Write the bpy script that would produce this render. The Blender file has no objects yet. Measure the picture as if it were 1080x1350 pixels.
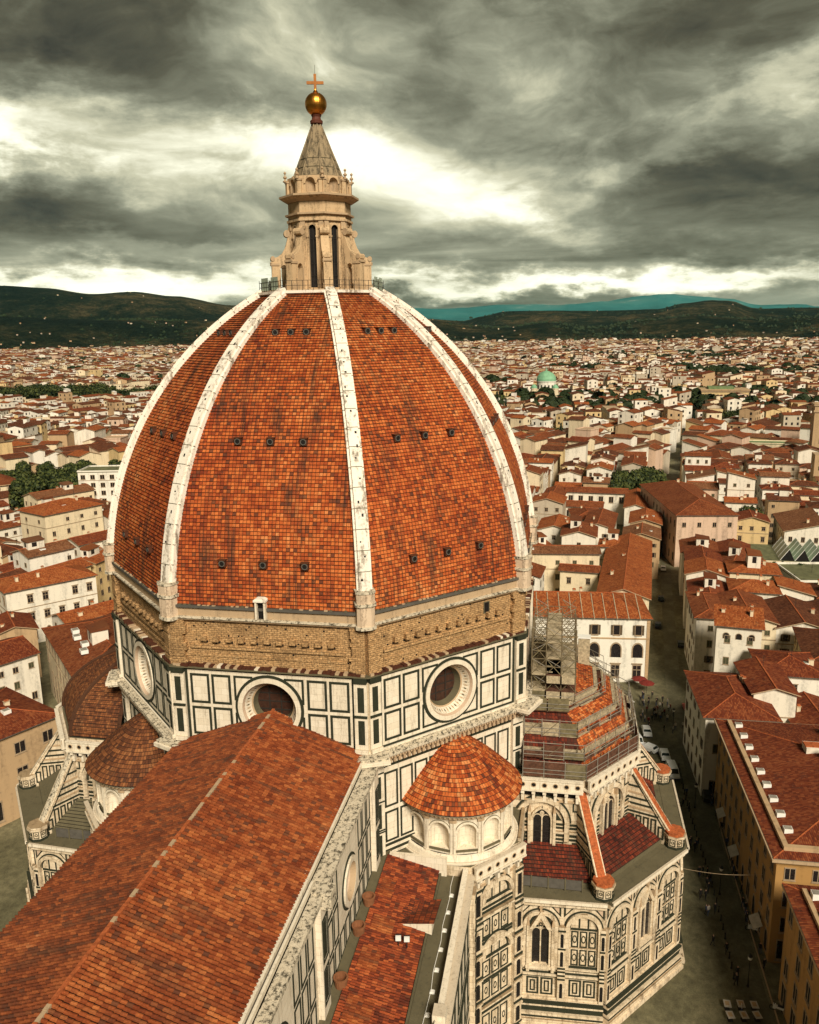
import bpy, math, random
from math import sin, cos, pi, radians, sqrt, atan2, hypot, floor
from mathutils import Vector, Matrix
rnd = random.Random(11)

# ------------------------------------------------------------------ camera, world, sun, exposure
S = bpy.context.scene
COL = S.collection
CAM = Vector((-101.274, -29.178, 79.018))
YAW, PITCH, ROLL = radians(10.534), radians(-12.534), radians(-0.871)
FPX = 1098.9
Fw = Vector((cos(PITCH)*cos(YAW), cos(PITCH)*sin(YAW), sin(PITCH)))
Rt0 = Vector((sin(YAW), -cos(YAW), 0)); Up0 = Rt0.cross(Fw)
Rt = cos(ROLL)*Rt0 + sin(ROLL)*Up0
Up = -sin(ROLL)*Rt0 + cos(ROLL)*Up0
cd = bpy.data.cameras.new('camera'); cam = bpy.data.objects.new('camera', cd); COL.objects.link(cam)
cam.matrix_world = Matrix(((Rt.x, Up.x, -Fw.x, CAM.x), (Rt.y, Up.y, -Fw.y, CAM.y), (Rt.z, Up.z, -Fw.z, CAM.z), (0, 0, 0, 1)))
cd.sensor_fit = 'HORIZONTAL'; cd.sensor_width = 36; cd.lens = 36*FPX/1080
cd.clip_start = 0.5; cd.clip_end = 60000
S.camera = cam
S.view_settings.view_transform = 'Standard'; S.view_settings.look = 'None'
S.view_settings.exposure = 1.86; S.view_settings.gamma = 1.0
SUN_EL, SUN_AZ = radians(38), radians(-152)      # azimuth measured from +x towards +y


def proj(p):
    d = Vector(p) - CAM
    z = d.dot(Fw)
    if z <= 0.1: return None
    return (540 + FPX*d.dot(Rt)/z, 675 - FPX*d.dot(Up)/z, z)


class NT:
    """small helper to write node trees"""
    def __init__(s, tree): s.t = tree; s.n = tree.nodes; s.l = tree.links
    def node(s, typ, **kw):
        n = s.n.new(typ)
        for k, v in kw.items(): setattr(n, k, v)
        return n
    def put(s, sock, v):
        if isinstance(v, bpy.types.NodeSocket): s.l.new(v, sock)
        elif v is not None:
            if sock.type == 'RGBA' and not hasattr(v, '__len__'): v = (v, v, v, 1)
            if sock.type == 'RGBA' and len(v) == 3: v = (*v, 1)
            sock.default_value = v
    def math(s, op, a, b=None, c=None, clamp=False):
        n = s.node('ShaderNodeMath', operation=op); n.use_clamp = clamp
        s.put(n.inputs[0], a)
        if b is not None: s.put(n.inputs[1], b)
        if c is not None: s.put(n.inputs[2], c)
        return n.outputs[0]
    def vmath(s, op, a, b=None):
        n = s.node('ShaderNodeVectorMath', operation=op); s.put(n.inputs[0], a)
        if b is not None: s.put(n.inputs[1], b)
        return n.outputs['Value'] if op in ('LENGTH', 'DOT_PRODUCT', 'DISTANCE') else n.outputs[0]
    def mix(s, f, a, b, mode='MIX'):
        n = s.node('ShaderNodeMix', data_type='RGBA', blend_type=mode)
        s.put(n.inputs[0], f); s.put(n.inputs[6], a); s.put(n.inputs[7], b); return n.outputs[2]
    def noise(s, vec, scale, detail=3.0, rough=0.55, out=0, dist=0.0):
        n = s.node('ShaderNodeTexNoise'); s.put(n.inputs['Vector'], vec)
        n.inputs['Scale'].default_value = scale; n.inputs['Detail'].default_value = detail
        n.inputs['Roughness'].default_value = rough; n.inputs['Distortion'].default_value = dist
        return n.outputs[out]
    def ramp(s, f, stops, interp='LINEAR'):
        n = s.node('ShaderNodeValToRGB'); s.put(n.inputs[0], f); e = n.color_ramp.elements
        n.color_ramp.interpolation = interp
        while len(e) > 1: e.remove(e[0])
        for i, (p, c) in enumerate(stops):
            x = e[0] if i == 0 else e.new(p)
            x.position = p
            x.color = (*c, 1) if hasattr(c, '__len__') else (c, c, c, 1)
        return n.outputs[0]
    def comb(s, x, y, z=0.0):
        n = s.node('ShaderNodeCombineXYZ')
        for i, v in enumerate((x, y, z)): s.put(n.inputs[i], v)
        return n.outputs[0]
    def sep(s, v):
        n = s.node('ShaderNodeSeparateXYZ'); s.put(n.inputs[0], v); return n.outputs
    def step(s, x, a, b):
        n = s.node('ShaderNodeMapRange'); n.interpolation_type = 'SMOOTHSTEP'; s.put(n.inputs[0], x)
        s.put(n.inputs[1], a); s.put(n.inputs[2], b); return n.outputs[0]


W = bpy.data.worlds.new('World'); S.world = W; W.use_nodes = True


def build_world():
    t = NT(W.node_tree); t.n.clear()
    sky = t.node('ShaderNodeTexSky'); sky.sky_type = 'NISHITA'; sky.sun_disc = False
    sky.sun_elevation = SUN_EL; sky.sun_rotation = pi/2 - SUN_AZ
    d = t.node('ShaderNodeTexCoord').outputs['Generated']
    x, y, z = t.sep(d)[0:3]
    el = t.math('ARCSINE', z)
    az = t.math('ARCTAN2', y, x)
    elp = t.math('POWER', t.math('MAXIMUM', el, 0.0001), 0.80)
    cv = t.comb(t.math('MULTIPLY', az, 4.6), t.math('MULTIPLY', elp, 8.2), 0.0)
    wrp = t.noise(t.vmath('ADD', cv, (3.0, 8.0, 1.0)), 0.9, 3.0, 0.5, out=1)
    cw = t.vmath('ADD', cv, t.vmath('MULTIPLY', t.vmath('SUBTRACT', wrp, (.5, .5, .5)), (1.1, .75, 0.0)))
    n1 = t.noise(cw, 1.05, 8.0, 0.57)
    n2 = t.noise(t.vmath('ADD', cw, (7.3, 2.1, 0.0)), 0.42, 2.0, 0.5)
    n3 = t.noise(t.vmath('ADD', cw, (1.3, 9.1, 0.0)), 3.2, 6.0, 0.62)
    sv = t.comb(t.math('MULTIPLY', az, 4.2), t.math('MULTIPLY', el, 30.0), 0.0)
    n4 = t.noise(sv, 1.1, 6.0, 0.56, dist=0.6)
    wv = t.noise(t.comb(t.math('MULTIPLY', az, 8.0), t.math('MULTIPLY', el, 18.0), 3.0), 1.0, 6.0, 0.62)
    wob = t.math('MULTIPLY', t.math('SUBTRACT', wv, 0.5), 0.20)
    elw = t.math('ADD', el, t.math('MULTIPLY', wob, 0.55)); azw = t.math('ADD', az, t.math('MULTIPLY', wob, 1.5))

    def blob(a0, e0, sa, se, amp, tilt=0.0):
        da = t.math('SUBTRACT', azw, radians(a0))
        de = t.math('SUBTRACT', t.math('SUBTRACT', elw, radians(e0)), t.math('MULTIPLY', da, tilt))
        q = t.math('ADD', t.math('POWER', t.math('ABSOLUTE', t.math('DIVIDE', da, radians(sa))), 2.0),
                   t.math('POWER', t.math('ABSOLUTE', t.math('DIVIDE', de, radians(se))), 2.0))
        return t.math('MULTIPLY', t.math('EXPONENT', t.math('MULTIPLY', q, -1.0)), amp)
    blobs = [(13.5, 10.2, 9, 2.4, .36, .20), (7, 8.3, 7, 1.7, .24, .25), (25, 11.2, 8, 2.3, .32, .08), (36.5, 11.0, 5.5, 2.2, .52, .0), (14, 6.4, 11, 1.9, .15, 0),
             (33, 3.0, 13, .95, .52, 0), (-9, 2.6, 14, .85, .48, 0), (10, 2.7, 14, .9, .32, 0), (-2, 9.5, 7, 1.5, .20, -.1), (-13, 13.5, 7, 1.5, .20, -.3), (20, 17.0, 5, 1.6, .10, .1), (4, 15.5, 6, 1.6, .10, .2),
             (36, 7.3, 13, 1.15, -.30, .03), (24, 6.0, 10, .6, -.14, .02), (-12, 8.4, 9, 1.4, -.24, .05), (34, 17, 9, 2.2, -.14, .1), (-9, 17.5, 10, 2.4, -.16, 0),
             (36, 14.4, 7, 1.5, -.14, -.1), (22, 13.8, 6, 1.4, -.16, .2), (-9, 4.6, 12, .7, -.14, 0), (4, 1.6, 9, .45, -.22, 0)]
    b = 0.365
    for q in blobs: b = t.math('ADD', b, blob(*q))
    # unseen cloud overhead and behind, darkened to lower the ambient light
    b = t.math('SUBTRACT', b, t.math('MULTIPLY', t.step(el, radians(20.5), radians(30)), .26))
    b = t.math('SUBTRACT', b, t.math('MULTIPLY', t.step(t.math('ABSOLUTE', t.math('SUBTRACT', az, radians(10))), radians(40), radians(75)), .16))
    low = t.step(el, radians(7.5), radians(3.5))
    nn = t.math('ADD', t.math('MULTIPLY', t.math('SUBTRACT', n1, 0.5), 1.15), t.math('MULTIPLY', t.math('SUBTRACT', n2, 0.5), 0.45))
    nn = t.math('ADD', nn, t.math('MULTIPLY', t.math('SUBTRACT', n3, 0.5), 0.34))
    ns = t.math('MULTIPLY', t.math('SUBTRACT', n4, 0.5), 1.0)
    v = t.math('ADD', b, t.math('ADD', t.math('MULTIPLY', nn, t.math('SUBTRACT', 1.0, low)), t.math('MULTIPLY', ns, low)))
    cl = t.ramp(v, [(0.0, (.034, .031, .017)), (.16, (.078, .072, .041)), (.32, (.155, .153, .100)), (.46, (.275, .275, .190)),
                    (.60, (.50, .485, .335)), (.76, (.90, .88, .68)), (1.0, (1.2, 1.17, .98))])
    bg1 = t.node('ShaderNodeBackground'); t.put(bg1.inputs[0], sky.outputs[0]); bg1.inputs[1].default_value = 0.03
    bg2 = t.node('ShaderNodeBackground'); t.put(bg2.inputs[0], cl); bg2.inputs[1].default_value = 0.36
    m = t.node('ShaderNodeMixShader'); m.inputs[0].default_value = 0.97
    t.l.new(bg1.outputs[0], m.inputs[1]); t.l.new(bg2.outputs[0], m.inputs[2])
    o = t.node('ShaderNodeOutputWorld'); t.l.new(m.outputs[0], o.inputs[0])


build_world()
sd = bpy.data.lights.new('sun', 'SUN'); sd.energy = 1.5; sd.angle = radians(18); sd.color = (1.0, .90, .73)
sun = bpy.data.objects.new('sun', sd); COL.objects.link(sun)
sv_ = Vector((cos(SUN_EL)*cos(SUN_AZ), cos(SUN_EL)*sin(SUN_AZ), sin(SUN_EL)))
sun.rotation_euler = sv_.to_track_quat('Z', 'Y').to_euler()

# ------------------------------------------------------------------ materials
MATS = {}


def new_mat(name, rough=0.85, spec=0.2):
    m = bpy.data.materials.new(name); m.use_nodes = True; t = NT(m.node_tree)
    p = t.n['Principled BSDF']; p.inputs['Roughness'].default_value = rough
    p.inputs['Specular IOR Level'].default_value = spec
    MATS[name] = m
    return m, t, p


def bump(t, p, h, strength=0.5, dist=0.05):
    b = t.node('ShaderNodeBump'); b.inputs['Strength'].default_value = strength; b.inputs['Distance'].default_value = dist
    t.put(b.inputs['Height'], h); t.l.new(b.outputs[0], p.inputs['Normal'])


def mat_stone(name, c1, c2, scale=1.0, dirt=(.16, .13, .09), dirt_amt=.55, rough=.8, streak=True, bstr=.25, lo=.50, hi=.72, joints=0.0):
    m, t, p = new_mat(name, rough)
    pos = t.node('ShaderNodeNewGeometry').outputs['Position']
    a = t.noise(pos, 0.9*scale, 5, .6); b = t.noise(pos, 5.0*scale, 4, .6)
    base = t.mix(a, c1, c2)
    px = t.sep(pos)
    st = t.noise(t.comb(px[0], px[1], t.math('MULTIPLY', px[2], .12)), 1.6*scale, 5, .65) if streak else t.noise(pos, 1.7*scale, 5, .7)
    d = t.step(t.math('ADD', t.math('MULTIPLY', st, .7), t.math('MULTIPLY', b, .3)), lo, hi)
    colr = t.mix(t.math('MULTIPLY', d, dirt_amt), base, dirt)
    if joints:
        tg = t.vmath('CROSS_PRODUCT', (0, 0, 1), t.node('ShaderNodeNewGeometry').outputs['True Normal'])
        uv = t.comb(t.vmath('DOT_PRODUCT', pos, tg), px[2], 0.0)
        br = t.node('ShaderNodeTexBrick'); t.put(br.inputs['Vector'], uv); br.inputs['Scale'].default_value = 1.0
        br.inputs['Color1'].default_value = (1, 1, 1, 1); br.inputs['Color2'].default_value = (.80, .76, .70, 1); br.inputs['Mortar'].default_value = (.42, .34, .25, 1)
        br.inputs['Brick Width'].default_value = 1.15; br.inputs['Row Height'].default_value = .72; br.inputs['Mortar Size'].default_value = .018
        colr = t.mix(joints, colr, br.outputs[0], 'MULTIPLY')
        v = t.noise(t.comb(t.math('MULTIPLY', px[0], 3.0), t.math('MULTIPLY', px[1], 3.0), t.math('MULTIPLY', px[2], .25)), 1.0, 5, .7)
        colr = t.mix(t.math('MULTIPLY', t.step(v, .53, .70), .45), colr, (.16, .115, .07))
    t.put(p.inputs['Base Color'], colr)
    bump(t, p, b, bstr, .06)
    return m


def mat_tiles(name, tw, th, ramp, joint=.09, stain=.55, size=1.0, rib=0.0, jdark=(.035, .018, .012), stagger=0.0, big=.10, rw=.48, drip=False):
    """UV in metres; one random tone per tile, dark joints, lichen and stains"""
    m, t, p = new_mat(name, .82, .15)
    uv = t.node('ShaderNodeUVMap').outputs[0]
    u0, v0, _ = t.sep(uv)[0:3]
    pos = t.node('ShaderNodeNewGeometry').outputs['Position']
    v = t.math('DIVIDE', v0, th)
    vi = t.math('FLOOR', v); vf = t.math('FRACT', v)
    u = t.math('DIVIDE', u0, tw)
    if stagger:
        wn = t.node('ShaderNodeTexWhiteNoise', noise_dimensions='1D'); t.put(wn.inputs['W'], vi)
        u = t.math('ADD', u, t.math('MULTIPLY', wn.outputs[0], stagger))
    ui = t.math('FLOOR', u); uf = t.math('FRACT', u)
    wn = t.node('ShaderNodeTexWhiteNoise', noise_dimensions='2D'); t.put(wn.inputs['Vector'], t.comb(ui, vi))
    r = wn.outputs[0]
    patch = t.noise(pos, big, 4, .6)
    patch2 = t.noise(pos, big*6, 4, .6)
    k = t.math('ADD', t.math('MULTIPLY', r, rw), t.math('ADD', t.math('MULTIPLY', patch, .55), t.math('MULTIPLY', patch2, .45)))
    k = t.math('SUBTRACT', k, .03+rw*.45)
    colr = t.ramp(k, ramp)
    fine = t.noise(pos, 9.0, 3, .6)
    colr = t.mix(.55, colr, t.ramp(fine, [(.25, .35), (.75, 1.35)]), 'MULTIPLY')
    # lichen and soot, running down the slope
    st = t.noise(t.comb(t.math('MULTIPLY', u0, .8), t.math('MULTIPLY', v0, .10), t.math('MULTIPLY', t.sep(pos)[2], .02)), 1.1, 6, .68)
    colr = t.mix(t.math('MULTIPLY', t.step(st, .50, .70), stain), colr, (.055, .032, .020))
    if drip:
        d1 = t.noise(t.comb(t.math('MULTIPLY', u0, 1.7), t.math('MULTIPLY', v0, .045), 2.0), 1.0, 5, .7)
        d2 = t.noise(t.comb(t.math('MULTIPLY', u0, .22), t.math('MULTIPLY', v0, .12), 8.0), 1.0, 4, .6)
        k2 = t.math('MULTIPLY', t.step(d1, .52, .66), t.step(d2, .42, .60))
        colr = t.mix(t.math('MULTIPLY', k2, .8), colr, (.050, .026, .017))
        sp = t.noise(pos, 1.6, 5, .75)
        colr = t.mix(t.math('MULTIPLY', t.step(sp, .60, .68), .7), colr, (.045, .022, .015))
    dk = t.node('ShaderNodeTexWhiteNoise', noise_dimensions='3D'); t.put(dk.inputs['Vector'], t.comb(ui, vi, 5.0))
    colr = t.mix(t.math('MULTIPLY', t.math('GREATER_THAN', dk.outputs[0], .93), .72), colr, (.07, .03, .018))
    eu = t.math('MINIMUM', uf, t.math('SUBTRACT', 1.0, uf)); ev = vf
    ju = t.step(eu, joint*1.1, joint*.35); jv = t.step(ev, joint*1.9, joint*.6)
    j = t.math('MAXIMUM', t.math('MULTIPLY', ju, .8), jv)
    colr = t.mix(t.math('MULTIPLY', j, .85), colr, jdark)
    t.put(p.inputs['Base Color'], colr)
    h = t.math('SUBTRACT', t.math('MULTIPLY', fine, .3), j)
    h = t.math('ADD', h, t.math('MULTIPLY', r, .5))
    if rib: h = t.math('ADD', h, t.math('MULTIPLY', t.math('SINE', t.math('MULTIPLY', uf, pi)), rib))
    bump(t, p, h, .6, .05)
    return m


def mat_roof(name, c_dark, c_mid, c_lite):
    """city pantile roof: u along the eave, v up the slope, metres"""
    m, t, p = new_mat(name, .9, .1)
    uv = t.node('ShaderNodeUVMap').outputs[0]
    u, v, _ = t.sep(uv)[0:3]
    pos = t.node('ShaderNodeNewGeometry').outputs['Position']
    wave = t.math('ABSOLUTE', t.math('SINE', t.math('MULTIPLY', u, pi/.26)))
    wn = t.node('ShaderNodeTexWhiteNoise', noise_dimensions='2D')
    t.put(wn.inputs['Vector'], t.comb(t.math('FLOOR', t.math('DIVIDE', u, .26)), t.math('FLOOR', t.math('DIVIDE', v, .42))))
    a = t.noise(pos, .16, 5, .65); b = t.noise(t.comb(t.math('MULTIPLY', u, 1.2), t.math('MULTIPLY', v, .3), t.sep(pos)[2]), .9, 5, .7)
    k = t.math('ADD', t.math('MULTIPLY', wn.outputs[0], .34), t.math('ADD', t.math('MULTIPLY', a, .42), t.math('MULTIPLY', b, .42)))
    colr = t.ramp(k, [(.30, c_dark), (.55, c_mid), (.82, c_lite)])
    colr = t.mix(t.math('MULTIPLY', t.math('SUBTRACT', 1.0, wave), .6), colr, (.05, .02, .012))
    sp = t.noise(pos, 2.6, 4, .7)
    colr = t.mix(t.math('MULTIPLY', t.step(sp, .62, .72), .35), colr, (.42, .25, .13))
    colr = t.mix(t.math('MULTIPLY', t.step(t.noise(pos, .9, 5, .7), .56, .70), .65), colr, (.07, .03, .02))
    t.put(p.inputs['Base Color'], colr)
    bump(t, p, t.math('ADD', wave, t.math('MULTIPLY', wn.outputs[0], .5)), .5, .06)
    return m


def mat_plain(name, c, rough=.8, metal=0.0, var=.25, scale=1.2, spec=.2):
    m, t, p = new_mat(name, rough, spec)
    pos = t.node('ShaderNodeNewGeometry').outputs['Position']
    n = t.noise(pos, scale, 5, .65)
    lo = tuple(x*(1-var) for x in c); hi = tuple(min(1, x*(1+var*.6)) for x in c)
    t.put(p.inputs['Base Color'], t.ramp(n, [(.3, lo), (.7, hi)]))
    p.inputs['Metallic'].default_value = metal
    return m


mat_stone('marble_white', (.82, .74, .60), (.70, .61, .47), 1.0, (.20, .15, .09), .55, joints=.45)
mat_stone('marble_rib', (.86, .80, .70), (.74, .66, .54), .7, (.15, .11, .07), .85, bstr=.5, lo=.49, hi=.64)
mat_stone('marble_green', (.016, .020, .011), (.034, .036, .021), 2.0, (.07, .06, .04), .4)
mat_stone('marble_pink', (.56, .42, .30), (.48, .34, .23), 1.0, (.2, .12, .08), .4)
mat_stone('stone_warm', (.50, .36, .22), (.36, .25, .15), 1.4, (.10, .075, .05), .6)
mat_stone('stone_grey', (.15, .128, .075), (.085, .072, .04), .8, (.05, .045, .03), .7, streak=False)
mat_stone('stone_mossy', (.70, .62, .48), (.50, .42, .30), 1.6, (.030, .026, .015), .92, streak=False, bstr=.5, lo=.47, hi=.60)
mat_stone('marble_aged', (.82, .71, .54), (.62, .49, .33), .8, (.17, .12, .07), .8, lo=.47, hi=.68, joints=.9)
mat_stone('pedestal_stone', (.70, .55, .40), (.54, .40, .27), 1.0, (.12, .08, .05), .7, lo=.48, hi=.64)
mat_stone('lantern_stone', (.62, .45, .27), (.46, .31, .17), 1.2, (.10, .07, .04), .8, lo=.47, hi=.66)
mat_stone('cone_stone', (.36, .27, .16), (.20, .155, .095), 1.6, (.05, .042, .028), .9, lo=.45, hi=.62)
DOME_RAMP = [(.06, (.07, .014, .008)), (.22, (.19, .032, .011)), (.42, (.40, .078, .018)), (.62, (.57, .150, .036)), (.90, (.74, .34, .13))]
NAVE_RAMP = [(.06, (.06, .015, .007)), (.30, (.155, .032, .010)), (.52, (.27, .066, .019)), (.74, (.41, .130, .038)), (.97, (.58, .28, .12))]
NORTH_SHADE_RAMP = [(.06, (.05, .017, .010)), (.30, (.12, .033, .014)), (.52, (.21, .055, .019)), (.74, (.32, .095, .030)), (.97, (.46, .22, .10))]
PAN_RAMP = [(.10, (.018, .007, .005)), (.5, (.05, .015, .007)), (.9, (.12, .04, .016))]
AISLE_RAMP = [(.10, (.05, .012, .008)), (.35, (.14, .028, .012)), (.60, (.29, .058, .018)), (.85, (.43, .115, .035)), (1, (.55, .22, .08))]
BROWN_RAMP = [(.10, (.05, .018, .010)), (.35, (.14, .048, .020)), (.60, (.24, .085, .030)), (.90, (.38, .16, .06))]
mat_tiles('dome_tile', .385, .385, DOME_RAMP, .115, .75, big=.075, drip=True, rw=.35)
mat_tiles('nave_tile', .36, .42, NAVE_RAMP, .0, .6, big=.13, rw=.34)
mat_tiles('nave_shaded', .36, .42, NORTH_SHADE_RAMP, .0, .7, big=.13, rw=.34)  # north slope shade painted into a darker, more stained nave tile
mat_tiles('nave_pan', .36, .42, PAN_RAMP, .0, .5, big=.09, rw=.34)
mat_tiles('aisle_cover', .30, .42, AISLE_RAMP, .0, .5, big=.17, rw=.5)
mat_tiles('chapel_tile', .34, .48, [(.1, (.03, .008, .006)), (.4, (.10, .018, .010)), (.7, (.20, .036, .016)), (1, (.34, .09, .035))], .12, .6, stagger=.5, big=.3)
mat_tiles('aisle_tile', .42, .5, AISLE_RAMP, .10, .5, rib=.6, stagger=.5, big=.2)
mat_tiles('exedra_tile', .31, .36, DOME_RAMP, .09, .5, stagger=.5, big=.2)
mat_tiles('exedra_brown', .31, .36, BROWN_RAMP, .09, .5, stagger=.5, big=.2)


def mat_masonry():
    m, t, p = new_mat('masonry', .95, .1)
    pos = t.node('ShaderNodeNewGeometry').outputs['Position']
    uv = t.node('ShaderNodeUVMap').outputs[0]
    tg = t.vmath('CROSS_PRODUCT', (0, 0, 1), t.node('ShaderNodeNewGeometry').outputs['True Normal'])
    uv = t.comb(t.vmath('DOT_PRODUCT', pos, tg), t.sep(pos)[2], 0.0)
    wv_ = t.noise(pos, 1.3, 3, .6, out=1)
    uv = t.vmath('ADD', uv, t.vmath('MULTIPLY', t.vmath('SUBTRACT', wv_, (.5, .5, .5)), (.5, .22, 0)))
    br = t.node('ShaderNodeTexBrick'); t.put(br.inputs['Vector'], uv)
    br.inputs['Color1'].default_value = (.60, .37, .175, 1); br.inputs['Color2'].default_value = (.46, .27, .12, 1); br.inputs['Mortar'].default_value = (.27, .165, .08, 1)
    br.inputs['Scale'].default_value = 1.0; br.inputs['Mortar Size'].default_value = .025
    br.inputs['Brick Width'].default_value = .55; br.inputs['Row Height'].default_value = .21
    a = t.noise(pos, .35, 6, .7); b = t.noise(pos, 3.5, 5, .7)
    c = t.mix(.8, br.outputs[0], t.ramp(b, [(.30, .35), (.68, 1.4)]), 'MULTIPLY')
    c = t.mix(t.math('MULTIPLY', t.step(a, .50, .68), .5), c, (.13, .08, .04))
    c = t.mix(t.math('MULTIPLY', t.step(t.noise(pos, 1.1, 5, .7), .60, .70), .5), c, (.50, .38, .22))
    t.put(p.inputs['Base Color'], c)
    bump(t, p, t.math('ADD', br.outputs[1], t.math('MULTIPLY', b, -1.6)), .9, .10)


mat_masonry()
mat_plain('dark', (.012, .010, .009), .6, var=.4)
mat_plain('glass_dark', (.020, .016, .015), .25, var=.5, scale=3, spec=.5)
mat_plain('glass_brown', (.05, .022, .014), .4, var=.5, scale=3, spec=.4)
mat_plain('gold', (.62, .27, .045), .34, 1.0, .25, .8)
mat_plain('red_collar', (.11, .035, .02), .6)
mat_plain('bronze', (.30, .12, .035), .5, .6, .3)
mat_plain('iron', (.03, .026, .022), .6)
mat_plain('lead', (.10, .09, .075), .7)
mat_plain('pole_steel', (.40, .36, .30), .5, .4, .3)
mat_plain('pole_rusty', (.17, .13, .075), .7, .0, .4)
mat_plain('plank', (.42, .34, .22), .9, var=.5, scale=3)
mat_plain('plank_dark', (.11, .05, .03), .9, var=.6, scale=2)
mat_plain('net_green', (.17, .14, .075), .9, var=.5, scale=1.5)
mat_plain('terracotta_pot', (.22, .09, .04), .9)
mat_plain('tile_coping', (.40, .105, .034), .85, var=.5, scale=3)
mat_plain('white_paint', (.80, .78, .72), .4, var=.06)
mat_plain('car_white', (.82, .82, .80), .3, var=.03, spec=.5)
mat_plain('car_red', (.42, .03, .02), .3, var=.05, spec=.5)
mat_plain('car_dark', (.03, .03, .035), .3, var=.1, spec=.5)
mat_plain('car_glass', (.02, .03, .025), .12, var=.2, spec=.6)
mat_plain('rubber', (.015, .015, .015), .8)
mat_plain('bark', (.07, .045, .025), .9, var=.4)
mat_plain('leaf_dark', (.020, .031, .008), .7, var=.6, scale=.5)
mat_plain('leaf_mid', (.075, .088, .022), .7, var=.6, scale=.5)
mat_plain('leaf_cypress', (.012, .022, .010), .7, var=.5, scale=.5)
mat_plain('copper_green', (.20, .40, .24), .6, var=.25, scale=.2)
mat_plain('green_glass', (.40, .47, .36), .35, var=.2, scale=.3)
mat_plain('olive_roof', (.14, .14, .07), .9, var=.4, scale=.5)
mat_plain('green_felt', (.16, .22, .10), .9, var=.4, scale=.3)
mat_plain('cloth_dark', (.025, .022, .022), .9)
mat_plain('cloth_light', (.50, .45, .38), .9)
mat_plain('cloth_red', (.16, .022, .016), .9)
mat_plain('cloth_blue', (.05, .07, .14), .9)
mat_plain('skin', (.45, .27, .18), .6, var=.05)
mat_plain('hair', (.03, .02, .015), .7)
mat_plain('shutter', (.12, .085, .05), .8, var=.4)
mat_plain('shutter_green', (.10, .10, .05), .8, var=.4)
mat_plain('win_trim', (.34, .25, .16), .85, var=.3)

WALLS = [('white', (.82, .75, .62)), ('cream', (.78, .65, .44)), ('pale ivory', (.84, .79, .68)), ('pale yellow', (.68, .50, .25)),
         ('ochre', (.42, .235, .080)), ('pinkish', (.66, .47, .34)), ('grey beige', (.52, .44, .33)), ('tan', (.50, .34, .19))]
for n, c in WALLS: mat_stone('wall_'+n.replace(' ', '_'), c, tuple(x*.80 for x in c), .35, tuple(x*.30 for x in c), .65, .9, bstr=.12, lo=.47, hi=.70)
ROOFS = [('orange', (.14, .034, .012), (.31, .075, .020), (.46, .16, .05)), ('rust', (.085, .023, .010), (.19, .047, .016), (.32, .11, .04)),
         ('red', (.075, .015, .008), (.165, .034, .013), (.29, .085, .03)), ('brown', (.045, .015, .008), (.105, .033, .015), (.20, .075, .033)),
         ('weathered', (.085, .034, .017), (.19, .072, .030), (.32, .15, .07))]
for n, a, b, c in ROOFS: mat_roof('roof_'+n, a, b, c)


def mat_ground():
    m, t, p = new_mat('paving', .8, .25)
    pos = t.node('ShaderNodeNewGeometry').outputs['Position']
    a = t.noise(pos, .10, 7, .68); b = t.noise(pos, .9, 6, .72); f = t.noise(pos, 6.0, 3, .6)
    c = t.ramp(a, [(.30, (.070, .063, .034)), (.48, (.130, .117, .064)), (.68, (.21, .185, .105))])
    c = t.mix(.8, c, t.ramp(b, [(.3, .5), (.7, 1.45)]), 'MULTIPLY'); c = t.mix(.5, c, t.ramp(f, [(.3, .6), (.7, 1.35)]), 'MULTIPLY')
    t.put(p.inputs['Base Color'], c); bump(t, p, b, .2, .03)
    m, t, p = new_mat('carriageway', .75, .3)
    pos = t.node('ShaderNodeNewGeometry').outputs['Position']
    a = t.noise(pos, .22, 6, .65); b = t.noise(pos, 2.2, 5, .7)
    c = t.ramp(a, [(.3, (.070, .063, .035)), (.5, (.115, .104, .058)), (.72, (.19, .17, .10))])
    c = t.mix(.6, c, t.ramp(b, [(.3, .5), (.7, 1.4)]), 'MULTIPLY')
    t.put(p.inputs['Base Color'], c)
    m, t, p = new_mat('earth', .95, .1)
    pos = t.node('ShaderNodeNewGeometry').outputs['Position']
    a = t.noise(pos, .02, 6, .65)
    t.put(p.inputs['Base Color'], t.ramp(a, [(.35, (.045, .035, .022)), (.5, (.03, .035, .016)), (.65, (.07, .055, .035))]))
    m, t, p = new_mat('wooded_hill', .95, .05)
    pos = t.node('ShaderNodeNewGeometry').outputs['Position']
    px = t.sep(pos)
    a = t.noise(pos, .0016, 7, .65); b = t.noise(pos, .012, 6, .75); f = t.noise(pos, .05, 4, .8)
    k = t.math('ADD', t.math('MULTIPLY', a, .6), t.math('MULTIPLY', b, .4))
    c = t.ramp(k, [(.40, (.006, .009, .003)), (.48, (.015, .019, .006)), (.53, (.045, .042, .016)), (.58, (.11, .082, .034)), (.68, (.20, .15, .07))])
    c = t.mix(.9, c, t.ramp(f, [(.32, .15), (.68, 1.9)]), 'MULTIPLY')
    t.put(p.inputs['Base Color'], c); bump(t, p, t.math('ADD', t.math('MULTIPLY', b, 2.0), f), 1.0, 60.0)
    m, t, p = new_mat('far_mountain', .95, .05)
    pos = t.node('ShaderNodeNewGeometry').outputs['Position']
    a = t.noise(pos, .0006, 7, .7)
    c = t.ramp(a, [(.35, (.020, .105, .105)), (.52, (.030, .150, .145)), (.62, (.06, .18, .165)), (.72, (.25, .32, .29))])  # teal of the distant haze is mixed into the mountain colour
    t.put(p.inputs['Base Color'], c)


mat_ground()


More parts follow.
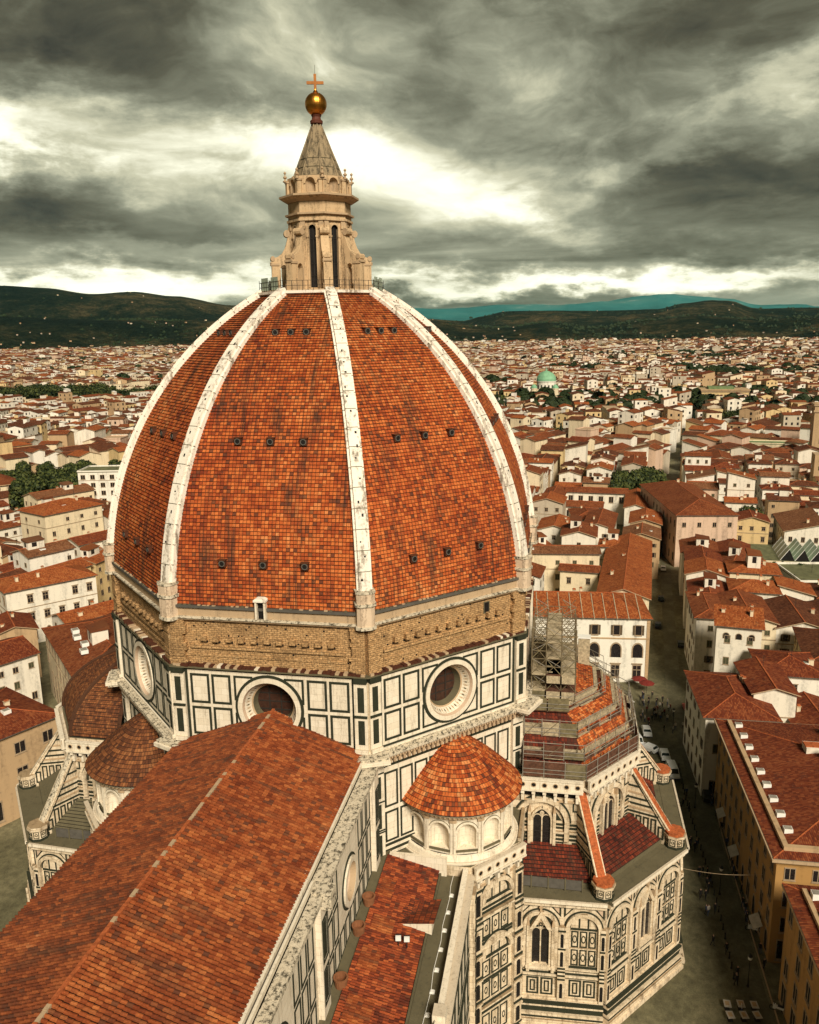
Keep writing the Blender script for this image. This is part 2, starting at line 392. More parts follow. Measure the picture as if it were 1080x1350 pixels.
# ------------------------------------------------------------------ mesh builder
class MB:
    def __init__(s, M=None): s.v = []; s.f = []; s.m = []; s.uv = []; s.mats = []; s.M = M
    def mi(s, mat):
        if mat not in s.mats: s.mats.append(mat)
        return s.mats.index(mat)
    def face(s, pts, mat, uv=None):
        i = len(s.v); s.v.extend(tuple(p) for p in pts); s.f.append(tuple(range(i, i+len(pts)))); s.m.append(s.mi(mat)); s.uv.append(uv)
    def box8(s, p, mat, skip=()):
        """p: bottom four then top four, counter-clockwise from above"""
        fs = {'b': (3, 2, 1, 0), 't': (4, 5, 6, 7), '0': (0, 1, 5, 4), '1': (1, 2, 6, 5), '2': (2, 3, 7, 6), '3': (3, 0, 4, 7)}
        i = len(s.v); s.v.extend(tuple(q) for q in p); k = s.mi(mat)
        for n, f in fs.items():
            if n in skip: continue
            s.f.append(tuple(i+j for j in f)); s.m.append(k); s.uv.append(None)
    def box(s, x0, x1, y0, y1, z0, z1, mat, skip=()):
        s.box8([(x0, y0, z0), (x1, y0, z0), (x1, y1, z0), (x0, y1, z0), (x0, y0, z1), (x1, y0, z1), (x1, y1, z1), (x0, y1, z1)], mat, skip)
    def rbox(s, cx, cy, hx, hy, z0, z1, rot, mat, skip=()):
        c, n = cos(rot), sin(rot)
        q = [(cx+a*c-b*n, cy+a*n+b*c) for a, b in ((-hx, -hy), (hx, -hy), (hx, hy), (-hx, hy))]
        s.box8([(*k, z0) for k in q]+[(*k, z1) for k in q], mat, skip)
    def prism(s, pts, z0, z1, mat, cap=True, top_mat=None, bottom=False):
        n = len(pts)
        for i in range(n):
            a, b = pts[i], pts[(i+1) % n]
            L = hypot(b[0]-a[0], b[1]-a[1])
            s.face([(*a, z0), (*b, z0), (*b, z1), (*a, z1)], mat, [(0, z0), (L, z0), (L, z1), (0, z1)])
        if cap: s.face([(*p, z1) for p in pts], top_mat or mat, [(p[0], p[1]) for p in pts])
        if bottom: s.face([(*p, z0) for p in reversed(pts)], mat)
    def lathe(s, prof, mat, cx=0, cy=0, n=24, a0=0.0, a1=2*pi, uvs=None):
        closed = abs(a1-a0-2*pi) < 1e-6
        L = 0.0
        for k in range(len(prof)-1):
            (r0, z0), (r1, z1) = prof[k], prof[k+1]; dl = hypot(r1-r0, z1-z0)
            for i in range(n):
                t0 = a0+(a1-a0)*i/n; t1 = a0+(a1-a0)*(i+1)/n
                p = [(cx+r0*cos(t0), cy+r0*sin(t0), z0), (cx+r0*cos(t1), cy+r0*sin(t1), z0), (cx+r1*cos(t1), cy+r1*sin(t1), z1), (cx+r1*cos(t0), cy+r1*sin(t0), z1)]
                uv = [(t0*r0, L), (t1*r0, L), (t1*r1, L+dl), (t0*r1, L+dl)]
                if r1 < 1e-6: p.pop(); uv.pop()
                elif r0 < 1e-6: p.pop(0); uv.pop(0); p = [p[-1] if 0 else p[0], p[1], p[2]][:3] if len(p) == 3 else p
                s.face(p, mat, uv)
            L += dl
    def tube(s, p0, p1, r, mat, n=5, r1=None):
        p0, p1 = Vector(p0), Vector(p1); d = (p1-p0)
        if d.length < 1e-6: return
        d.normalize(); a = d.orthogonal().normalized(); b = d.cross(a); r1 = r if r1 is None else r1
        i = len(s.v); k = s.mi(mat)
        for j in range(n):
            t = 2*pi*j/n; o = a*cos(t)+b*sin(t); s.v.append(tuple(p0+o*r)); s.v.append(tuple(p1+o*r1))
        for j in range(n):
            q = (j+1) % n; s.f.append((i+2*j, i+2*q, i+2*q+1, i+2*j+1)); s.m.append(k); s.uv.append(None)
        s.f.append(tuple(i+2*j for j in reversed(range(n)))); s.m.append(k); s.uv.append(None)
        s.f.append(tuple(i+2*j+1 for j in range(n))); s.m.append(k); s.uv.append(None)
    def sphere(s, c, r, mat, nu=16, nv=10, sz=1.0):
        P = [(r*sin(pi*k/nv), c[2]-r*sz*cos(pi*k/nv)) for k in range(nv+1)]
        P[0] = (0.0, P[0][1]); P[-1] = (0.0, P[-1][1])
        for k in range(nv):
            (r0, z0), (r1, z1) = P[k], P[k+1]
            for i in range(nu):
                t0, t1 = 2*pi*i/nu, 2*pi*(i+1)/nu
                q = [(c[0]+r0*cos(t0), c[1]+r0*sin(t0), z0), (c[0]+r0*cos(t1), c[1]+r0*sin(t1), z0), (c[0]+r1*cos(t1), c[1]+r1*sin(t1), z1), (c[0]+r1*cos(t0), c[1]+r1*sin(t0), z1)]
                if r0 < 1e-5: q.pop(0)
                elif r1 < 1e-5: q.pop(2)
                s.face(q, mat)
    def mesh(s, name, smooth=False):
        me = bpy.data.meshes.new(name)
        v = s.v; f = s.f
        if s.M is not None:
            v = [tuple(s.M @ Vector(p)) for p in v]
            if s.M.determinant() < 0: f = [tuple(reversed(q)) for q in f]
        me.from_pydata(v, [], f)
        for n in s.mats: me.materials.append(MATS[n])
        me.polygons.foreach_set('material_index', s.m)
        if any(u is not None for u in s.uv):
            ul = me.uv_layers.new(name='UVMap'); flat = []
            rev = s.M is not None and s.M.determinant() < 0
            for q, u in zip(f, s.uv):
                if u is None: flat.extend([0.0, 0.0]*len(q))
                else:
                    for w in (reversed(u) if rev else u): flat.extend((float(w[0]), float(w[1])))
            ul.data.foreach_set('uv', flat)
        if smooth: me.polygons.foreach_set('use_smooth', [True]*len(f))
        me.update()
        return me
    def build(s, name, parent=None, smooth=False, loc=None):
        o = bpy.data.objects.new(name, s.mesh(name, smooth)); COL.objects.link(o)
        if parent is not None: o.parent = parent
        if loc is not None: o.location = loc
        return o


def empty(name, label, cat, loc=(0, 0, 0), rz=0.0, group=None):
    o = bpy.data.objects.new(name, None); COL.objects.link(o); o.empty_display_size = .5
    o.location = loc; o.rotation_euler = (0, 0, rz); o['label'] = label; o['category'] = cat
    if group: o['group'] = group
    return o


def tag(o, label, cat, group=None):
    o['label'] = label; o['category'] = cat
    if group: o['group'] = group
    return o


def inst(name, mesh, parent, loc=(0, 0, 0), rz=0.0, scale=(1, 1, 1)):
    o = bpy.data.objects.new(name, mesh); COL.objects.link(o)
    if parent is not None: o.parent = parent
    o.location = loc; o.rotation_euler = (0, 0, rz); o.scale = scale
    return o


def copy_tree(o, parent=None):
    c = o.copy(); COL.objects.link(c)
    if parent is not None: c.parent = parent
    for ch in list(o.children): copy_tree(ch, c)
    return c


class Fac:
    """vertical facade frame: u to the right seen from outside, v up, d outward"""
    def __init__(s, mb, a, b, z=0.0):
        s.mb = mb; s.o = Vector((a[0], a[1], z)); e = Vector((b[0]-a[0], b[1]-a[1], 0)); s.W = e.length
        s.u = e.normalized(); s.n = Vector((s.u.y, -s.u.x, 0))
    def P(s, u, v, d=0.0): return s.o + s.u*u + Vector((0, 0, v)) + s.n*d
    def box(s, u0, u1, v0, v1, d0, d1, mat, skip='2'):
        s.mb.box8([s.P(u0, v0, d1), s.P(u1, v0, d1), s.P(u1, v0, d0), s.P(u0, v0, d0), s.P(u0, v1, d1), s.P(u1, v1, d1), s.P(u1, v1, d0), s.P(u0, v1, d0)], mat, skip)
    def frame(s, u0, u1, v0, v1, w, d0, d1, mat):
        s.box(u0, u1, v0, v0+w, d0, d1, mat); s.box(u0, u1, v1-w, v1, d0, d1, mat)
        s.box(u0, u0+w, v0+w, v1-w, d0, d1, mat); s.box(u1-w, u1, v0+w, v1-w, d0, d1, mat)
    def panel(s, u0, u1, v0, v1, w=.24, d=.05, mat='marble_green'): s.frame(u0, u1, v0, v1, w, 0, d, mat)
    def ring(s, uc, vc, ri, ro, d0, d1, mat, a0=0.0, a1=2*pi, n=24, inner=True, sv=1.0):
        for i in range(n):
            t0 = a0+(a1-a0)*i/n; t1 = a0+(a1-a0)*(i+1)/n
            q = lambda r, t, d: s.P(uc+r*cos(t), vc+r*sin(t)*sv, d)
            s.mb.face([q(ri, t0, d1), q(ro, t0, d1), q(ro, t1, d1), q(ri, t1, d1)], mat)
            s.mb.face([q(ro, t0, d1), q(ro, t0, d0), q(ro, t1, d0), q(ro, t1, d1)], mat)
            if inner: s.mb.face([q(ri, t0, d0), q(ri, t0, d1), q(ri, t1, d1), q(ri, t1, d0)], mat)
    def cone_ring(s, uc, vc, r0, d0, r1, d1, mat, n=32):
        for i in range(n):
            t0 = 2*pi*i/n; t1 = 2*pi*(i+1)/n
            q = lambda r, t, d: s.P(uc+r*cos(t), vc+r*sin(t), d)
            s.mb.face([q(r1, t0, d1), q(r0, t0, d0), q(r0, t1, d0), q(r1, t1, d1)], mat)
    def poly(s, pts, d0, d1, mat, sides=True):
        n = len(pts)
        s.mb.face([s.P(a, b, d1) for a, b in pts], mat)
        if sides:
            for i in range(n):
                a, b = pts[i], pts[(i+1) % n]
                s.mb.face([s.P(*a, d1), s.P(*a, d0), s.P(*b, d0), s.P(*b, d1)], mat)
    def arch_pts(s, uc, v0, vs, r, n=10, pointed=0.0):
        p = [(uc-r, v0), (uc+r, v0)]
        if pointed:
            R = r*(1+pointed); am = math.acos((R-r)/R)
            p += [(uc+r-R+R*cos(am*i/n), vs+R*sin(am*i/n)) for i in range(n+1)]
            p += [(uc-(r-R)-R*cos(am*i/n), vs+R*sin(am*i/n)) for i in range(n-1, -1, -1)]
        else: p += [(uc+r*cos(pi*i/n), vs+r*sin(pi*i/n)) for i in range(n+1)]
        return p
    def plane(s, u0, u1, v0, v1, d, mat): s.mb.face([s.P(u0, v0, d), s.P(u1, v0, d), s.P(u1, v1, d), s.P(u0, v1, d)], mat, [(u0, v0), (u1, v0), (u1, v1), (u0, v1)])


def octa(R, n=8, c=(0, 0), off=22.5): return [(c[0]+R*cos(radians(off+360/n*i)), c[1]+R*sin(radians(off+360/n*i))) for i in range(n)]


# ------------------------------------------------------------------ cathedral
CATH = empty('cathedral', 'white and green marble cathedral under a huge red tiled dome with white ribs', 'cathedral')
RW = 27.4
ZM0, ZM1, ZB, ZT = 36.5, 44.7, 51.5, 83.07
ANG = [22.5+45*i for i in range(8)]
CO = octa(RW)


def wall_hole(F, u0, u1, v0, v1, uc, vc, r, mat, n=40):
    """wall rectangle with a round hole"""
    def edge(t):
        c, s_ = cos(t), sin(t); k = 1e9
        if c > 1e-9: k = min(k, (u1-uc)/c)
        if c < -1e-9: k = min(k, (u0-uc)/c)
        if s_ > 1e-9: k = min(k, (v1-vc)/s_)
        if s_ < -1e-9: k = min(k, (v0-vc)/s_)
        return (uc+c*k, vc+s_*k)
    ts = [2*pi*i/n for i in range(n)] + [atan2(b-vc, a-uc) % (2*pi) for a in (u0, u1) for b in (v0, v1)]
    ts = sorted(set(round(x, 6) for x in ts)); ts.append(ts[0]+2*pi)
    for a, b in zip(ts, ts[1:]):
        e0, e1 = edge(a), edge(b)
        F.mb.face([F.P(uc+r*cos(a), vc+r*sin(a)), F.P(*e0), F.P(*e1), F.P(uc+r*cos(b), vc+r*sin(b))], mat)


def arch_hole(F, u0, u1, v0, v1, uc, vb, vs, r, mat, n=10):
    """wall rectangle with a round-headed opening from vb to vs+r"""
    if uc-r > u0: F.plane(u0, uc-r, v0, vs, 0, mat)
    if uc+r < u1: F.plane(uc+r, u1, v0, vs, 0, mat)
    if vb > v0: F.plane(uc-r, uc+r, v0, vb, 0, mat)
    for i in range(n):
        a, b = pi*i/n, pi*(i+1)/n
        def e(t):
            c, s_ = cos(t), sin(t); k = (v1-vs)/max(s_, 1e-6)
            if c > 1e-9: k = min(k, (u1-uc)/c)
            if c < -1e-9: k = min(k, (u0-uc)/c)
            return (uc+c*k, vs+s_*k)
        p = [F.P(uc+r*cos(a), vs+r*sin(a)), F.P(*e(a))]
        for cu in (u1, u0):
            tc = atan2(v1-vs, cu-uc)
            if a < tc < b: p.append(F.P(cu, v1))
        p += [F.P(*e(b)), F.P(uc+r*cos(b), vs+r*sin(b))]
        F.mb.face(p, mat)


def niche(F, uc, vb, vs, r, mat, n=10, depth=1.0):
    for i in range(n):
        a, b = pi*i/n, pi*(i+1)/n
        q = lambda t, v: F.P(uc+r*cos(t), v, -r*sin(t)*depth)
        F.mb.face([q(b, vb), q(a, vb), q(a, vs), q(b, vs)], mat)
        m = 5
        for j in range(m):
            e0, e1 = pi/2*j/m, pi/2*(j+1)/m
            w = lambda t, e: F.P(uc+r*cos(t)*cos(e), vs+r*sin(e), -r*sin(t)*cos(e)*depth)
            pts = [w(b, e0), w(a, e0), w(a, e1), w(b, e1)]
            if j == m-1: pts = pts[:3]
            F.mb.face(pts, mat)
    F.mb.face([F.P(uc+r*cos(pi*i/n), vb, -r*sin(pi*i/n)*depth) for i in range(n+1)], mat)


# ---- dome profile
pA, pB = Vector((27.2, ZB)), Vector((7.15, ZT)); RHO = 39.0
_m = (pA+pB)/2; _d = pB-pA; _L = _d.length; _n = Vector((-_d.y, _d.x))/_L; _h = sqrt(RHO*RHO-(_L/2)**2)
_c = _m+_n*_h
if _c.x > _m.x: _c = _m-_n*_h
T0 = atan2(pA.y-_c.y, pA.x-_c.x); T1 = atan2(pB.y-_c.y, pB.x-_c.x); ARC = RHO*(T1-T0)


def prof(s):
    t = T0+(T1-T0)*s/ARC
    return (_c.x+RHO*cos(t), _c.y+RHO*sin(t), cos(t), sin(t))


def dome():
    mb = MB(); rows = int(ARC/.385)
    r2 = random.Random(3)
    for k in range(8):
        a0, a1 = radians(ANG[k]), radians(ANG[k]+45)
        am = (a0+a1)/2; nx, ny = cos(am), sin(am)
        for i in range(rows):
            s0, s1 = ARC*i/rows, ARC*(i+1)/rows
            r0, z0, n0, m0 = prof(s0); r1, z1, n1, m1 = prof(s1)
            lift = .075+.02*r2.random()
            o0 = (nx*n0*lift, ny*n0*lift, m0*lift)
            A = (r0*cos(a0)+o0[0], r0*sin(a0)+o0[1], z0+o0[2]); B = (r0*cos(a1)+o0[0], r0*sin(a1)+o0[1], z0+o0[2])
            C = (r1*cos(a1), r1*sin(a1), z1); D = (r1*cos(a0), r1*sin(a0), z1)
            h0, h1 = r0*sin(pi/8), r1*sin(pi/8); off = k*100.0+50
            mb.face([A, B, C, D], 'dome_tile', [(off-h0, s0+.002), (off+h0, s0+.002), (off+h1, s1-.002), (off-h1, s1-.002)])
            mb.face([(r0*cos(a0), r0*sin(a0), z0), (r0*cos(a1), r0*sin(a1), z0), B, A], 'dark')
    mb.build('dome_shell', CATH)
    # round dormer openings
    cols = {'lo': 2.9, 'mid': 2.35, 'hi': 1.55}
    om = MB(); F = Fac(om, (-.5, 0), (.5, 0)); F.o = Vector((-.5, 0, 0))
    F.mb.box8([(-.45, -.5, -.45), (.45, -.5, -.45), (.45, .5, -.45), (-.45, .5, -.45), (-.45, -.5, .42), (.45, -.5, .42), (.45, .5, .42), (-.45, .5, .42)], 'aisle_tile')
    F.ring(.5, 0, .29, .40, .5, .58, 'lead', n=14)
    F.poly([(.5+.31*cos(2*pi*i/14), .31*sin(2*pi*i/14)) for i in range(14)], .5, .53, 'dark', False)
    om.box(-.52, .52, -.62, .5, .42, .50, 'dome_tile')
    om_me = om.mesh('dome_opening')
    for k in (2, 3, 4, 5):
        am = radians(ANG[k]+22.5)
        for fr, cw in ((.115, 4.35), (.44, 3.5), (.80, 1.75)):
            r, z, nr, nz = prof(ARC*fr); ap = r*cos(pi/8)
            for j in (-1, 0, 1):
                x = ap*cos(am)-j*cw*sin(am)*-1; y = ap*sin(am)-j*cw*cos(am)
                inst('dome_opening', om_me, CATH, (ap*cos(am)-sin(am)*j*cw, ap*sin(am)+cos(am)*j*cw, z), am+pi/2, (.82, .9, .82))
        # rain streak-free putlog holes
    # ribs
    for k in range(8):
        a = radians(ANG[k]); tx, ty = -sin(a), cos(a); cx, cy = cos(a), sin(a)
        mb = MB(); N = 64
        w = .55; e = .24
        def sec(s):
            r, z, nr, nz = prof(s)
            k2 = 1.0 - .08*s/ARC
            pts = [(-w-e, -.5), (-w-e, .24), (-w, .28), (-w, .60), (w, .60), (w, .28), (w+e, .24), (w+e, -.5)]
            return [(r*cx+tx*p*k2+cx*nr*q, r*cy+ty*p*k2+cy*nr*q, z+nz*q) for p, q in pts]
        prev = sec(0)
        for i in range(1, N+1):
            cur = sec(ARC*i/N)
            for j in range(7): mb.face([prev[j+1], prev[j], cur[j], cur[j+1]], 'marble_rib')
            prev = cur
        for i in range(1, 19):
            s = ARC*i/19; P = []
            for q0, q1, dlo, dhi in ((-w-.008, w+.008, .50, .612), (-w-e-.008, -w-.008, .10, .275), (w+.008, w+e+.008, .10, .275)):
                P = []
                for dd in (dlo, dhi):
                    for (ss, qq) in ((s, q0), (s, q1), (s+.07, q1), (s+.07, q0)):
                        r_, z_, n_, m_ = prof(ss); P.append((r_*cx+tx*qq+cx*n_*dd, r_*cy+ty*qq+cy*n_*dd, z_+m_*dd))
                mb.box8([P[i_] for i_ in (1, 0, 3, 2, 5, 4, 7, 6)], 'stone_grey')
        r2 = random.Random(k)
        s = 2.0
        while s < ARC-2:
            r, z, nr, nz = prof(s)
            q = r2.uniform(-.3, .3); L = r2.uniform(.12, .35); wd = r2.uniform(.05, .11)
            for dv in (0,):
                P = []
                for dd in (.605, .625):
                    for (ss, qq) in ((s, q-wd), (s, q+wd), (s+L, q+wd), (s+L, q-wd)):
                        r_, z_, n_, m_ = prof(ss); P.append((r_*cx+tx*qq+cx*n_*dd, r_*cy+ty*qq+cy*n_*dd, z_+m_*dd))
                mb.box8([P[i] for i in (1, 0, 3, 2, 5, 4, 7, 6)], 'dark')
            s += r2.uniform(1.0, 2.6)
        mb.build('rib', CATH)
        # pedestal at the rib foot: block with mouldings
        mb = MB(); R0 = 27.35
        def ped(hw, d, z0, z1, mat):
            c = [(R0*cx+tx*p+cx*q, R0*cy+ty*p+cy*q) for p, q in ((hw, -1.4), (hw, d*.45), (hw*.55, d), (-hw*.55, d), (-hw, d*.45), (-hw, -1.4))]
            mb.prism(c[::-1] if False else [c[i] for i in (5, 4, 3, 2, 1, 0)], z0, z1, mat, bottom=True)
        ped(1.04, .78, 49.9, 50.25, 'stone_mossy'); ped(.90, .66, 50.25, 52.3, 'pedestal_stone'); ped(1.06, .80, 52.3, 52.6, 'stone_mossy')
        ped(.92, .68, 52.6, 53.6, 'pedestal_stone'); ped(1.0, .74, 53.6, 53.85, 'stone_mossy')
        mb.build('rib_pedestal', CATH)


def drum():
    mb = MB()
    om = {}
    for k in range(8):
        F = Fac(mb, CO[k], CO[(k+1) % 8], ZM0); Wd = F.W; H = ZM1-ZM0; uc = Wd/2; vc = 4.05; RO = 3.05
        wall_hole(F, uc-4, uc+4, 0, H, uc, vc, RO, 'marble_white'); F.plane(0, uc-4, 0, H, 0, 'marble_white'); F.plane(uc+4, Wd, 0, H, 0, 'marble_white')
        if k in (0, 1, 6, 7): continue
        # corner pilasters
        for s_ in (0, 1):
            u0, u1 = (0, 1.35) if s_ == 0 else (Wd-1.35, Wd)
            F.box(u0, u1, 0, .45, 0, .62, 'marble_white'); F.box(u0, u1, .45, H-.55, 0, .40, 'marble_white'); F.box(u0, u1, H-.55, H, 0, .55, 'marble_green')
            F.box(u0, u1, 3.92, 4.16, .40, .52, 'marble_green')
            a, b = (u0+.30, u1-.38) if s_ == 0 else (u0+.38, u1-.30)
            for v0, v1 in ((.95, 3.6), (4.5, 7.2)):
                F.box(a, b, v0, v1, .40, .425, 'marble_green')
        F.box(1.35, 1.62, 0, H, 0, .06, 'marble_green'); F.box(Wd-1.62, Wd-1.35, 0, H, 0, .06, 'marble_green')
        F.box(1.62, Wd-1.62, H-.28, H, 0, .06, 'marble_green'); F.box(1.62, Wd-1.62, 0, .22, 0, .06, 'marble_green')
        # panels, two rows
        rows = ((.62, 3.80), (4.20, 7.50))
        for v0, v1 in rows:
            for c in range(2):
                a = 1.90+c*2.36; F.panel(a, a+2.10, v0, v1, .25); F.panel(Wd-a-2.10, Wd-a, v0, v1, .25)
            # panel cut short by the round window
            for sgn in (-1, 1):
                aU = 6.70; vm = v0 if v0 < 2 else v1
                x0 = aU if sgn < 0 else Wd-aU
                lim = sqrt(max(0, 3.85**2-(vm-vc)**2)); x1 = uc-lim if sgn < 0 else uc+lim
                lo, hi = min(x0, x1), max(x0, x1)
                if hi-lo > .5: F.box(lo, hi, *( (v0, v0+.22) if v0 < 2 else (v1-.22, v1)), 0, .05, 'marble_green')
                yy = sqrt(max(0, 3.85**2-(uc-aU)**2)); top = (vc-yy) if v0 < 2 else (vc+yy)
                vv = (v0+.22, top) if v0 < 2 else (top, v1-.22)
                if vv[1]-vv[0] > .2: F.box(min(x0, x0-sgn*.23), max(x0, x0-sgn*.23), vv[0], vv[1], 0, .05, 'marble_green')
        # round window
        w = MB(); G = Fac(w, CO[k], CO[(k+1) % 8], ZM0)
        G.ring(uc, vc, 3.42, 3.72, 0, .10, 'marble_green', n=40); G.ring(uc, vc, 2.92, 3.42, -.1, .22, 'marble_white', n=40)
        G.cone_ring(uc, vc, 2.92, .2, 2.78, -.15, 'marble_pink', 40); G.cone_ring(uc, vc, 2.78, -.15, 2.35, -.95, 'marble_white', 40)
        G.cone_ring(uc, vc, 2.35, -.95, 2.20, -1.05, 'stone_warm', 40); G.cone_ring(uc, vc, 2.20, -1.05, 1.95, -1.9, 'stone_grey', 40)
        # inlaid tesserae on the splay
        for i in range(44):
            t0 = 2*pi*i/44; dt = .05
            for (r_, d_, q, mt) in ((2.68, -.33, .03, 'stone_warm'), (2.55, -.58, .075, 'stone_warm' if i % 2 else 'stone_grey'), (2.43, -.80, .03, 'stone_warm')):
                P = [(uc+r_*cos(t0)+q*a*cos(t0)-b*q*sin(t0), vc+r_*sin(t0)+q*a*sin(t0)+b*q*cos(t0)) for a, b in ((-1, -1), (1, -1), (1, 1), (-1, 1))]
                w.face([G.P(x, y, d_+.03-(hypot(x-uc, y-vc)-r_)*-1.8) for x, y in P], mt)
        G.poly([(uc+1.97*cos(2*pi*i/28), vc+1.97*sin(2*pi*i/28)) for i in range(28)], 0, -1.85, 'glass_brown', False)
        for x in (-.65, .65): G.box(uc+x-.05, uc+x+.05, vc-1.8, vc+1.8, -1.85, -1.78, 'iron')
        for y in (-.9, 0, .9): G.box(uc-1.75, uc+1.75, vc+y-.05, vc+y+.05, -1.85, -1.80, 'iron')
        w.build('round_window', drum_o_holder)
    # core above hidden wall ring and lower drum
    lo = octa(27.15)
    for k in range(8):
        F = Fac(mb, lo[k], lo[(k+1) % 8], 20.0); Wd = F.W
        F.plane(0, Wd, 0, 14.8, 0, 'marble_white')
        if k in (2, 4, 5):
            for s_ in (0, 1):
                u0, u1 = (0, 1.45) if s_ == 0 else (Wd-1.45, Wd)
                F.box(u0, u1, 2.0, 14.8, 0, .45, 'marble_white')
                for v0, v1 in ((3.2, 6.6), (7.4, 10.2), (10.9, 13.4)):
                    F.box(u0+.38, u1-.38, v0, v1, .45, .48, 'marble_green')
                for v in (2.4, 6.85, 7.1, 10.4, 13.7): F.box(u0, u1, v, v+.16, .45, .50, 'marble_green')
            n = 9; pw = (Wd-3.3)/n
            for v0, v1 in ((5.2, 8.8), (9.3, 13.4)):
                for c in range(n):
                    a = 1.65+c*pw; F.panel(a+.12, a+pw-.12, v0, v1, .22)
            for v in (2.6, 3.3, 4.0, 4.7, 14.0): F.box(1.45, Wd-1.45, v, v+.3, 0, .06, 'marble_green')
        # corbel frieze and walk
        F.box(0, Wd, 14.5, 14.75, 0, .35, 'marble_white')
        nn = 34
        for c in range(nn):
            a = (c+.25)*Wd/nn; F.box(a, a+Wd/nn*.5, 14.75, 15.35, 0, .75, 'stone_warm')
        F.box(0, Wd, 14.8, 15.36, -.1, .4, 'dark')
        nn = 60
        for c in range(nn):
            a = (c+.2)*Wd/nn; F.box(a, a+Wd/nn*.6, 15.36, 15.62, 0, .95, 'stone_warm')
    p0 = octa(28.5); p1 = octa(28.2); p2 = octa(27.3)
    mb.prism(p1, 35.6, 35.85, 'marble_white'); mb.prism(p0, 35.85, 36.2, 'stone_mossy', bottom=True); mb.prism(octa(28.05), 36.2, 36.32, 'stone_mossy')
    mb.prism(octa(27.65), 36.32, 36.5, 'marble_white')
    for k in range(8):
        a = radians(ANG[k]); R = 27.9
        mb.rbox(R*cos(a), R*sin(a), 1.0, 1.75, 35.5, 36.42, a, 'stone_mossy'); mb.rbox((R+.1)*cos(a), (R+.1)*sin(a), 1.15, 1.9, 35.75, 36.15, a, 'marble_white')
    return mb


def masonry_band():
    mb = MB(); r2 = random.Random(5)
    lo = octa(27.0)
    mb.prism(octa(27.85), 44.7, 44.86, 'stone_grey', bottom=True)
    for k in range(8):
        F = Fac(mb, lo[k], lo[(k+1) % 8], 44.86); Wd = F.W
        # coping of old tiles
        n = 46
        for c in range(n):
            a = c*Wd/n; h = r2.uniform(.12, .28)
            F.box(a+.02, a+Wd/n-.02, 0, h, 0, .75+r2.uniform(-.12, .08), 'aisle_tile' if r2.random() < .6 else ('stone_warm' if r2.random() < .8 else 'marble_white'))
        F.box(0, Wd, 0, .05, 0, .45, 'masonry')
        mb.face([F.P(0, .05, 0), F.P(Wd, .05, 0), F.P(Wd, 5.4, 0), F.P(0, 5.4, 0)], 'masonry', [(0, 0), (Wd, 0), (Wd, 5.4), (0, 5.4)])
        # offset courses
        for v0, v1, d in ((1.0, 1.25, .12), (1.9, 2.2, .25), (2.2, 2.35, .12)):
            mb.face([F.P(2, v0, d), F.P(Wd-2, v0, d), F.P(Wd-2, v1, d), F.P(2, v1, d)], 'masonry', [(2, v0), (Wd-2, v0), (Wd-2, v1), (2, v1)])
            mb.face([F.P(2, v1, d), F.P(Wd-2, v1, d), F.P(Wd-2, v1, 0), F.P(2, v1, 0)], 'masonry', [(2, 0), (Wd-2, 0), (Wd-2, d), (2, d)])
            mb.face([F.P(2, v0, 0), F.P(Wd-2, v0, 0), F.P(Wd-2, v0, d), F.P(2, v0, d)], 'dark')
        n = 11
        for c in range(n):
            a = Wd*(.17+.66*c/(n-1)); h = r2.uniform(.45, .6)
            F.box(a-.30, a+.30, 2.75, 2.75+h, 0, r2.uniform(.35, .55), 'masonry')
            F.box(a-.36, a+.36, 2.50, 2.74, 0, .06, 'dark')
        for c in range(26):
            a = r2.uniform(1.8, Wd-1.8); v = r2.uniform(.4, 5.0); F.box(a-.1, a+.1, v, v+.16, 0, .015, 'dark')
        # corner piers
        for s_ in (0, 1):
            u0, u1 = (0, 1.5) if s_ == 0 else (Wd-1.5, Wd)
            v = .05
            while v < 4.9:
                h = r2.uniform(.28, .5); e = r2.uniform(-.25, .18)
                a, b = (u0, u1+e) if s_ == 0 else (u0-e, u1)
                i0 = len(mb.uv); F.box(a, b, v, min(5.0, v+h)-.015, 0, .52+r2.uniform(-.06, .06), 'masonry')
                v += h
        F.box(-.2, Wd+.2, 5.05, 5.25, 0, .45, 'stone_warm'); F.box(0, Wd, 5.25, 5.42, 0, .62, 'stone_mossy'); F.box(0, Wd, 5.42, 6.35, 0, .25, 'stone_warm')
        F.box(0, Wd, 6.35, 6.62, 0, .50, 'lead')
        n = 40
        for c in range(n):
            if r2.random() < .55:
                a = c*Wd/n; F.box(a+.06, a+Wd/n*r2.uniform(.5, .9), 6.62, 6.62+r2.uniform(.05, .14), .05, .45, 'stone_warm' if r2.random() < .6 else 'stone_grey')
    # little openings
    F = Fac(mb, lo[4], lo[5], 44.86); F.box(15.3, 15.95, 3.3, 4.45, 0, .03, 'dark'); F.frame(15.2, 16.05, 3.2, 4.55, .1, 0, .06, 'stone_grey')
    mb.build('masonry_band', CATH)
    d = MB(); F = Fac(d, lo[3], lo[4], 44.86)
    u = F.W*.485
    F.box(u-.55, u-.36, 5.5, 7.4, -.5, .80, 'marble_white'); F.box(u+.36, u+.55, 5.5, 7.4, -.5, .80, 'marble_white'); F.box(u-.66, u+.66, 7.4, 7.6, -.5, .92, 'marble_rib')
    F.poly([(u-.66, 7.6), (u+.66, 7.6), (u+.36, 7.8), (u-.36, 7.8)], -.5, .88, 'marble_rib'); F.box(u-.36, u+.36, 5.5, 7.4, -.5, .35, 'dark')
    d.build('roof_door', CATH)


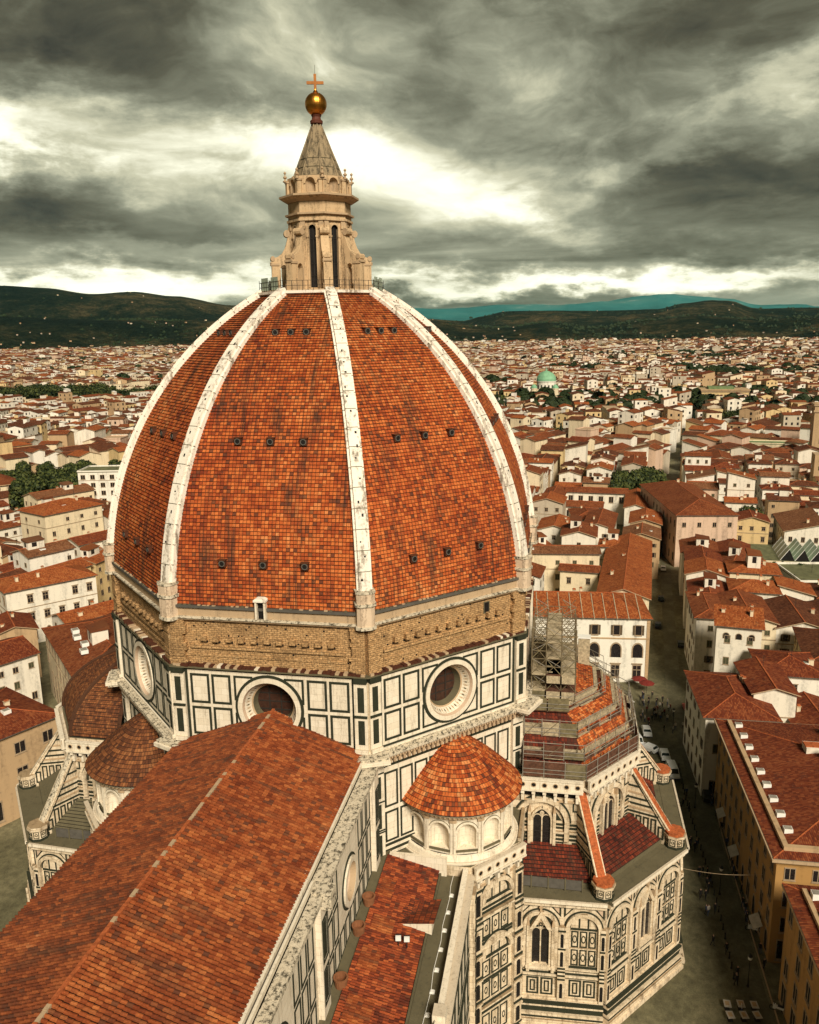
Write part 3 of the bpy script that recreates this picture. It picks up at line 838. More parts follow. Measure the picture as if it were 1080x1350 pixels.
def lantern():
    SQ = Matrix.Diagonal((.89, .89, 1, 1)); mb = MB()
    mb.prism(octa(7.7), 82.55, 82.95, 'stone_warm', bottom=True); mb.prism(octa(8.0), 82.95, 83.25, 'marble_rib', bottom=True); mb.prism(octa(7.5), 83.25, 83.4, 'stone_warm')
    mb.build('lantern_base', CATH); mb = MB(SQ)
    R = 4.1; c8 = octa(R)
    for k in range(8):
        F = Fac(mb, c8[k], c8[(k+1) % 8], 83.4); Wd = F.W; uc = Wd/2
        arch_hole(F, 0, Wd, 0, 8.2, uc, .3, 6.85, .50, 'lantern_stone')
        F.ring(uc, 6.85, .50, .72, 0, .10, 'lantern_stone', 0, pi, 12); F.box(uc-.72, uc-.5, .3, 6.85, 0, .10, 'lantern_stone'); F.box(uc+.5, uc+.72, .3, 6.85, 0, .10, 'lantern_stone')
        F.box(uc-.82, uc-.45, 5.95, 6.15, 0, .18, 'lantern_stone'); F.box(uc+.45, uc+.82, 5.95, 6.15, 0, .18, 'lantern_stone')
        for s_ in (0, 1):
            a, b = (0.05, .62) if s_ == 0 else (Wd-.62, Wd-.05)
            F.box(a, b, 0, 6.9, 0, .16, 'lantern_stone'); F.box(a-.06, b+.06, 6.9, 7.25, 0, .26, 'lantern_stone'); F.box(a-.03, b+.03, 7.25, 7.8, 0, .20, 'stone_warm')
    for r, z0, z1, m in ((4.45, 91.2, 91.45, 'lantern_stone'), (4.25, 91.45, 91.9, 'lantern_stone'), (4.65, 91.9, 92.1, 'stone_warm'), (4.2, 92.1, 93.35, 'lantern_stone')):
        mb.prism(octa(r), z0, z1, m, bottom=True)
    for r0, r1, z0, z1, m in ((4.3, 4.9, 93.35, 93.65, 'stone_warm'), (4.9, 5.35, 93.65, 93.9, 'lantern_stone')):
        a, b = octa(r0), octa(r1)
        for k in range(8):
            q = (k+1) % 8; mb.face([(*a[k], z0), (*a[q], z0), (*b[q], z1), (*b[k], z1)], m)
    mb.prism(octa(5.35), 93.9, 94.12, 'stone_warm')
    # attic with shell niches
    att = octa(4.15)
    for k in range(8):
        F = Fac(mb, att[k], att[(k+1) % 8], 94.12); Wd = F.W; uc = Wd/2
        arch_hole(F, 0, Wd, 0, 1.98, uc, .25, 1.15, .66, 'lantern_stone'); niche(F, uc, .25, 1.15, .66, 'stone_warm', 8, .9)
        F.ring(uc, 1.15, .66, .86, 0, .14, 'lantern_stone', 0, pi, 10)
        F.box(-.05, .42, 0, 1.5, 0, .28, 'lantern_stone'); F.box(Wd-.42, Wd+.05, 0, 1.5, 0, .28, 'lantern_stone'); F.box(-.12, .5, 1.5, 1.68, 0, .38, 'stone_warm'); F.box(Wd-.5, Wd+.12, 1.5, 1.68, 0, .38, 'stone_warm')
        a = radians(ANG[k]); x, y = 4.42*cos(a), 4.42*sin(a)
        mb.lathe([(.30, 95.78), (.34, 95.9), (.14, 96.0), (.12, 96.15), (.24, 96.23), (.27, 96.37), (.10, 96.47), (.07, 96.65), (.17, 96.73), (.19, 96.85), (0.0, 97.0)], 'stone_warm', x, y, 8)
    mb.prism(att, 96.10, 96.16, 'stone_warm')
    core = mb.build('lantern', CATH)
    wm = MB(); 
    for k in range(8):
        F = Fac(wm, c8[k], c8[(k+1) % 8], 83.4); uc = F.W/2
        w = MB(SQ); G = Fac(w, c8[k], c8[(k+1) % 8], 83.4)
        G.poly(G.arch_pts(uc, .3, 6.85, .5), -.6, -.35, 'dark', False)
        for s_ in (-1, 1): w.face([G.P(uc+s_*.5, .3, 0), G.P(uc+s_*.5, .3, -.4), G.P(uc+s_*.5, 6.9, -.4), G.P(uc+s_*.5, 6.9, 0)], 'stone_warm')
        G.box(uc-.04, uc+.04, .3, 7.2, -.35, -.28, 'iron')
        for v in (1.6, 3.0, 4.4, 5.8): G.box(uc-.5, uc+.5, v, v+.06, -.35, -.28, 'iron')
        w.build('window', core)
    # buttresses
    for k in range(8):
        a = radians(ANG[k]); b = MB(SQ @ Matrix.Rotation(a, 4, 'Z'))
        hw = .52
        out = [(3.7, 83.4), (4.55, 83.4), (4.55, 85.9), (4.75, 86.3), (5.1, 86.45), (5.45, 86.3), (5.65, 85.9), (5.65, 83.4), (6.75, 83.4), (6.75, 86.9), (6.5, 87.2), (5.9, 87.35), (5.3, 87.75), (4.85, 88.4), (4.55, 89.2), (4.4, 89.95), (3.7, 89.95)]
        # side faces as strips so the doorway stays open
        for s_ in (-1, 1):
            y = hw*s_
            strips = [[(3.7, 83.4), (4.55, 83.4), (4.55, 89.2), (4.4, 89.95), (3.7, 89.95)], [(5.65, 83.4), (6.75, 83.4), (6.75, 86.9), (6.5, 87.2), (5.9, 87.35), (5.65, 87.5)],
                      [(4.55, 85.9), (4.75, 86.3), (5.1, 86.45), (5.45, 86.3), (5.65, 85.9), (5.65, 87.5), (5.3, 87.75), (4.85, 88.4), (4.55, 89.2)]]
            for q in strips: b.face([(x, y, z) for x, z in (q if s_ < 0 else q[::-1])], 'lantern_stone')
        for (p, q) in zip(out, out[1:]+out[:1]): b.face([(p[0], -hw, p[1]), (p[0], hw, p[1]), (q[0], hw, q[1]), (q[0], -hw, q[1])], 'lantern_stone')
        for s_ in (-1, 1):
            y0, y1 = (hw, hw+.10) if s_ > 0 else (-hw-.10, -hw)
            b.box(5.75, 6.85, y0, y1, 83.4, 84.1, 'stone_warm'); b.box(5.7, 6.9, y0, y1, 86.35, 86.6, 'stone_warm')
            b.box(4.5, 4.62, y0, y1, 83.4, 85.9, 'stone_warm'); b.box(5.58, 5.72, y0, y1, 84.1, 85.9, 'stone_warm')
        b.box(6.75, 6.9, -hw-.1, hw+.1, 86.5, 86.75, 'stone_warm'); b.box(6.0, 6.86, -.4, .4, 86.9, 87.25, 'lantern_stone')
        for (x, z, r) in ((6.55, 87.15, .30), (4.55, 90.0, .42)):
            for i in range(10):
                t0, t1 = 2*pi*i/10, 2*pi*(i+1)/10
                b.face([(x+r*cos(t0), -hw-.08, z+r*sin(t0)), (x+r*cos(t0), hw+.08, z+r*sin(t0)), (x+r*cos(t1), hw+.08, z+r*sin(t1)), (x+r*cos(t1), -hw-.08, z+r*sin(t1))][::-1], 'lantern_stone')
            for s_ in (-1, 1): b.face([(x+r*cos(2*pi*i/10), s_*(hw+.08), z+r*sin(2*pi*i/10)) for i in (range(10) if s_ < 0 else reversed(range(10)))], 'stone_warm')
        b.build('buttress', core)
    # cone roof
    m = MB(SQ)
    a8, b8 = octa(3.55), octa(.55)
    for k in range(8):
        q = (k+1) % 8; m.face([(*a8[k], 95.6), (*a8[q], 95.6), (*b8[q], 102.3), (*b8[k], 102.3)], 'cone_stone')
        m.tube((*a8[k], 95.6), (*b8[k], 102.3), .17, 'cone_stone', 6, .09)
    for t in (.1, .25, .4): m.prism(octa(3.56-(3.0*t)+.05), 95.6+6.7*t, 95.6+6.7*t+.05, 'stone_grey')
    m.build('cone_roof', core)
    g = MB(); g.lathe([(.5, 102.2), (.72, 102.3), (.75, 102.6), (.55, 102.75), (.5, 103.0), (.62, 103.25)], 'red_collar', n=16); g.build('collar', core, True)
    g = MB(); g.sphere((0, 0, 104.42), 1.27, 'gold', 32, 20); g.lathe([(.25, 105.6), (.30, 105.75), (.16, 105.9), (.12, 106.05)], 'gold', n=12); g.build('ball', core, True)
    g = MB(Matrix.Rotation(radians(14), 4, 'Z'))
    g.box(-.10, .10, -.15, .15, 105.9, 107.65, 'bronze'); g.box(-.10, .10, -.98, -.15, 106.55, 106.87, 'bronze'); g.box(-.10, .10, .15, .98, 106.55, 106.87, 'bronze')
    g.tube((0, 0, 107.65), (0, 0, 108.6), .025, 'iron', 4); g.build('cross', core)
    # gallery railing
    g = MB(); R = 7.55; c = octa(R)
    for k in range(8):
        p, q = Vector((*c[k], 83.25)), Vector((*c[(k+1) % 8], 83.25))
        for h in (.55, 1.1): g.tube(p+Vector((0, 0, h)), q+Vector((0, 0, h)), .03, 'iron', 4)
        for i in range(9):
            x = p.lerp(q, i/9); g.tube(x, x+Vector((0, 0, 1.35 if i % 3 == 0 else 1.1)), .035, 'iron', 4)
        if k in (1, 2, 5, 6):
            for i in (0, 1):
                a, b = p.lerp(q, .1+.45*i), p.lerp(q, .42+.45*i); g.face([a+Vector((0, 0, .15)), b+Vector((0, 0, .15)), b+Vector((0, 0, 1.6)), a+Vector((0, 0, 1.6))], 'green_glass')
    g.build('railing', core)


def pantile_slope(mb, x0, x1, pr, pe, mat, pitch=.46, tl=.50, amp=.12, seed=1, rise=.045, pan='nave_pan'):
    """covers and pans running down the slope; pr=(y,z) ridge, pe=(y,z) eave"""
    r2 = random.Random(seed)
    dy, dz = pe[0]-pr[0], pe[1]-pr[1]; L = hypot(dy, dz); ty, tz = dy/L, dz/L
    ny, nz = (-tz, ty) if ty > 0 else (tz, -ty)
    if nz < 0: ny, nz = -ny, -nz
    nc = int((x1-x0)/pitch); nr = int(L/tl)
    prf = [(0.0, 0.0), (.34, .0), (.42, .66), (.58, 1.0), (.80, 1.0), (.94, .66), (1.0, 0.0)]
    flip = ty > 0
    for c in range(nc):
        jit = [r2.uniform(-.02, .02) for _ in range(nr)]
        for r in range(nr):
            s0, s1 = L*r/nr, L*(r+1)/nr+.03
            k = amp*r2.uniform(.85, 1.12); dx = r2.uniform(-.02, .02)
            top = []; bot = []
            for f, h in prf:
                x = x0+(c+f)*pitch+dx
                a = h*k*.9; b = h*k+rise
                top.append((x, pr[0]+ty*s0+ny*a, pr[1]+tz*s0+nz*a)); bot.append((x, pr[0]+ty*s1+ny*b, pr[1]+tz*s1+nz*b))
            for i in range(len(prf)-1):
                cc = c*2+(0 if i == 0 else 1)
                u0, u1 = (cc+.3)*pitch, (cc+.7)*pitch; v0, v1 = (r+.3)*tl, (r+.7)*tl
                q = [bot[i], bot[i+1], top[i+1], top[i]]; uv = [(u0, v0), (u1, v0), (u1, v1), (u0, v1)]
                if flip: q.reverse(); uv.reverse()
                mb.face(q, (mat if i else pan), uv)
                if i in (0, 5): continue
                low = [(p[0], p[1]-ny*.05, p[2]-nz*.05) for p in (bot[i], bot[i+1])]
                q = [low[0], low[1], bot[i+1], bot[i]]
                if flip: q.reverse()
                mb.face(q, 'dark')


YC = -10.9    # clerestory wall plane


def nave():
    XW, XE = -90.0, -24.2
    mb = MB()
    pantile_slope(mb, XW, XE, (-.05, 39.85), (-9.95, 36.2), 'nave_tile', seed=1, pitch=.36, tl=.42, amp=.17, rise=.05)
    pantile_slope(mb, XW, XE, (.05, 39.85), (10.3, 36.1), 'nave_shaded', seed=2, pitch=.36, tl=.42, amp=.17, rise=.05)
    r2 = random.Random(8); x = XW
    while x < XE:
        l = r2.uniform(.5, .9); mb.box(x, min(XE, x+l-.03), -.15, .15, 39.8, 40.02+r2.uniform(-.03, .03), 'tile_coping' if r2.random() < .75 else 'stone_warm'); x += l
    # old mortar repairs on the north slope and near the ridge
    mb.build('nave_roof', CATH)
    m = MB()
    m.box(XW, XE, -9.9, 10.2, 34.0, 35.9, 'stone_grey'); m.face([(XE+.1, -9.9, 35.9), (XE+.1, 10.2, 35.9), (XE+.1, 0, 39.8)], 'marble_white')
    # south eave: curb, gutter, mossy ledge, cornice
    for a, b, e in ((XW, -45.5, 0.0), (-45.5, XE, .45)):
        m.box(a, b, -10.22+e, -9.95+e, 35.95, 36.32, 'marble_white'); m.box(a, b, -10.42+e, -10.22+e, 35.8, 35.98, 'lead'); m.box(a, b, -10.62+e, -10.42+e, 35.8, 36.2, 'marble_white')
        x = a
        while x < b:
            l = r2.uniform(.7, 1.3); m.box(x, min(b, x+l-.02), -11.6, -10.62+e, 35.15, 35.55+r2.uniform(-.04, .04), 'stone_mossy'); x += l
    m.box(XW, XE, -11.5, YC, 34.85, 35.15, 'marble_white'); m.box(XW, XE, -11.3, YC, 34.5, 34.85, 'stone_warm')
    m.box(-46.3, -44.9, -12.25, -10.6, 34.3, 35.75, 'stone_mossy')
    # clerestory wall
    F = Fac(m, (XW, YC), (XE, YC), 23.0); Wd = F.W; H = 11.5
    ocs = [-36.2-XW, -55.9-XW]
    seg = [0, ocs[1]-3, ocs[1]+3, ocs[0]-3, ocs[0]+3, Wd]
    vc = 6.5
    for i in range(5):
        if i in (1, 3): wall_hole(F, seg[i], seg[i+1], 0, H, (seg[i]+seg[i+1])/2, vc, 1.75, 'marble_white')
        else: F.plane(seg[i], seg[i+1], 0, H, 0, 'marble_white')
    for px_ in (-45.6-XW, -26.4-XW, -65.0-XW):
        F.box(px_-.9, px_+.9, 0, H, 0, .5, 'marble_white')
        for v0, v1 in ((2.2, 5.6), (6.2, 10.2)):
            F.panel(px_-.7, px_+.7, v0, v1, .2, .5+.05); F.box(px_-.35, px_+.35, v0+.35, v1-.35, .5, .53, 'marble_green')
    u = .4
    while u < Wd-1.6:
        for v0, v1 in ((1.0, 3.6), (3.9, 7.2), (7.5, 10.9)):
            uc = u+.78
            if any(abs(uc-o) < 2.9 and v1 > vc-2.6 and v0 < vc+2.6 for o in ocs): continue
            if any(abs(uc-(p-XW)) < 1.6 for p in (-45.6, -26.4, -65.0)): continue
            F.panel(u, u+1.5, v0, v1, .22)
        u += 1.78
    for v in (0, .45, 11.1): F.box(0, Wd, v, v+.22, 0, .07, 'marble_green')
    wall = m.build('nave_wall', CATH)
    for o in ocs:
        w = MB(); G = Fac(w, (XW, YC), (XE, YC), 23.0)
        G.ring(o, vc, 2.25, 2.5, 0, .1, 'marble_green', n=32); G.ring(o, vc, 1.72, 2.25, -.1, .28, 'marble_white', n=32)
        G.cone_ring(o, vc, 1.72, .26, 1.45, -.25, 'stone_warm'); G.cone_ring(o, vc, 1.45, -.25, 1.3, -.7, 'marble_pink')
        G.poly([(o+1.32*cos(2*pi*i/24), vc+1.32*sin(2*pi*i/24)) for i in range(24)], 0, -.68, 'glass_brown', False)
        w.build('round_window', wall)
    # south aisle
    a = MB()
    pantile_slope(a, XW, -24.5, (-12.0, 24.3), (-17.5, 22.95), 'aisle_cover', pitch=.30, tl=.42, amp=.13, seed=4, rise=.04)
    a.box(XW, -22.5, -17.6, -12.0, 21.6, 22.45, 'stone_grey'); a.box(XW, -24.5, -17.75, -17.55, 22.3, 22.75, 'stone_grey'); a.box(XW, -22.4, -12.2, YC-.02, 23.0, 24.15, 'stone_grey')
    a.box(-24.6, -24.2, -18.3, -12.2, 22.4, 24.5, 'marble_white')
    # little gabled dormer with white cheek
    x0 = -33.8
    a.face([(x0, -15.0, 23.55), (x0, -18.15, 22.75), (x0, -18.15, 23.95)], 'marble_white'); a.face([(x0, -18.15, 22.7), (x0+4.6, -18.15, 22.8), (x0, -18.15, 23.95)], 'marble_white')
    a.face([(x0-.15, -14.7, 23.75), (x0-.15, -18.4, 24.1), (x0+4.9, -18.4, 22.95), (x0+3.2, -15.3, 23.6)], 'aisle_tile', [(0, 3.6), (0, 0), (4.9, 0), (3.4, 3.2)])
    # newer patches of tile
    za = lambda y: 24.3-(abs(y)-12.0)*1.55/6.2+.07
    for x0, x1, y0, y1 in ((-40.5, -37.6, -14.2, -12.5), (-46.5, -43.2, -14.8, -12.6), (-31.0, -28.2, -13.6, -12.3), (-35.8, -33.6, -14.6, -12.6)):
        pantile_slope(a, x0, x1, (y1, za(y1)), (y0, za(y0)), 'nave_tile', pitch=.30, tl=.42, amp=.13, seed=int(-x0*7), rise=.04, pan='nave_tile')
    a.build('aisle_roof', CATH)
    w = MB()
    w.box(XW, -23.8, -20.15, -17.6, 21.5, 22.35, 'stone_grey'); w.box(XW, -24.3, -20.5, -20.15, 21.0, 23.3, 'marble_aged'); w.box(XW, -24.3, -20.6, -20.05, 23.3, 23.45, 'marble_white')
    w.box(-44.2, -42.9, -20.9, -19.8, 22.0, 23.8, 'marble_white')
    F = Fac(w, (XW, -20.8), (-24.3, -20.8), 0.0); F.plane(0, F.W, 0, 22.4, 0, 'marble_white'); F.box(0, F.W, 22.4, 22.8, -.6, .45, 'marble_white')
    F.box(0, F.W, 22.0, 22.4, 0, .3, 'stone_warm')
    for v in (20.4, 19.2, 14.0, 13.2, 8.0, 6.0, 4.2): F.box(0, F.W, v, v+.35, 0, .08, 'marble_green')
    for i in range(16):
        for v0, v1 in ((15, 19), (9, 13), (1.5, 4)): F.panel(F.W-2.6-i*2.6, F.W-.4-i*2.6, v0, v1, .25)
    w.build('aisle_wall', CATH)
    # lamps along the walk, pots, floodlights
    lamp = MB(); lamp.box(-.22, .22, -.22, .22, 0, .06, 'white_paint'); lamp.box(-.15, .15, -.15, .15, .06, .16, 'white_paint'); lm = lamp.mesh('walk_lamp')
    for i in range(10): inst('walk_lamp', lm, CATH, (-27.5-2.55*i, -19.2, 22.36))
    cb = MB()
    for i in range(12): cb.tube((-24-2*i, -19.0+.08*sin(i*2.1), 22.4), (-26-2*i, -19.0+.08*sin((i+1)*2.1), 22.4), .03, 'white_paint', 4)
    cb.build('walk_cable', CATH)
    pot = MB(); pot.lathe([(.42, 0), (.52, .1), (.58, .85), (.66, .9), (.66, 1.0), (.5, 1.0), (.48, .5), (0, .5)], 'terracotta_pot', n=14); pm = pot.mesh('vent_pot', True)
    for x in (-32.3, -36.4, -42.8): inst('vent_pot', pm, CATH, (x, -11.75, 24.1))
    fl = MB(); fl.tube((0, 0, 0), (0, 0, .7), .06, 'iron'); fl.box(-.25, .25, -.16, .16, .7, 1.1, 'white_paint'); fl.box(-.28, .28, -.2, -.1, .65, 1.15, 'iron'); fm = fl.mesh('floodlight')
    for p in ((-36.6, -15.5), (-36.6, -16.3)): inst('floodlight', fm, CATH, (*p, 23.45), radians(100))


def exedra(M, tile, side):
    c = (-17.4, -18.5); r = 6.15; z0, z1 = 24.3, 29.25
    a0, a1 = radians(225-97), radians(225+97)
    mb = MB(M)
    mb.lathe([(6.85, 23.3), (6.9, 23.72), (6.6, 23.78), (6.45, 24.25), (6.2, 24.35)], 'marble_white', *c, 40, a0, a1)
    n = 7; th = [a0+(a1-a0)*i/n for i in range(n+1)]
    P = [(c[0]+r*cos(t), c[1]+r*sin(t)) for t in th]
    for i in range(n):
        F = Fac(mb, P[i], P[i+1], z0); uc = F.W/2; H = z1-z0
        arch_hole(F, 0, F.W, 0, H, uc, .55, 2.55, 1.02, 'marble_white', 12); niche(F, uc, .55, 2.55, 1.02, 'marble_white', 12, .95)
        F.ring(uc, 2.55, 1.02, 1.24, 0, .12, 'marble_white', 0, pi, 14); F.ring(uc, 2.55, 1.24, 1.30, 0, .05, 'stone_grey', 0, pi, 14)
        F.box(uc-1.15, uc+1.15, .33, .53, 0, .16, 'stone_grey')
        for s_ in (0.14, F.W-.14):
            F.box(s_-.13, s_+.13, .1, 3.95, 0, .16, 'marble_white'); F.box(s_-.2, s_+.2, 3.85, 4.15, 0, .24, 'stone_warm'); F.box(s_-.2, s_+.2, .0, .25, 0, .22, 'marble_white')
    ez = 29.25
    mb.lathe([(6.2, 28.55), (6.45, 28.6), (6.5, 28.8), (6.2, 28.82)], 'stone_warm', *c, 40, a0, a1); mb.lathe([(6.2, 28.9), (6.8, 29.05), (6.95, 29.3), (6.95, 29.42), (6.0, 29.45)], 'marble_white', *c, 40, a0, a1)
    for i in range(46):
        t = a0+(a1-a0)*(i+.5)/46; mb.rbox(c[0]+6.5*cos(t), c[1]+6.5*sin(t), .2, .1, 28.82, 29.05, t, 'stone_warm')
    body = mb.build('exedra', CATH)
    t = MB(M); rows = 21; ap = Vector((c[0], c[1], 35.6))
    # apex lies on the drum wall behind the centre
    apx, apy = c[0]+.5, c[1]+.5
    R0 = 7.2
    for k in range(rows):
        f0, f1 = k/rows, (k+1)/rows
        nn = 56
        for i in range(nn):
            t0 = a0+(a1-a0)*i/nn; t1 = a0+(a1-a0)*(i+1)/nn
            q = lambda f, tt, l: (c[0]+R0*(1-f)*cos(tt)+(apx-c[0])*f+l*.6*cos(tt), c[1]+R0*(1-f)*sin(tt)+(apy-c[1])*f+l*.6*sin(tt), 29.45+6.05*f+.35*sin(pi*f)+l)
            a, b, c2, d = q(f0, t0, .10), q(f0, t1, .10), q(f1, t1, .03), q(f1, t0, .03)
            r_0, r_1 = R0*(1-f0), R0*(1-f1); v0, v1 = k*.36+.015, k*.36+.345
            um = (t0+t1)/2; kk = max(1, round(R0*(1-(f0+f1)/2)/R0*14))/14*R0
            t.face([a, b, c2, d], tile, [(t0*kk, v0), (t1*kk, v0), (t1*kk, v1), (t0*kk, v1)])
            t.face([q(f0, t0, -.02), q(f0, t1, -.02), b, a], 'dark')
    t.build('cone_roof', body)


def arch_tier(F, u0, u1, vs, kind):
    """lower tribune bay between pilasters; kind: 'window' or 'panel'"""
    uc = (u0+u1)/2; r = (u1-u0)/2-.38
    G, Wt = 'marble_green', 'marble_aged'
    F.ring(uc, vs, r-.42, r, 0, .42, Wt, 0, pi, 18); F.ring(uc, vs, r, r+.16, 0, .12, G, 0, pi, 18); F.ring(uc, vs, r-.56, r-.42, 0, .10, G, 0, pi, 18)
    for s_ in (-1, 1):
        a = uc+s_*(r-.0); F.box(min(a, a-s_*.42), max(a, a-s_*.42), 7.4, vs, 0, .38, Wt)
    # tympanum strips
    ri = r-.56
    for q in (-.34, .34): F.box(uc+q*ri-.09, uc+q*ri+.09, vs, vs+sqrt(ri*ri-(q*ri)**2)-.1, 0, .05, G)
    F.box(uc-ri, uc+ri, vs-.30, vs-.05, 0, .07, G)
    if kind == 'panel':
        w = (2*ri)/3
        for v0, v1 in ((vs-2.55, vs-.45), (vs-4.95, vs-2.85)):
            for k in range(3):
                a = uc-ri+k*w; F.panel(a+.08, a+w-.08, v0, v1, .15)
                m = a+w/2; F.ring(m, (v0+v1)/2, .17, .24, 0, .05, G, n=12, sv=2.1)
        F.box(uc-ri, uc+ri, vs-2.78, vs-2.62, 0, .10, Wt); F.box(uc-ri, uc+ri, vs-5.25, vs-5.02, 0, .09, G)
    else:
        for s_ in (-1, 1):
            a = uc+s_*(ri-.38)
            for v0, v1 in ((vs-2.55, vs-.45), (vs-4.95, vs-2.85)):
                F.panel(a-.36, a+.36, v0, v1, .13); F.ring(a, (v0+v1)/2, .12, .19, 0, .05, G, n=10, sv=2.4)


def gothic_window(name, par, M, a, b, z, uc, v0, vs, r, gable=True, mat='glass_dark'):
    w = MB(M); F = Fac(w, a, b, z); Wt = 'marble_aged'
    F.poly(F.arch_pts(uc, v0, vs, r, 8, .45), 0, .06, mat, False)
    R = r*1.45; am = math.acos((R-r)/R)
    for s_ in (-1, 1):
        pr = None
        for i in range(9):
            t = am*i/8; p = (uc+s_*(r-R+R*cos(t)), vs+R*sin(t)); q = (uc+s_*(r-R+(R+.28)*cos(t)), vs+(R+.28)*sin(t))
            if pr:
                k = [F.P(*pr[0], .38), F.P(*pr[1], .38), F.P(*q, .38), F.P(*p, .38)]; w.face(k if s_ > 0 else k[::-1], Wt)
                k = [F.P(*pr[1], .38), F.P(*pr[1], 0), F.P(*q, 0), F.P(*q, .38)]; w.face(k if s_ > 0 else k[::-1], Wt)
                k = [F.P(*pr[0], .06), F.P(*pr[0], .38), F.P(*p, .38), F.P(*p, .06)]; w.face(k if s_ > 0 else k[::-1], 'stone_warm')
            pr = (p, q)
        x = uc+s_*r
        F.box(min(x, x+s_*.28), max(x, x+s_*.28), v0-.3, vs, 0, .38, Wt); F.box(min(x+s_*.28, x+s_*.62), max(x+s_*.28, x+s_*.62), v0-1.0, vs+1.0, 0, .55, Wt)
        F.poly([(x+s_*.28, vs+1.0), (x+s_*.62, vs+1.0), (x+s_*.45, vs+2.2)] if s_ > 0 else [(x-.62, vs+1.0), (x-.28, vs+1.0), (x-.45, vs+2.2)], 0, .5, 'stone_warm')
    F.box(uc-r-.7, uc+r+.7, v0-.55, v0-.25, 0, .6, Wt); F.box(uc-.07, uc+.07, v0, vs+r*.9, .06, .22, Wt)
    for s_ in (-.5, .5): F.ring(uc+s_*r, vs+.1, r*.42, r*.5, .06, .16, Wt, 0, pi, 8)
    F.ring(uc, vs+r*.75, .16, .26, .06, .18, Wt, n=10)
    n = int((vs-v0)/1.0)
    for i in range(1, n+1): F.box(uc-r, uc+r, v0+i*(vs-v0)/(n+1)-.02, v0+i*(vs-v0)/(n+1)+.02, .06, .10, 'iron')
    if gable:
        t = vs+r*1.25
        F.poly([(uc-r-.75, vs+.35), (uc+r+.75, vs+.35), (uc, t+2.4)], 0, .10, 'marble_green', False)
        F.poly([(uc-r-.35, vs+.55), (uc-r*.75, vs+.75), (uc, t+.9), (uc+r*.75, vs+.75), (uc+r+.35, vs+.55), (uc, t+1.75)], .0, .62, Wt)
        F.poly([(uc-r*.6, vs+1.1), (uc+r*.6, vs+1.1), (uc, t+.75)], .38, .44, 'stone_warm', False); F.ring(uc, t+.05, .12, .24, .44, .5, 'marble_green', n=10)
        F.box(uc-.12, uc+.12, t+1.6, t+2.1, .2, .5, 'stone_warm'); F.poly([(uc-.25, t+2.1), (uc+.25, t+2.1), (uc, t+2.7)], .15, .5, 'stone_warm')
    return w.build(name, par)


def gallery(F, v, proj_, h=1.15, holes=True):
    """corbelled walk with pierced parapet"""
    W_ = F.W; n = max(3, int(W_/1.25)); p = W_/n
    for i in range(n):
        a = (i+.5)*p
        F.box(a-.16, a+.16, v-1.5, v-.45, 0, proj_*.55, 'marble_white'); F.box(a-.2, a+.2, v-.45, v, 0, proj_*.95, 'marble_white')
        F.poly([(a+.2, v-1.1), (a+p-.2, v-1.1), (a+p-.2, v-.55), (a+p*.5, v-.15), (a+.2, v-.55)] if i < n-1 else [(a+.2, v-1.1), (W_, v-1.1), (W_, v-.4), (a+.2, v-.55)], 0, .05, 'dark', False)
    F.box(0, W_, v, v+.22, -.3, proj_+.12, 'marble_white'); F.box(0, W_, v-1.7, v-1.5, 0, .18, 'stone_warm')
    F.box(0, W_, v+.22, v+.22+h, proj_-.28, proj_, 'marble_white', skip=''); F.box(0, W_, v+.22+h, v+.38+h, proj_-.38, proj_+.12, 'marble_white', skip='')
    if holes:
        n = max(3, int(W_/1.15)); p = W_/n
        for i in range(n):
            c = ((i+.5)*p, v+.22+h/2)
            F.poly([(c[0]+.23*cos(2*pi*j/10), c[1]+.23*sin(2*pi*j/10)) for j in range(10)], 0, proj_+.012, 'dark', False)
            F.ring(c[0], c[1], .24, .31, proj_, proj_+.05, 'stone_warm', n=10)


TC = (1.0, -26.3)
LOWP = [(-18.6, -18.0), (-17.8, -35.3), (-6.4, -44.7), (9.2, -44.7), (20.6, -35.3), (21.4, -18.0)]
UPPP = [(-12.2, -20.0), (-12.2, -32.5), (-4.2, -38.6), (6.2, -38.6), (14.2, -32.5), (14.2, -20.0)]
CRN = [(-12.2, -25.6), (-12.2, -32.5), (-4.2, -38.6), (6.2, -38.6), (14.2, -32.5), (14.2, -25.6)]


def scaled(k, pts=None): return [(TC[0]+(x-TC[0])*k, (TC[1]+(y-TC[1])*k) if i not in (0, 5) else y) for i, (x, y) in enumerate(pts or CRN)]


def between(f):
    lo = [(-18.6, -25.6)]+LOWP[1:5]+[(21.4, -25.6)]
    return [(a[0]+(b[0]-a[0])*f, a[1]+(b[1]-a[1])*f) for a, b in zip(CRN, lo)]


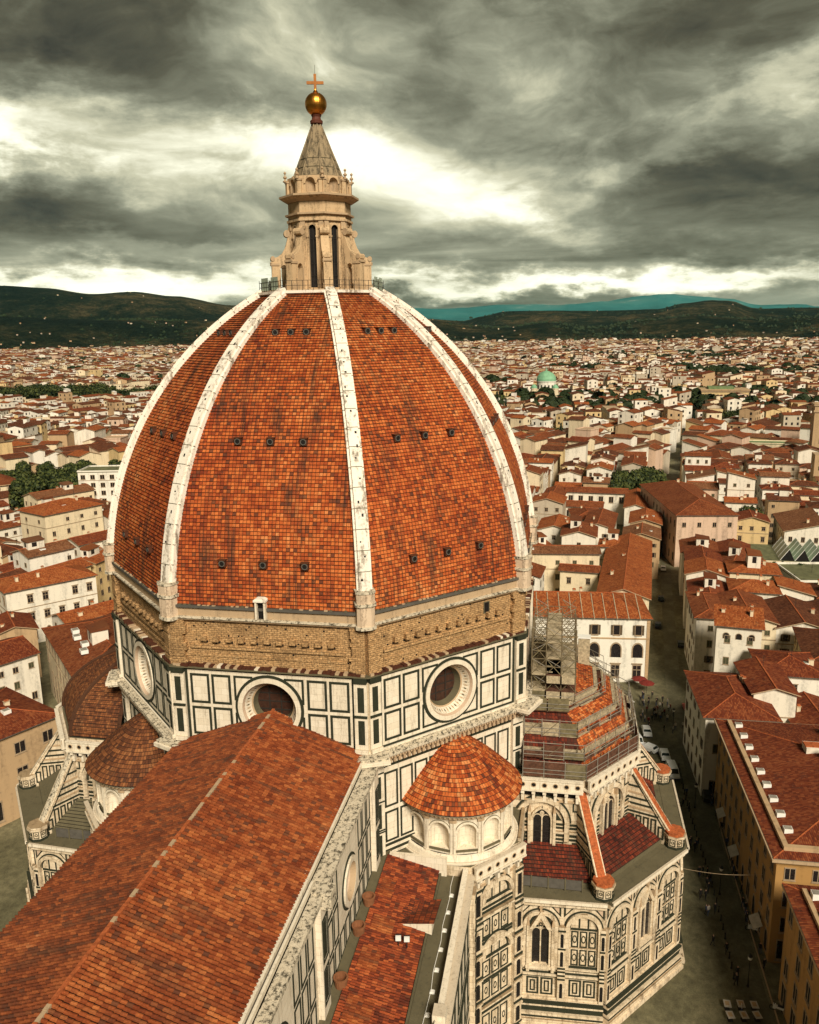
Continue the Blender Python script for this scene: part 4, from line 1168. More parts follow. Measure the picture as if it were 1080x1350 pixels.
def tribune(M, scaffolded):
    root = MB(M); mb = root; G, Wt = 'marble_green', 'marble_aged'
    ZL = 16.5; ZU = 26.2
    faces = (3, 4, 5, 6, 7)          # W, SW, S, SE, E
    lo_pts = LOWP
    mb.prism(lo_pts, 0, ZL-.05, Wt, True, 'stone_grey')
    up_pts = UPPP
    mb.prism(up_pts, ZL-.05, 27.9, Wt, True, 'stone_grey')
    for fi in range(5):
        a, b = lo_pts[fi], lo_pts[fi+1]
        F = Fac(mb, a, b, 0.0); W_ = F.W
        if fi in (3, 4): continue
        u_hi = W_; u_lo = 0.0
        if fi == 0: u_lo = W_-14.4
        # plinth steps
        for v0, v1, d in ((0, .5, 1.3), (.5, 1.0, 1.05), (1.0, 1.5, .85), (1.5, 1.75, .95), (1.75, 2.5, .6), (2.5, 2.75, .72), (2.75, 3.2, .45)):
            F.box(max(u_lo, 0), u_hi, v0, v1, 0, d, Wt if v0 != 1.75 else G)
        for v in (1.15, 2.9, 5.95, 6.45, 6.95, 7.4): F.box(u_lo, u_hi, v, v+.22, 0, .10 if v > 3 else .9, G if v > 1.2 else G)
        F.box(u_lo, u_hi, 6.2, 6.42, 0, .26, Wt); F.box(u_lo, u_hi, 7.2, 7.38, 0, .3, Wt); F.box(u_lo, u_hi, 3.2, 3.4, 0, .3, Wt)
        nb = 3; bw = (u_hi-u_lo)/nb; vs = 12.7
        for k in range(nb):
            b0 = u_lo+k*bw; b1 = b0+bw
            arch_tier(F, b0, b1, vs, 'window' if k == 1 else 'panel')
            for q in (0, 1):       # lower framed squares
                w2 = (bw-1.6)/2; x = b0+.8+q*w2; F.panel(x+.1, x+w2-.1, 3.55, 5.8, .2); F.panel(x+.5, x+w2-.5, 3.95, 5.4, .16)
            # spandrel frames
            for s_ in (0, 1):
                e = b0+.15 if s_ == 0 else b1-.15; o = 1 if s_ == 0 else -1
                F.poly(([(e, 15.3), (e, 13.9), (e+o*1.25, 15.3)] if o > 0 else [(e, 15.3), (e+o*1.25, 15.3), (e, 13.9)]), 0, .04, G, False)
                F.poly(([(e+.22, 15.12), (e+.22, 14.35), (e+.85, 15.12)] if o > 0 else [(e-.22, 15.12), (e-.85, 15.12), (e-.22, 14.35)]), 0, .06, 'marble_pink' if s_ else Wt, False)
        for k in range(nb+1):
            e = u_lo+k*bw; e0, e1 = (e-.42, e+.42) if 0 < k < nb else ((e, e+.55) if k == 0 else (e-.55, e))
            F.box(e0, e1, 3.2, vs+.2, 0, .48, Wt); m = (e0+e1)/2
            for v0, v1 in ((3.6, 5.7), (7.8, 9.9), (10.3, 12.2)):
                F.poly(F.arch_pts(m, v0, v1-.3, .17, 5), .48, .50, 'dark', False)
            for v in (6.0, 6.5, 7.0, 7.45, 10.0, 12.35): F.box(e0, e1, v, v+.2, .48, .55, G)
        F.box(u_lo, u_hi, 15.35, 15.55, 0, .35, G); F.box(u_lo, u_hi, 15.55, 16.1, 0, .55, Wt); F.box(0, u_hi, 16.1, ZL, -1.2, .85, 'stone_grey'); F.box(0, u_hi, ZL-.3, ZL+.1, .7, .95, 'marble_white', skip='')
    body = mb.build('tribune', CATH)
    for fi in range(3):
        a, b = lo_pts[fi], lo_pts[fi+1]; L = hypot(b[0]-a[0], b[1]-a[1]); uc = L/2 if fi else L-7.2
        gothic_window('window', body, M, a, b, 0.0, uc, 7.9, 11.9, .95)
    # upper wall
    u = MB(M)
    for fi in range(4):
        a, b = up_pts[fi], up_pts[fi+1]; F = Fac(u, a, b, ZL); W_ = F.W
        c0 = W_-9.2 if fi == 0 else 0
        uc = (c0+W_)/2; r = 3.2; vs = 5.6
        F.ring(uc, vs, r-.55, r, 0, .5, Wt, 0, pi, 22); F.ring(uc, vs, r, r+.2, 0, .15, G, 0, pi, 22); F.ring(uc, vs, r-.75, r-.55, 0, .12, G, 0, pi, 22)
        for s_ in (-1, 1):
            x = uc+s_*(r-.3); F.box(x-.28, x+.28, 3.3, vs, 0, .4, Wt)
            e = uc+s_*(r+.9)
            F.panel(e-.6, e+.6, 7.0, 8.4, .18); F.panel(e-.55, e+.55, .6, 3.0, .2)
            q = uc+s_*1.95; F.panel(q-.62, q+.62, .6, 3.0, .18); F.ring(q, 1.8, .2, .3, 0, .06, G, n=12, sv=1.8)
            F.poly([(uc+s_*1.4, vs+.2), (uc+s_*2.3, vs+.2), (uc+s_*1.4, vs+1.6)][::s_], 0, .06, G, False)
        for v in (3.25, 3.75, 4.25, 4.75, 5.2):
            F.box(c0, uc-1.25, v, v+.22, 0, .12 if v != 4.25 else .3, G if v != 4.25 else Wt); F.box(uc+1.25, W_, v, v+.22, 0, .12 if v != 4.25 else .3, G if v != 4.25 else Wt)
        gallery(F, 9.9, .95)
        F.box(c0, W_, .0, .35, 0, .35, Wt); F.box(c0, W_, .35, .5, 0, .1, G)
    ub = u.build('upper_wall', body)
    for fi in range(4):
        a, b = up_pts[fi], up_pts[fi+1]; L = hypot(b[0]-a[0], b[1]-a[1]); uc = L/2 if fi else L-4.6
        gothic_window('window', body, M, a, b, ZL, uc, .9, 5.9, 1.0, False)
    # chapel roofs
    for fi in range(5):
        q = MB(M); n = 10
        for k in range(n):
            A, B = between(.66-.62*k/n), between(.66-.62*(k+1)/n)
            a, b, c2, d = A[fi], A[fi+1], B[fi+1], B[fi]; z0, z1 = 17.0+2.4*k/n+.09, 17.0+2.4*(k+1)/n
            h0 = hypot(b[0]-a[0], b[1]-a[1])/2; h1 = hypot(c2[0]-d[0], c2[1]-d[1])/2
            q.face([(*a, z0), (*b, z0), (*c2, z1), (*d, z1)], ('chapel_tile' if scaffolded else 'stone_grey'), [(-h0, k*.48+.02), (h0, k*.48+.02), (h1, k*.48+.46), (-h1, k*.48+.46)])
            q.face([(*a, z0-.14), (*b, z0-.14), (*b, z0), (*a, z0)], 'dark')
        A = between(.67); F = Fac(q, A[fi], A[fi+1], 16.4); F.box(0, F.W, 0, .62, -.2, 0, 'stone_grey')
        q.build('chapel_roof', body)
    # grey lead rail on the west chapel
    q = MB(M); x = -16.9
    for i in range(4): q.box(x-.06, x+.06, -32.6+i*1.9, -30.78+i*1.9, 16.7, 17.9, 'lead')
    for i in range(5): q.box(x-.12, x+.12, -32.7+i*1.9, -32.55+i*1.9, 16.5, 18.0, 'stone_grey')
    q.build('roof_rail', body)
    # sloping buttress walls
    for k in (4, 5, 6, 7):
        pu, pl_ = UPPP[k-3], LOWP[k-3]; a = atan2(pl_[1]-pu[1], pl_[0]-pu[0]); Mx = (M or Matrix.Identity(4)) @ Matrix.Translation((pu[0], pu[1], 0)) @ Matrix.Rotation(a, 4, 'Z')
        w = MB(Mx); r0, r1 = -.3, hypot(pl_[0]-pu[0], pl_[1]-pu[1])-1.3; zt0, zt1 = 26.0, 18.2; hw = .5
        w.box8([(r0, -hw, ZL-.1), (r1, -hw, ZL-.1), (r1, hw, ZL-.1), (r0, hw, ZL-.1), (r0, -hw, zt0), (r1, -hw, zt1), (r1, hw, zt1), (r0, hw, zt0)], Wt)
        zt = lambda r: zt0+(zt1-zt0)*(r-r0)/(r1-r0)
        for s_ in (-1, 1):
            y0, y1 = (hw, hw+.06) if s_ > 0 else (-hw-.06, -hw)
            def sl(ra, rb, za, zb, mat, y0=y0, y1=y1):
                za_, zb_ = (za(ra), zb(ra)) if callable(za) else (za, zb)
                p = [(ra, za), (rb, za), (rb, zb), (ra, zb)]
                w.box8([(ra, y0, za), (rb, y0, za), (rb, y1, za), (ra, y1, za), (ra, y0, zb), (rb, y0, zb), (rb, y1, zb), (ra, y1, zb)], mat)
            for z in (19.75, 20.3, 20.85, 21.6, 22.3, 23.2):
                rm = r0+(zt0-z-.6)/(zt0-zt1)*(r1-r0)
                if rm-r0 > .6: sl(r0+.1, rm, z, z+.24, G if z not in (20.3, 22.3) else 'stone_warm')
            rr = r0+.3
            while rr < r1-.9:
                top = min(19.5, zt(rr+.8)-.5)
                if top > 17.6:
                    for (p, q_, s0, s1) in ((rr, rr+.72, 17.0, 17.2), (rr, rr+.72, top-.2, top), (rr, rr+.18, 17.2, top-.2), (rr+.54, rr+.72, 17.2, top-.2)): sl(p, q_, s0, s1, G)
                rr += .92
            # dark line under the coping
            w.box8([(r0, y0, zt0-.55), (r1-.4, y0, zt1-.4), (r1-.4, y1, zt1-.4), (r0, y1, zt0-.55), (r0, y0, zt0-.3), (r1-.4, y0, zt1-.15), (r1-.4, y1, zt1-.15), (r0, y1, zt0-.3)], G)
        cop = 'tile_coping' if scaffolded else 'stone_mossy'
        w.box8([(r0, -.64, zt0), (r1, -.64, zt1), (r1, .64, zt1), (r0, .64, zt0), (r0, -.6, zt0+.22), (r1, -.6, zt1+.22), (r1, .6, zt1+.22), (r0, .6, zt0+.22)], Wt)
        n = 16
        for i in range(n):
            f0, f1 = i/n, (i+.94)/n; ra, rb = r0+(r1-r0)*f0, r0+(r1-r0)*f1; za, zb = zt0+(zt1-zt0)*f0+.22, zt0+(zt1-zt0)*f1+.22
            for (ya, yb, hh) in ((-.46, 0, .16), (0, .46, .16)):
                w.box8([(ra, ya, za), (rb, ya, zb), (rb, yb, zb), (ra, yb, za), (ra, ya, za+(.05 if ya < -.1 else hh)), (rb, ya, zb+(.05 if ya < -.1 else hh)+.05), (rb, yb, zb+(hh if ya < -.1 else .05)+.05), (ra, yb, za+(hh if ya < -.1 else .05))], cop)
        o8 = octa(1.15, c=(r1+.45, 0))
        w.prism(o8, ZL-.1, 17.9, Wt); w.prism(octa(1.35, c=(r1+.45, 0)), 17.9, 18.2, Wt, bottom=True); w.prism(octa(1.25, c=(r1+.45, 0)), ZL, ZL+.3, G)
        for i in range(8):
            t = radians(22.5+45*i+22.5); F = Fac(w, o8[i], o8[(i+1) % 8], ZL); F.panel(.1, F.W-.1, .4, 1.3, .08); F.ring(F.W/2, .85, .12, .2, 0, .03, G, n=8)
        if scaffolded: w.prism(octa(1.2, c=(r1+.4, 0)), 18.2, 18.55, cop)
        else: w.prism(octa(1.3, c=(r1+.4, 0)), 18.2, 18.4, 'marble_aged')
        w.build('buttress', body)
    # half dome
    h = MB(M); ZD0, ZD1 = 28.0, 36.2
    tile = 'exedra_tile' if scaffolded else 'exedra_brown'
    n = 5 if scaffolded else 26
    def pr(f): t = f*pi/2*.92; return cos(t)*.985, ZD0+(ZD1-ZD0)*sin(t)
    for k in range(n):
        s0, z0 = pr(k/n); s1, z1 = pr((k+1)/n); A, B = scaled(s0), scaled(s1); lift = .5 if scaffolded else .08
        for fi in range(5):
            a, b, c2, d = A[fi], A[fi+1], B[fi+1], B[fi]; h0 = hypot(b[0]-a[0], b[1]-a[1])/2; h1 = hypot(c2[0]-d[0], c2[1]-d[1])/2; L = hypot(13*(s1-s0), z1-z0)
            h.face([(*a, z0+lift), (*b, z0+lift), (*c2, z1), (*d, z1)], ('chapel_tile' if scaffolded and fi == 0 else tile), [(-h0, k*L), (h0, k*L), (h1, k*L+L), (-h1, k*L+L)])
            h.face([(*a, z0-.05), (*b, z0-.05), (*b, z0+lift), (*a, z0+lift)], 'plank' if scaffolded else 'dark')
            if scaffolded and h0 > .5: F = Fac(h, a, b, z0+lift-.02); F.box(0, F.W, 0, .2, -.35, .12, 'plank', skip='')
    if not scaffolded:
        for fi in range(6):
            prev = None
            for k in range(13):
                s0, z = pr(k/12); p = (*scaled(s0)[fi], z+.1)
                if prev: h.tube(prev, p, .28, 'exedra_brown', 6)
                prev = p
    h.build('half_dome', body)
    return body


def pier(M):
    """corner pier block between aisle and tribune, under the exedra"""
    mb = MB(M); G, Wt = 'marble_green', 'marble_aged'
    P = [(-24.3, -12.0), (-24.3, -20.8), (-18.9, -25.7), (-11.0, -25.9), (-11.0, -12.0)]
    mb.prism(P, 0, 23.55, Wt, True, 'stone_grey')
    F = Fac(mb, P[1], P[2], 0.0); W_ = F.W
    p = 1.15
    for e0, e1 in ((0, p), (W_-p, W_)):
        F.box(e0, e1, 0, 21.0, 0, .55, Wt); m = (e0+e1)/2
        for v0, v1 in ((1, 3), (4.2, 6.2), (7.2, 9.2), (10.2, 12.2), (13.4, 15.4), (17.6, 20.2)):
            F.poly(F.arch_pts(m, v0, v1-.35, .30, 6) if v0 < 16 else [(m-.3, v0), (m+.3, v0), (m+.3, v1), (m-.3, v1)], .55, .57, 'dark', False); F.frame(m-.42, m+.42, v0-.12, v1+.12, .1, .55, .62, Wt)
        for v in (.2, .6, 3.5, 6.7, 9.7, 12.7, 15.9, 16.5, 17.1, 20.5): F.box(e0-.05, e1+.05, v, v+.28, .55, .64, G)
        for v in (3.2, 6.4, 9.4, 12.4, 16.2): F.box(e0-.08, e1+.08, v, v+.2, .55, .72, Wt)
    c = W_/2; r = W_/2-p-.15
    for vs, vb in ((18.6, 18.0), (11.6, 4.6)):
        F.ring(c, vs, r-.45, r, 0, .5, Wt, 0, pi, 20); F.ring(c, vs, r-.62, r-.45, 0, .12, G, 0, pi, 20); F.ring(c, vs, r, r+.15, 0, .12, G, 0, pi, 20)
        ri = r-.6
        for q in (-.33, .33): F.box(c+q*ri-.08, c+q*ri+.08, vs, vs+sqrt(ri*ri*(1-q*q))-.12, 0, .06, G)
        F.box(c-r, c+r, vs-.3, vs, 0, .12, G)
    for v0, v1 in ((14.0, 16.2), (8.9, 11.0), (6.0, 8.3), (1.0, 4.0)):
        w = 2*(r-.3)/3
        for k in range(3):
            a = c-r+.3+k*w; F.panel(a+.1, a+w-.1, v0, v1, .17); F.ring(a+w/2, (v0+v1)/2, .15, .23, 0, .05, G, n=10, sv=2)
    for v in (4.4, 4.9, 5.4, 8.45, 13.3, 13.7, 16.5, 17.1, 17.6): F.box(p, W_-p, v, v+.24, 0, .12, G)
    for v in (13.0, 16.8, 5.15): F.box(p, W_-p, v, v+.2, 0, .4, Wt)
    gallery(F, 22.3, .9)
    F = Fac(mb, P[2], P[3], 0.0); F.box(0, F.W, 22.3, 23.9, -.3, .05, 'marble_aged', skip='')
    for v in (3, 6, 9, 12, 13, 15, 18, 19, 20): F.box(0, F.W, v, v+.3, 0, .1, G)
    # south side pilaster stack by the aisle wall
    F = Fac(mb, (-27.0, -20.85), (-24.3, -20.85), 0.0)
    F.box(1.2, 2.7, 0, 21.4, 0, .6, Wt)
    for v0, v1 in ((1, 3), (4.2, 6.2), (7.2, 9.2), (10.2, 12.2), (13.4, 15.4), (17.6, 20.2)):
        F.poly(F.arch_pts(1.95, v0, v1-.35, .33, 6), .6, .62, 'dark', False)
    for v in (.2, .6, 3.5, 6.7, 9.7, 12.7, 15.9, 16.5, 17.1, 20.5): F.box(1.15, 2.72, v, v+.28, .6, .68, G)
    mb.build('corner_pier', CATH)


MIR = Matrix.Scale(-1, 4, (0, 1, 0))
drum_o_holder = bpy.data.objects.new('drum', bpy.data.meshes.new('drum_tmp')); COL.objects.link(drum_o_holder); drum_o_holder.parent = CATH
_db = drum(); drum_o_holder.data = _db.mesh('drum')
dome(); masonry_band(); lantern(); nave()
exedra(None, 'exedra_tile', 's'); exedra(MIR, 'exedra_brown', 'n')
SOUTH_TRIB = tribune(None, True); SOUTH_TRIB['label'] = 'south arm with scaffolded half dome and orange buttress copings'
NORTH_TRIB = tribune(MIR, False); NORTH_TRIB['label'] = 'shadowed arm with bare brown half dome'
pier(None); pier(MIR)

# ------------------------------------------------------------------ scaffolding round the half dome
def scaffolding():
    root = empty('scaffolding', 'tube and plank scaffolding with a tall braced tower around the tiled half dome', 'scaffolding', (TC[0], TC[1], 28.0))
    off = Vector((-TC[0], -TC[1], -28.0))
    r2 = random.Random(21)

    def part(name, mb): o = mb.build(name, root); o.location = off; return o
    # stepped working platforms
    lv = [(13.55, 28.05), (13.0, 30.1), (11.3, 32.1), (9.3, 34.2)]
    for li, (r, z) in enumerate(lv):
        pts = scaled(r/12.9)[:5]
        pl = MB(); rail = MB(); net = MB()

        def sc(H, *a, **k):
            q = MB(); H.mb = q; H.box(*a, **k); part('screen', q)
        for i in range(4):
            a, b = pts[i], pts[i+1]; F = Fac(pl, a, b, z); W_ = F.W; n = max(2, int(W_/1.9)); G = Fac(rail, a, b, z); H = Fac(net, a, b, z)
            if li > 0:
                for j in range(n):
                    u0, u1 = W_*j/n, W_*(j+1)/n
                    for q in range(3):
                        if r2.random() < .86: F.box(u0+.03, u1-.03, .0, .06, -.95+q*.32, -.66+q*.32, 'plank' if r2.random() < .6 else 'plank_dark', skip='')
            for j in range(n+1):
                u = W_*j/n
                zt = 2.15
                p = MB(); Q = Fac(p, a, b, z); p.tube(Q.P(u, -.1, 0), Q.P(u, zt, 0), .045, 'pole_steel' if r2.random() < .7 else 'pole_rusty', 5); p.tube(Q.P(u, -.1, -1), Q.P(u, zt-.6, -1), .045, 'pole_rusty', 5)
                if li in (0, 1, 2): part('pole', p)
            for v in (.5, 1.0, 2.0): rail.tube(G.P(0, v, .02), G.P(W_, v, .02), .04, 'pole_steel', 4)
            if li == 0:
                for j in range(n):
                    u0, u1 = W_*j/n, W_*(j+1)/n
                    sc(H, u0+.08, u1-.08, .05, 1.85, -.10, -.06, 'plank_dark' if r2.random() < .8 else 'net_green', skip='')
            if li in (1, 2, 3):
                for j in range(n):
                    u0, u1 = W_*j/n, W_*(j+1)/n
                    if r2.random() < .45: rail.tube(G.P(u0, 0, .03), G.P(u1, 2.0, .03), .035, 'pole_rusty', 4)
                    if i == 0 and r2.random() < .85: sc(H, u0+.08, u1-.08, .1, r2.choice((1.0, 1.7)), -.08, -.05, r2.choice(('plank_dark', 'plank_dark', 'net_green', 'plank')), skip='')
                    if i == 1 and r2.random() < .35: sc(H, u0+.08, u1-.08, .1, .6, -.08, -.05, 'plank_dark', skip='')
        if li > 0: part('platform', pl)
        part('guard_rail', rail)
    # tall braced tower against the drum
    xs = (-6.5, -2.5, .8, 4.2); ys = (-26.2, -27.9, -29.7, -31.4); zt = 42.6; ZB_ = {-6.5: 30.5, -2.5: 32.5, .8: 33.5, 4.2: 33.0}
    for x in xs:
        for y in ys:
            p = MB(); p.tube((x, y, ZB_[x]), (x, y, zt+(1.2 if x < 0 else 0)), .07, 'pole_rusty', 6); part('pole', p)
    br = MB()
    z = 30.0
    while z < zt:
        for x in xs:
            if z < ZB_[x]: continue
            for v in (0, 1.0): br.tube((x, ys[0]-.2, z+v), (x, ys[-1]-.2, z+v), .05, 'pole_rusty', 4)
        for y in ys: br.tube((xs[0], y, z), (xs[-1], y, z), .05, 'pole_rusty', 4)
        for i in range(3):
            for x in xs[::2] if i % 2 else xs:
                if z < ZB_[x]: continue
                a, b = (ys[i], ys[i+1]) if r2.random() < .5 else (ys[i+1], ys[i])
                br.tube((x, a, z), (x, b, z+2), .05, 'net_green', 4); br.tube((x, b, z), (x, a, z+2), .045, 'pole_rusty', 4)
                br.tube((x, a, z+1), (x, b, z+2), .035, 'pole_steel', 4)
        z += 2.0
    part('brace', br)
    deck = MB()
    for i, z in enumerate((32.0, 34.0, 36.0, 38.0)):
        for j in range(3):
            if r2.random() < .8: deck.box(xs[0]-.4, xs[-1], ys[j+1]+.05, ys[j]-.05, z+.05, z+.12, 'plank' if r2.random() < .6 else 'plank_dark')
            if r2.random() < .7: deck.box(xs[0]-.45, xs[0]-.38, ys[j+1]+.1, ys[j]-.1, z-.9, z+.05, 'plank' if r2.random() < .5 else 'net_green')
    for z in (38.0, 40.0, 42.0): deck.box(xs[0], xs[-1], ys[2]+.05, ys[1]-.05, z+.05, z+.12, 'plank')
    part('deck', deck)
    st = MB()
    for i, z in enumerate((32.0, 34.0, 36.0, 38.0, 40.0)):
        a, b = (xs[0]+.2, xs[-1]-.2) if i % 2 else (xs[-1]-.2, xs[0]+.2)
        for k in range(8):
            x = a+(b-a)*k/8; st.box(min(x, x+.25), max(x, x+.25), ys[1]+.1-.9, ys[1]-.1, z+.2+k*.22, z+.25+k*.22, 'plank')
    part('stair', st)
    # white chute and canopy beside the tower
    w = MB(); w.box(4.6, 5.6, -33.4, -31.9, 34.5, 38.6, 'plank'); w.box(4.5, 5.7, -33.5, -31.8, 38.6, 38.75, 'white_paint'); part('shed', w)


scaffolding()

# ------------------------------------------------------------------ city
def win_mesh(kind):
    m = MB()
    if kind == 'arch':
        F = Fac(m, (-.5, 0), (.5, 0), -.5)
        F.poly(F.arch_pts(.5, 0, .62, .40, 8), 0, .025, 'glass_dark', False); F.ring(.5, .62, .40, .5, 0, .06, 'win_trim', 0, pi, 8); F.box(0, .1, 0, .62, 0, .06, 'win_trim'); F.box(.9, 1, 0, .62, 0, .06, 'win_trim')
        return m.mesh('window')
    F = Fac(m, (-.5, 0), (.5, 0), -.5)
    F.plane(0, 1, 0, 1, .02, {'plain': 'glass_dark', 'open': 'glass_dark', 'closed': 'shutter_green', 'hood': 'glass_dark', 'brown': 'shutter'}[kind])
    F.frame(-.08, 1.08, -.05, 1.05, .08, 0, .06, 'win_trim')
    F.box(-.14, 1.14, -.09, -.05, 0, .14, 'win_trim')
    if kind == 'open':
        F.box(-.46, -.09, 0, 1, 0, .08, 'shutter'); F.box(1.09, 1.46, 0, 1, 0, .08, 'shutter')
    if kind in ('closed', 'brown'):
        F.box(.48, .52, 0, 1, .02, .05, 'win_trim')
        for i in range(6): F.box(.04, .96, .08+i*.15, .11+i*.15, .02, .045, 'dark')
    if kind == 'hood':
        F.box(-.2, 1.2, 1.1, 1.17, 0, .22, 'win_trim'); F.box(.47, .53, 0, 1, .02, .05, 'win_trim'); F.box(0, 1, .6, .65, .02, .05, 'win_trim')
    if kind == 'plain': F.box(.46, .54, 0, 1, .02, .05, 'win_trim')
    return m.mesh('window')


WIN = {k: win_mesh(k) for k in ('plain', 'open', 'closed', 'hood', 'arch', 'brown')}
ch = MB(); ch.box(-.35, .35, -.28, .28, -.6, 1.0, 'wall_cream'); ch.box(-.45, .45, -.38, .38, 1.0, 1.1, 'stone_warm'); ch.box(-.3, .3, -.25, .25, 1.1, 1.3, 'tile_coping'); CHIM = ch.mesh('chimney')
ch = MB(); ch.box(-.5, .5, -.7, .7, -.5, .25, 'white_paint'); ch.box(-.4, .4, -.6, .6, .25, .29, 'pole_steel'); SKYL = ch.mesh('skylight')
an = MB(); an.tube((0, 0, 0), (0, 0, 2.6), .04, 'iron', 4)
for i in range(4): an.tube((-.5+.06*i, 0, 1.6+.28*i), (.5-.06*i, 0, 1.6+.28*i), .025, 'iron', 3)
AERIAL = an.mesh('aerial')
HOUSES = []          # footprints for the filler
LANDMARKS = []       # (screen x, screen y, phrase)


def roof_faces(mb, L, Wd, h, kind, pitch, mat, eave=.55, wall=None, kflip=False):
    """roof over a rectangle centred at 0; returns wall gable triangles already added to wall mb"""
    a, b = L/2+eave, Wd/2+eave; zb = h-.05
    def sl(pts, along, up):
        p0 = Vector(pts[0]); A = Vector(along); U = Vector(up)
        mb.face(pts, mat, [((Vector(p)-p0).dot(A), (Vector(p)-p0).dot(U)) for p in pts])
    th = .16
    if kind == 'flat':
        mb.box(-L/2-.15, L/2+.15, -Wd/2-.15, Wd/2+.15, h-.1, h+.15, mat)
        mb.box(-L/2-.2, L/2+.2, -Wd/2-.2, -Wd/2+.1, h+.15, h+.7, wall); mb.box(-L/2-.2, -L/2+.1, -Wd/2+.1, Wd/2-.1, h+.15, h+.7, wall); mb.box(L/2-.1, L/2+.2, -Wd/2+.1, Wd/2-.1, h+.15, h+.7, wall); mb.box(-L/2-.2, L/2+.2, Wd/2-.1, Wd/2+.2, h+.15, h+.7, wall)
        return
    s = pitch
    if kind == 'gable' and L < Wd or kind == 'gablex': ax = 'y'
    else: ax = 'x'
    hw = b if ax == 'x' else a; rz = zb+hw*s
    c = 1/sqrt(1+s*s)
    if kind in ('gable', 'gablex'):
        if ax == 'x':
            P = [(-a, -b, zb), (a, -b, zb), (a, 0, rz), (-a, 0, rz)]; sl([(x, y, z+th) for x, y, z in P], (1, 0, 0), (0, c, s*c))
            P = [(a, b, zb), (-a, b, zb), (-a, 0, rz), (a, 0, rz)]; sl([(x, y, z+th) for x, y, z in P], (-1, 0, 0), (0, -c, s*c))
            for sy in (-1, 1): mb.face([(-a*sy*-1 if 0 else -a, sy*b, zb), (a, sy*b, zb), (a, sy*b, zb+th), (-a, sy*b, zb+th)][::(1 if sy < 0 else -1)], 'lead')
            for sx in (-1, 1):
                q = [(sx*a, -b, zb), (sx*a, b, zb), (sx*a, b, zb+th), (sx*a, 0, rz+th), (sx*a, -b, zb+th)]; mb.face([q[0], (sx*a, 0, rz), q[3], q[4]][::sx], 'stone_warm'); mb.face([(sx*a, 0, rz), q[1], q[2], q[3]][::sx], 'stone_warm')
            mb.face([(-a, -b, zb), (-a, 0, rz), (a, 0, rz), (a, -b, zb)], 'wall_tan'); mb.face([(a, b, zb), (a, 0, rz), (-a, 0, rz), (-a, b, zb)], 'wall_tan')
            mb.box(-a, a, -.12, .12, rz+th-.08, rz+th+.09, 'tile_coping')
        else:
            P = [(a, -b, zb), (a, b, zb), (0, b, rz), (0, -b, rz)]; sl([(x, y, z+th) for x, y, z in P], (0, 1, 0), (-c, 0, s*c))
            P = [(-a, b, zb), (-a, -b, zb), (0, -b, rz), (0, b, rz)]; sl([(x, y, z+th) for x, y, z in P], (0, -1, 0), (c, 0, s*c))
            for sx in (-1, 1): mb.face([(sx*a, -b, zb), (sx*a, b, zb), (sx*a, b, zb+th), (sx*a, -b, zb+th)][::sx], 'lead')
            for sy in (-1, 1):
                mb.face([(-a, sy*b, zb), (0, sy*b, rz), (0, sy*b, rz+th), (-a, sy*b, zb+th)][::-sy], 'stone_warm'); mb.face([(0, sy*b, rz), (a, sy*b, zb), (a, sy*b, zb+th), (0, sy*b, rz+th)][::-sy], 'stone_warm')
            mb.face([(-a, -b, zb), (-a, b, zb), (0, b, rz), (0, -b, rz)], 'wall_tan'); mb.face([(a, b, zb), (a, -b, zb), (0, -b, rz), (0, b, rz)], 'wall_tan')
            mb.box(-.12, .12, -b, b, rz+th-.08, rz+th+.09, 'tile_coping')
    elif kind == 'hip':
        m = min(a, b); rz = zb+m*s
        R0, R1 = ((-a+m, 0, rz), (a-m, 0, rz)) if a >= b else ((0, -b+m, rz), (0, b-m, rz))
        C = [(-a, -b, zb), (a, -b, zb), (a, b, zb), (-a, b, zb)]; up = lambda p: (p[0], p[1], p[2]+th)
        if a >= b: F4 = [([C[0], C[1], R1, R0], (1, 0, 0), (0, c, s*c)), ([C[1], C[2], R1], (0, 1, 0), (-c, 0, s*c)), ([C[2], C[3], R0, R1], (-1, 0, 0), (0, -c, s*c)), ([C[3], C[0], R0], (0, -1, 0), (c, 0, s*c))]
        else: F4 = [([C[0], C[1], R0], (1, 0, 0), (0, c, s*c)), ([C[1], C[2], R1, R0], (0, 1, 0), (-c, 0, s*c)), ([C[2], C[3], R1], (-1, 0, 0), (0, -c, s*c)), ([C[3], C[0], R0, R1], (0, -1, 0), (c, 0, s*c))]
        for p, al, u in F4: sl([up(q) for q in p], al, u)
        for i in range(4): mb.face([C[i], C[(i+1) % 4], up(C[(i+1) % 4]), up(C[i])], 'lead')
        mb.face(C[::-1], 'wall_tan')
        for q, r in ((C[0], R0), (C[3], R0), (C[1], R1 if a >= b else R0), (C[2], R1)):
            if q is C[3] and a < b: r = R1
            mb.tube(up(q), up(r), .10, 'tile_coping', 4)
        if abs(a-b) > .3: mb.tube(up(R0), up(R1), .12, 'tile_coping', 4)
    elif kind == 'shed':
        rz = zb+2*b*s*.8; c2 = 1/sqrt(1+(s*.8)**2)
        sl([(-a, -b, zb+th), (a, -b, zb+th), (a, b, rz+th), (-a, b, rz+th)], (1, 0, 0), (0, c2, s*.8*c2))
        mb.face([(-a, -b, zb), (a, -b, zb), (a, -b, zb+th), (-a, -b, zb+th)], 'lead'); mb.face([(a, -b, zb), (a, b, rz), (a, b, rz+th), (a, -b, zb+th)], 'stone_warm'); mb.face([(-a, b, rz), (-a, -b, zb), (-a, -b, zb+th), (-a, b, rz+th)], 'stone_warm')
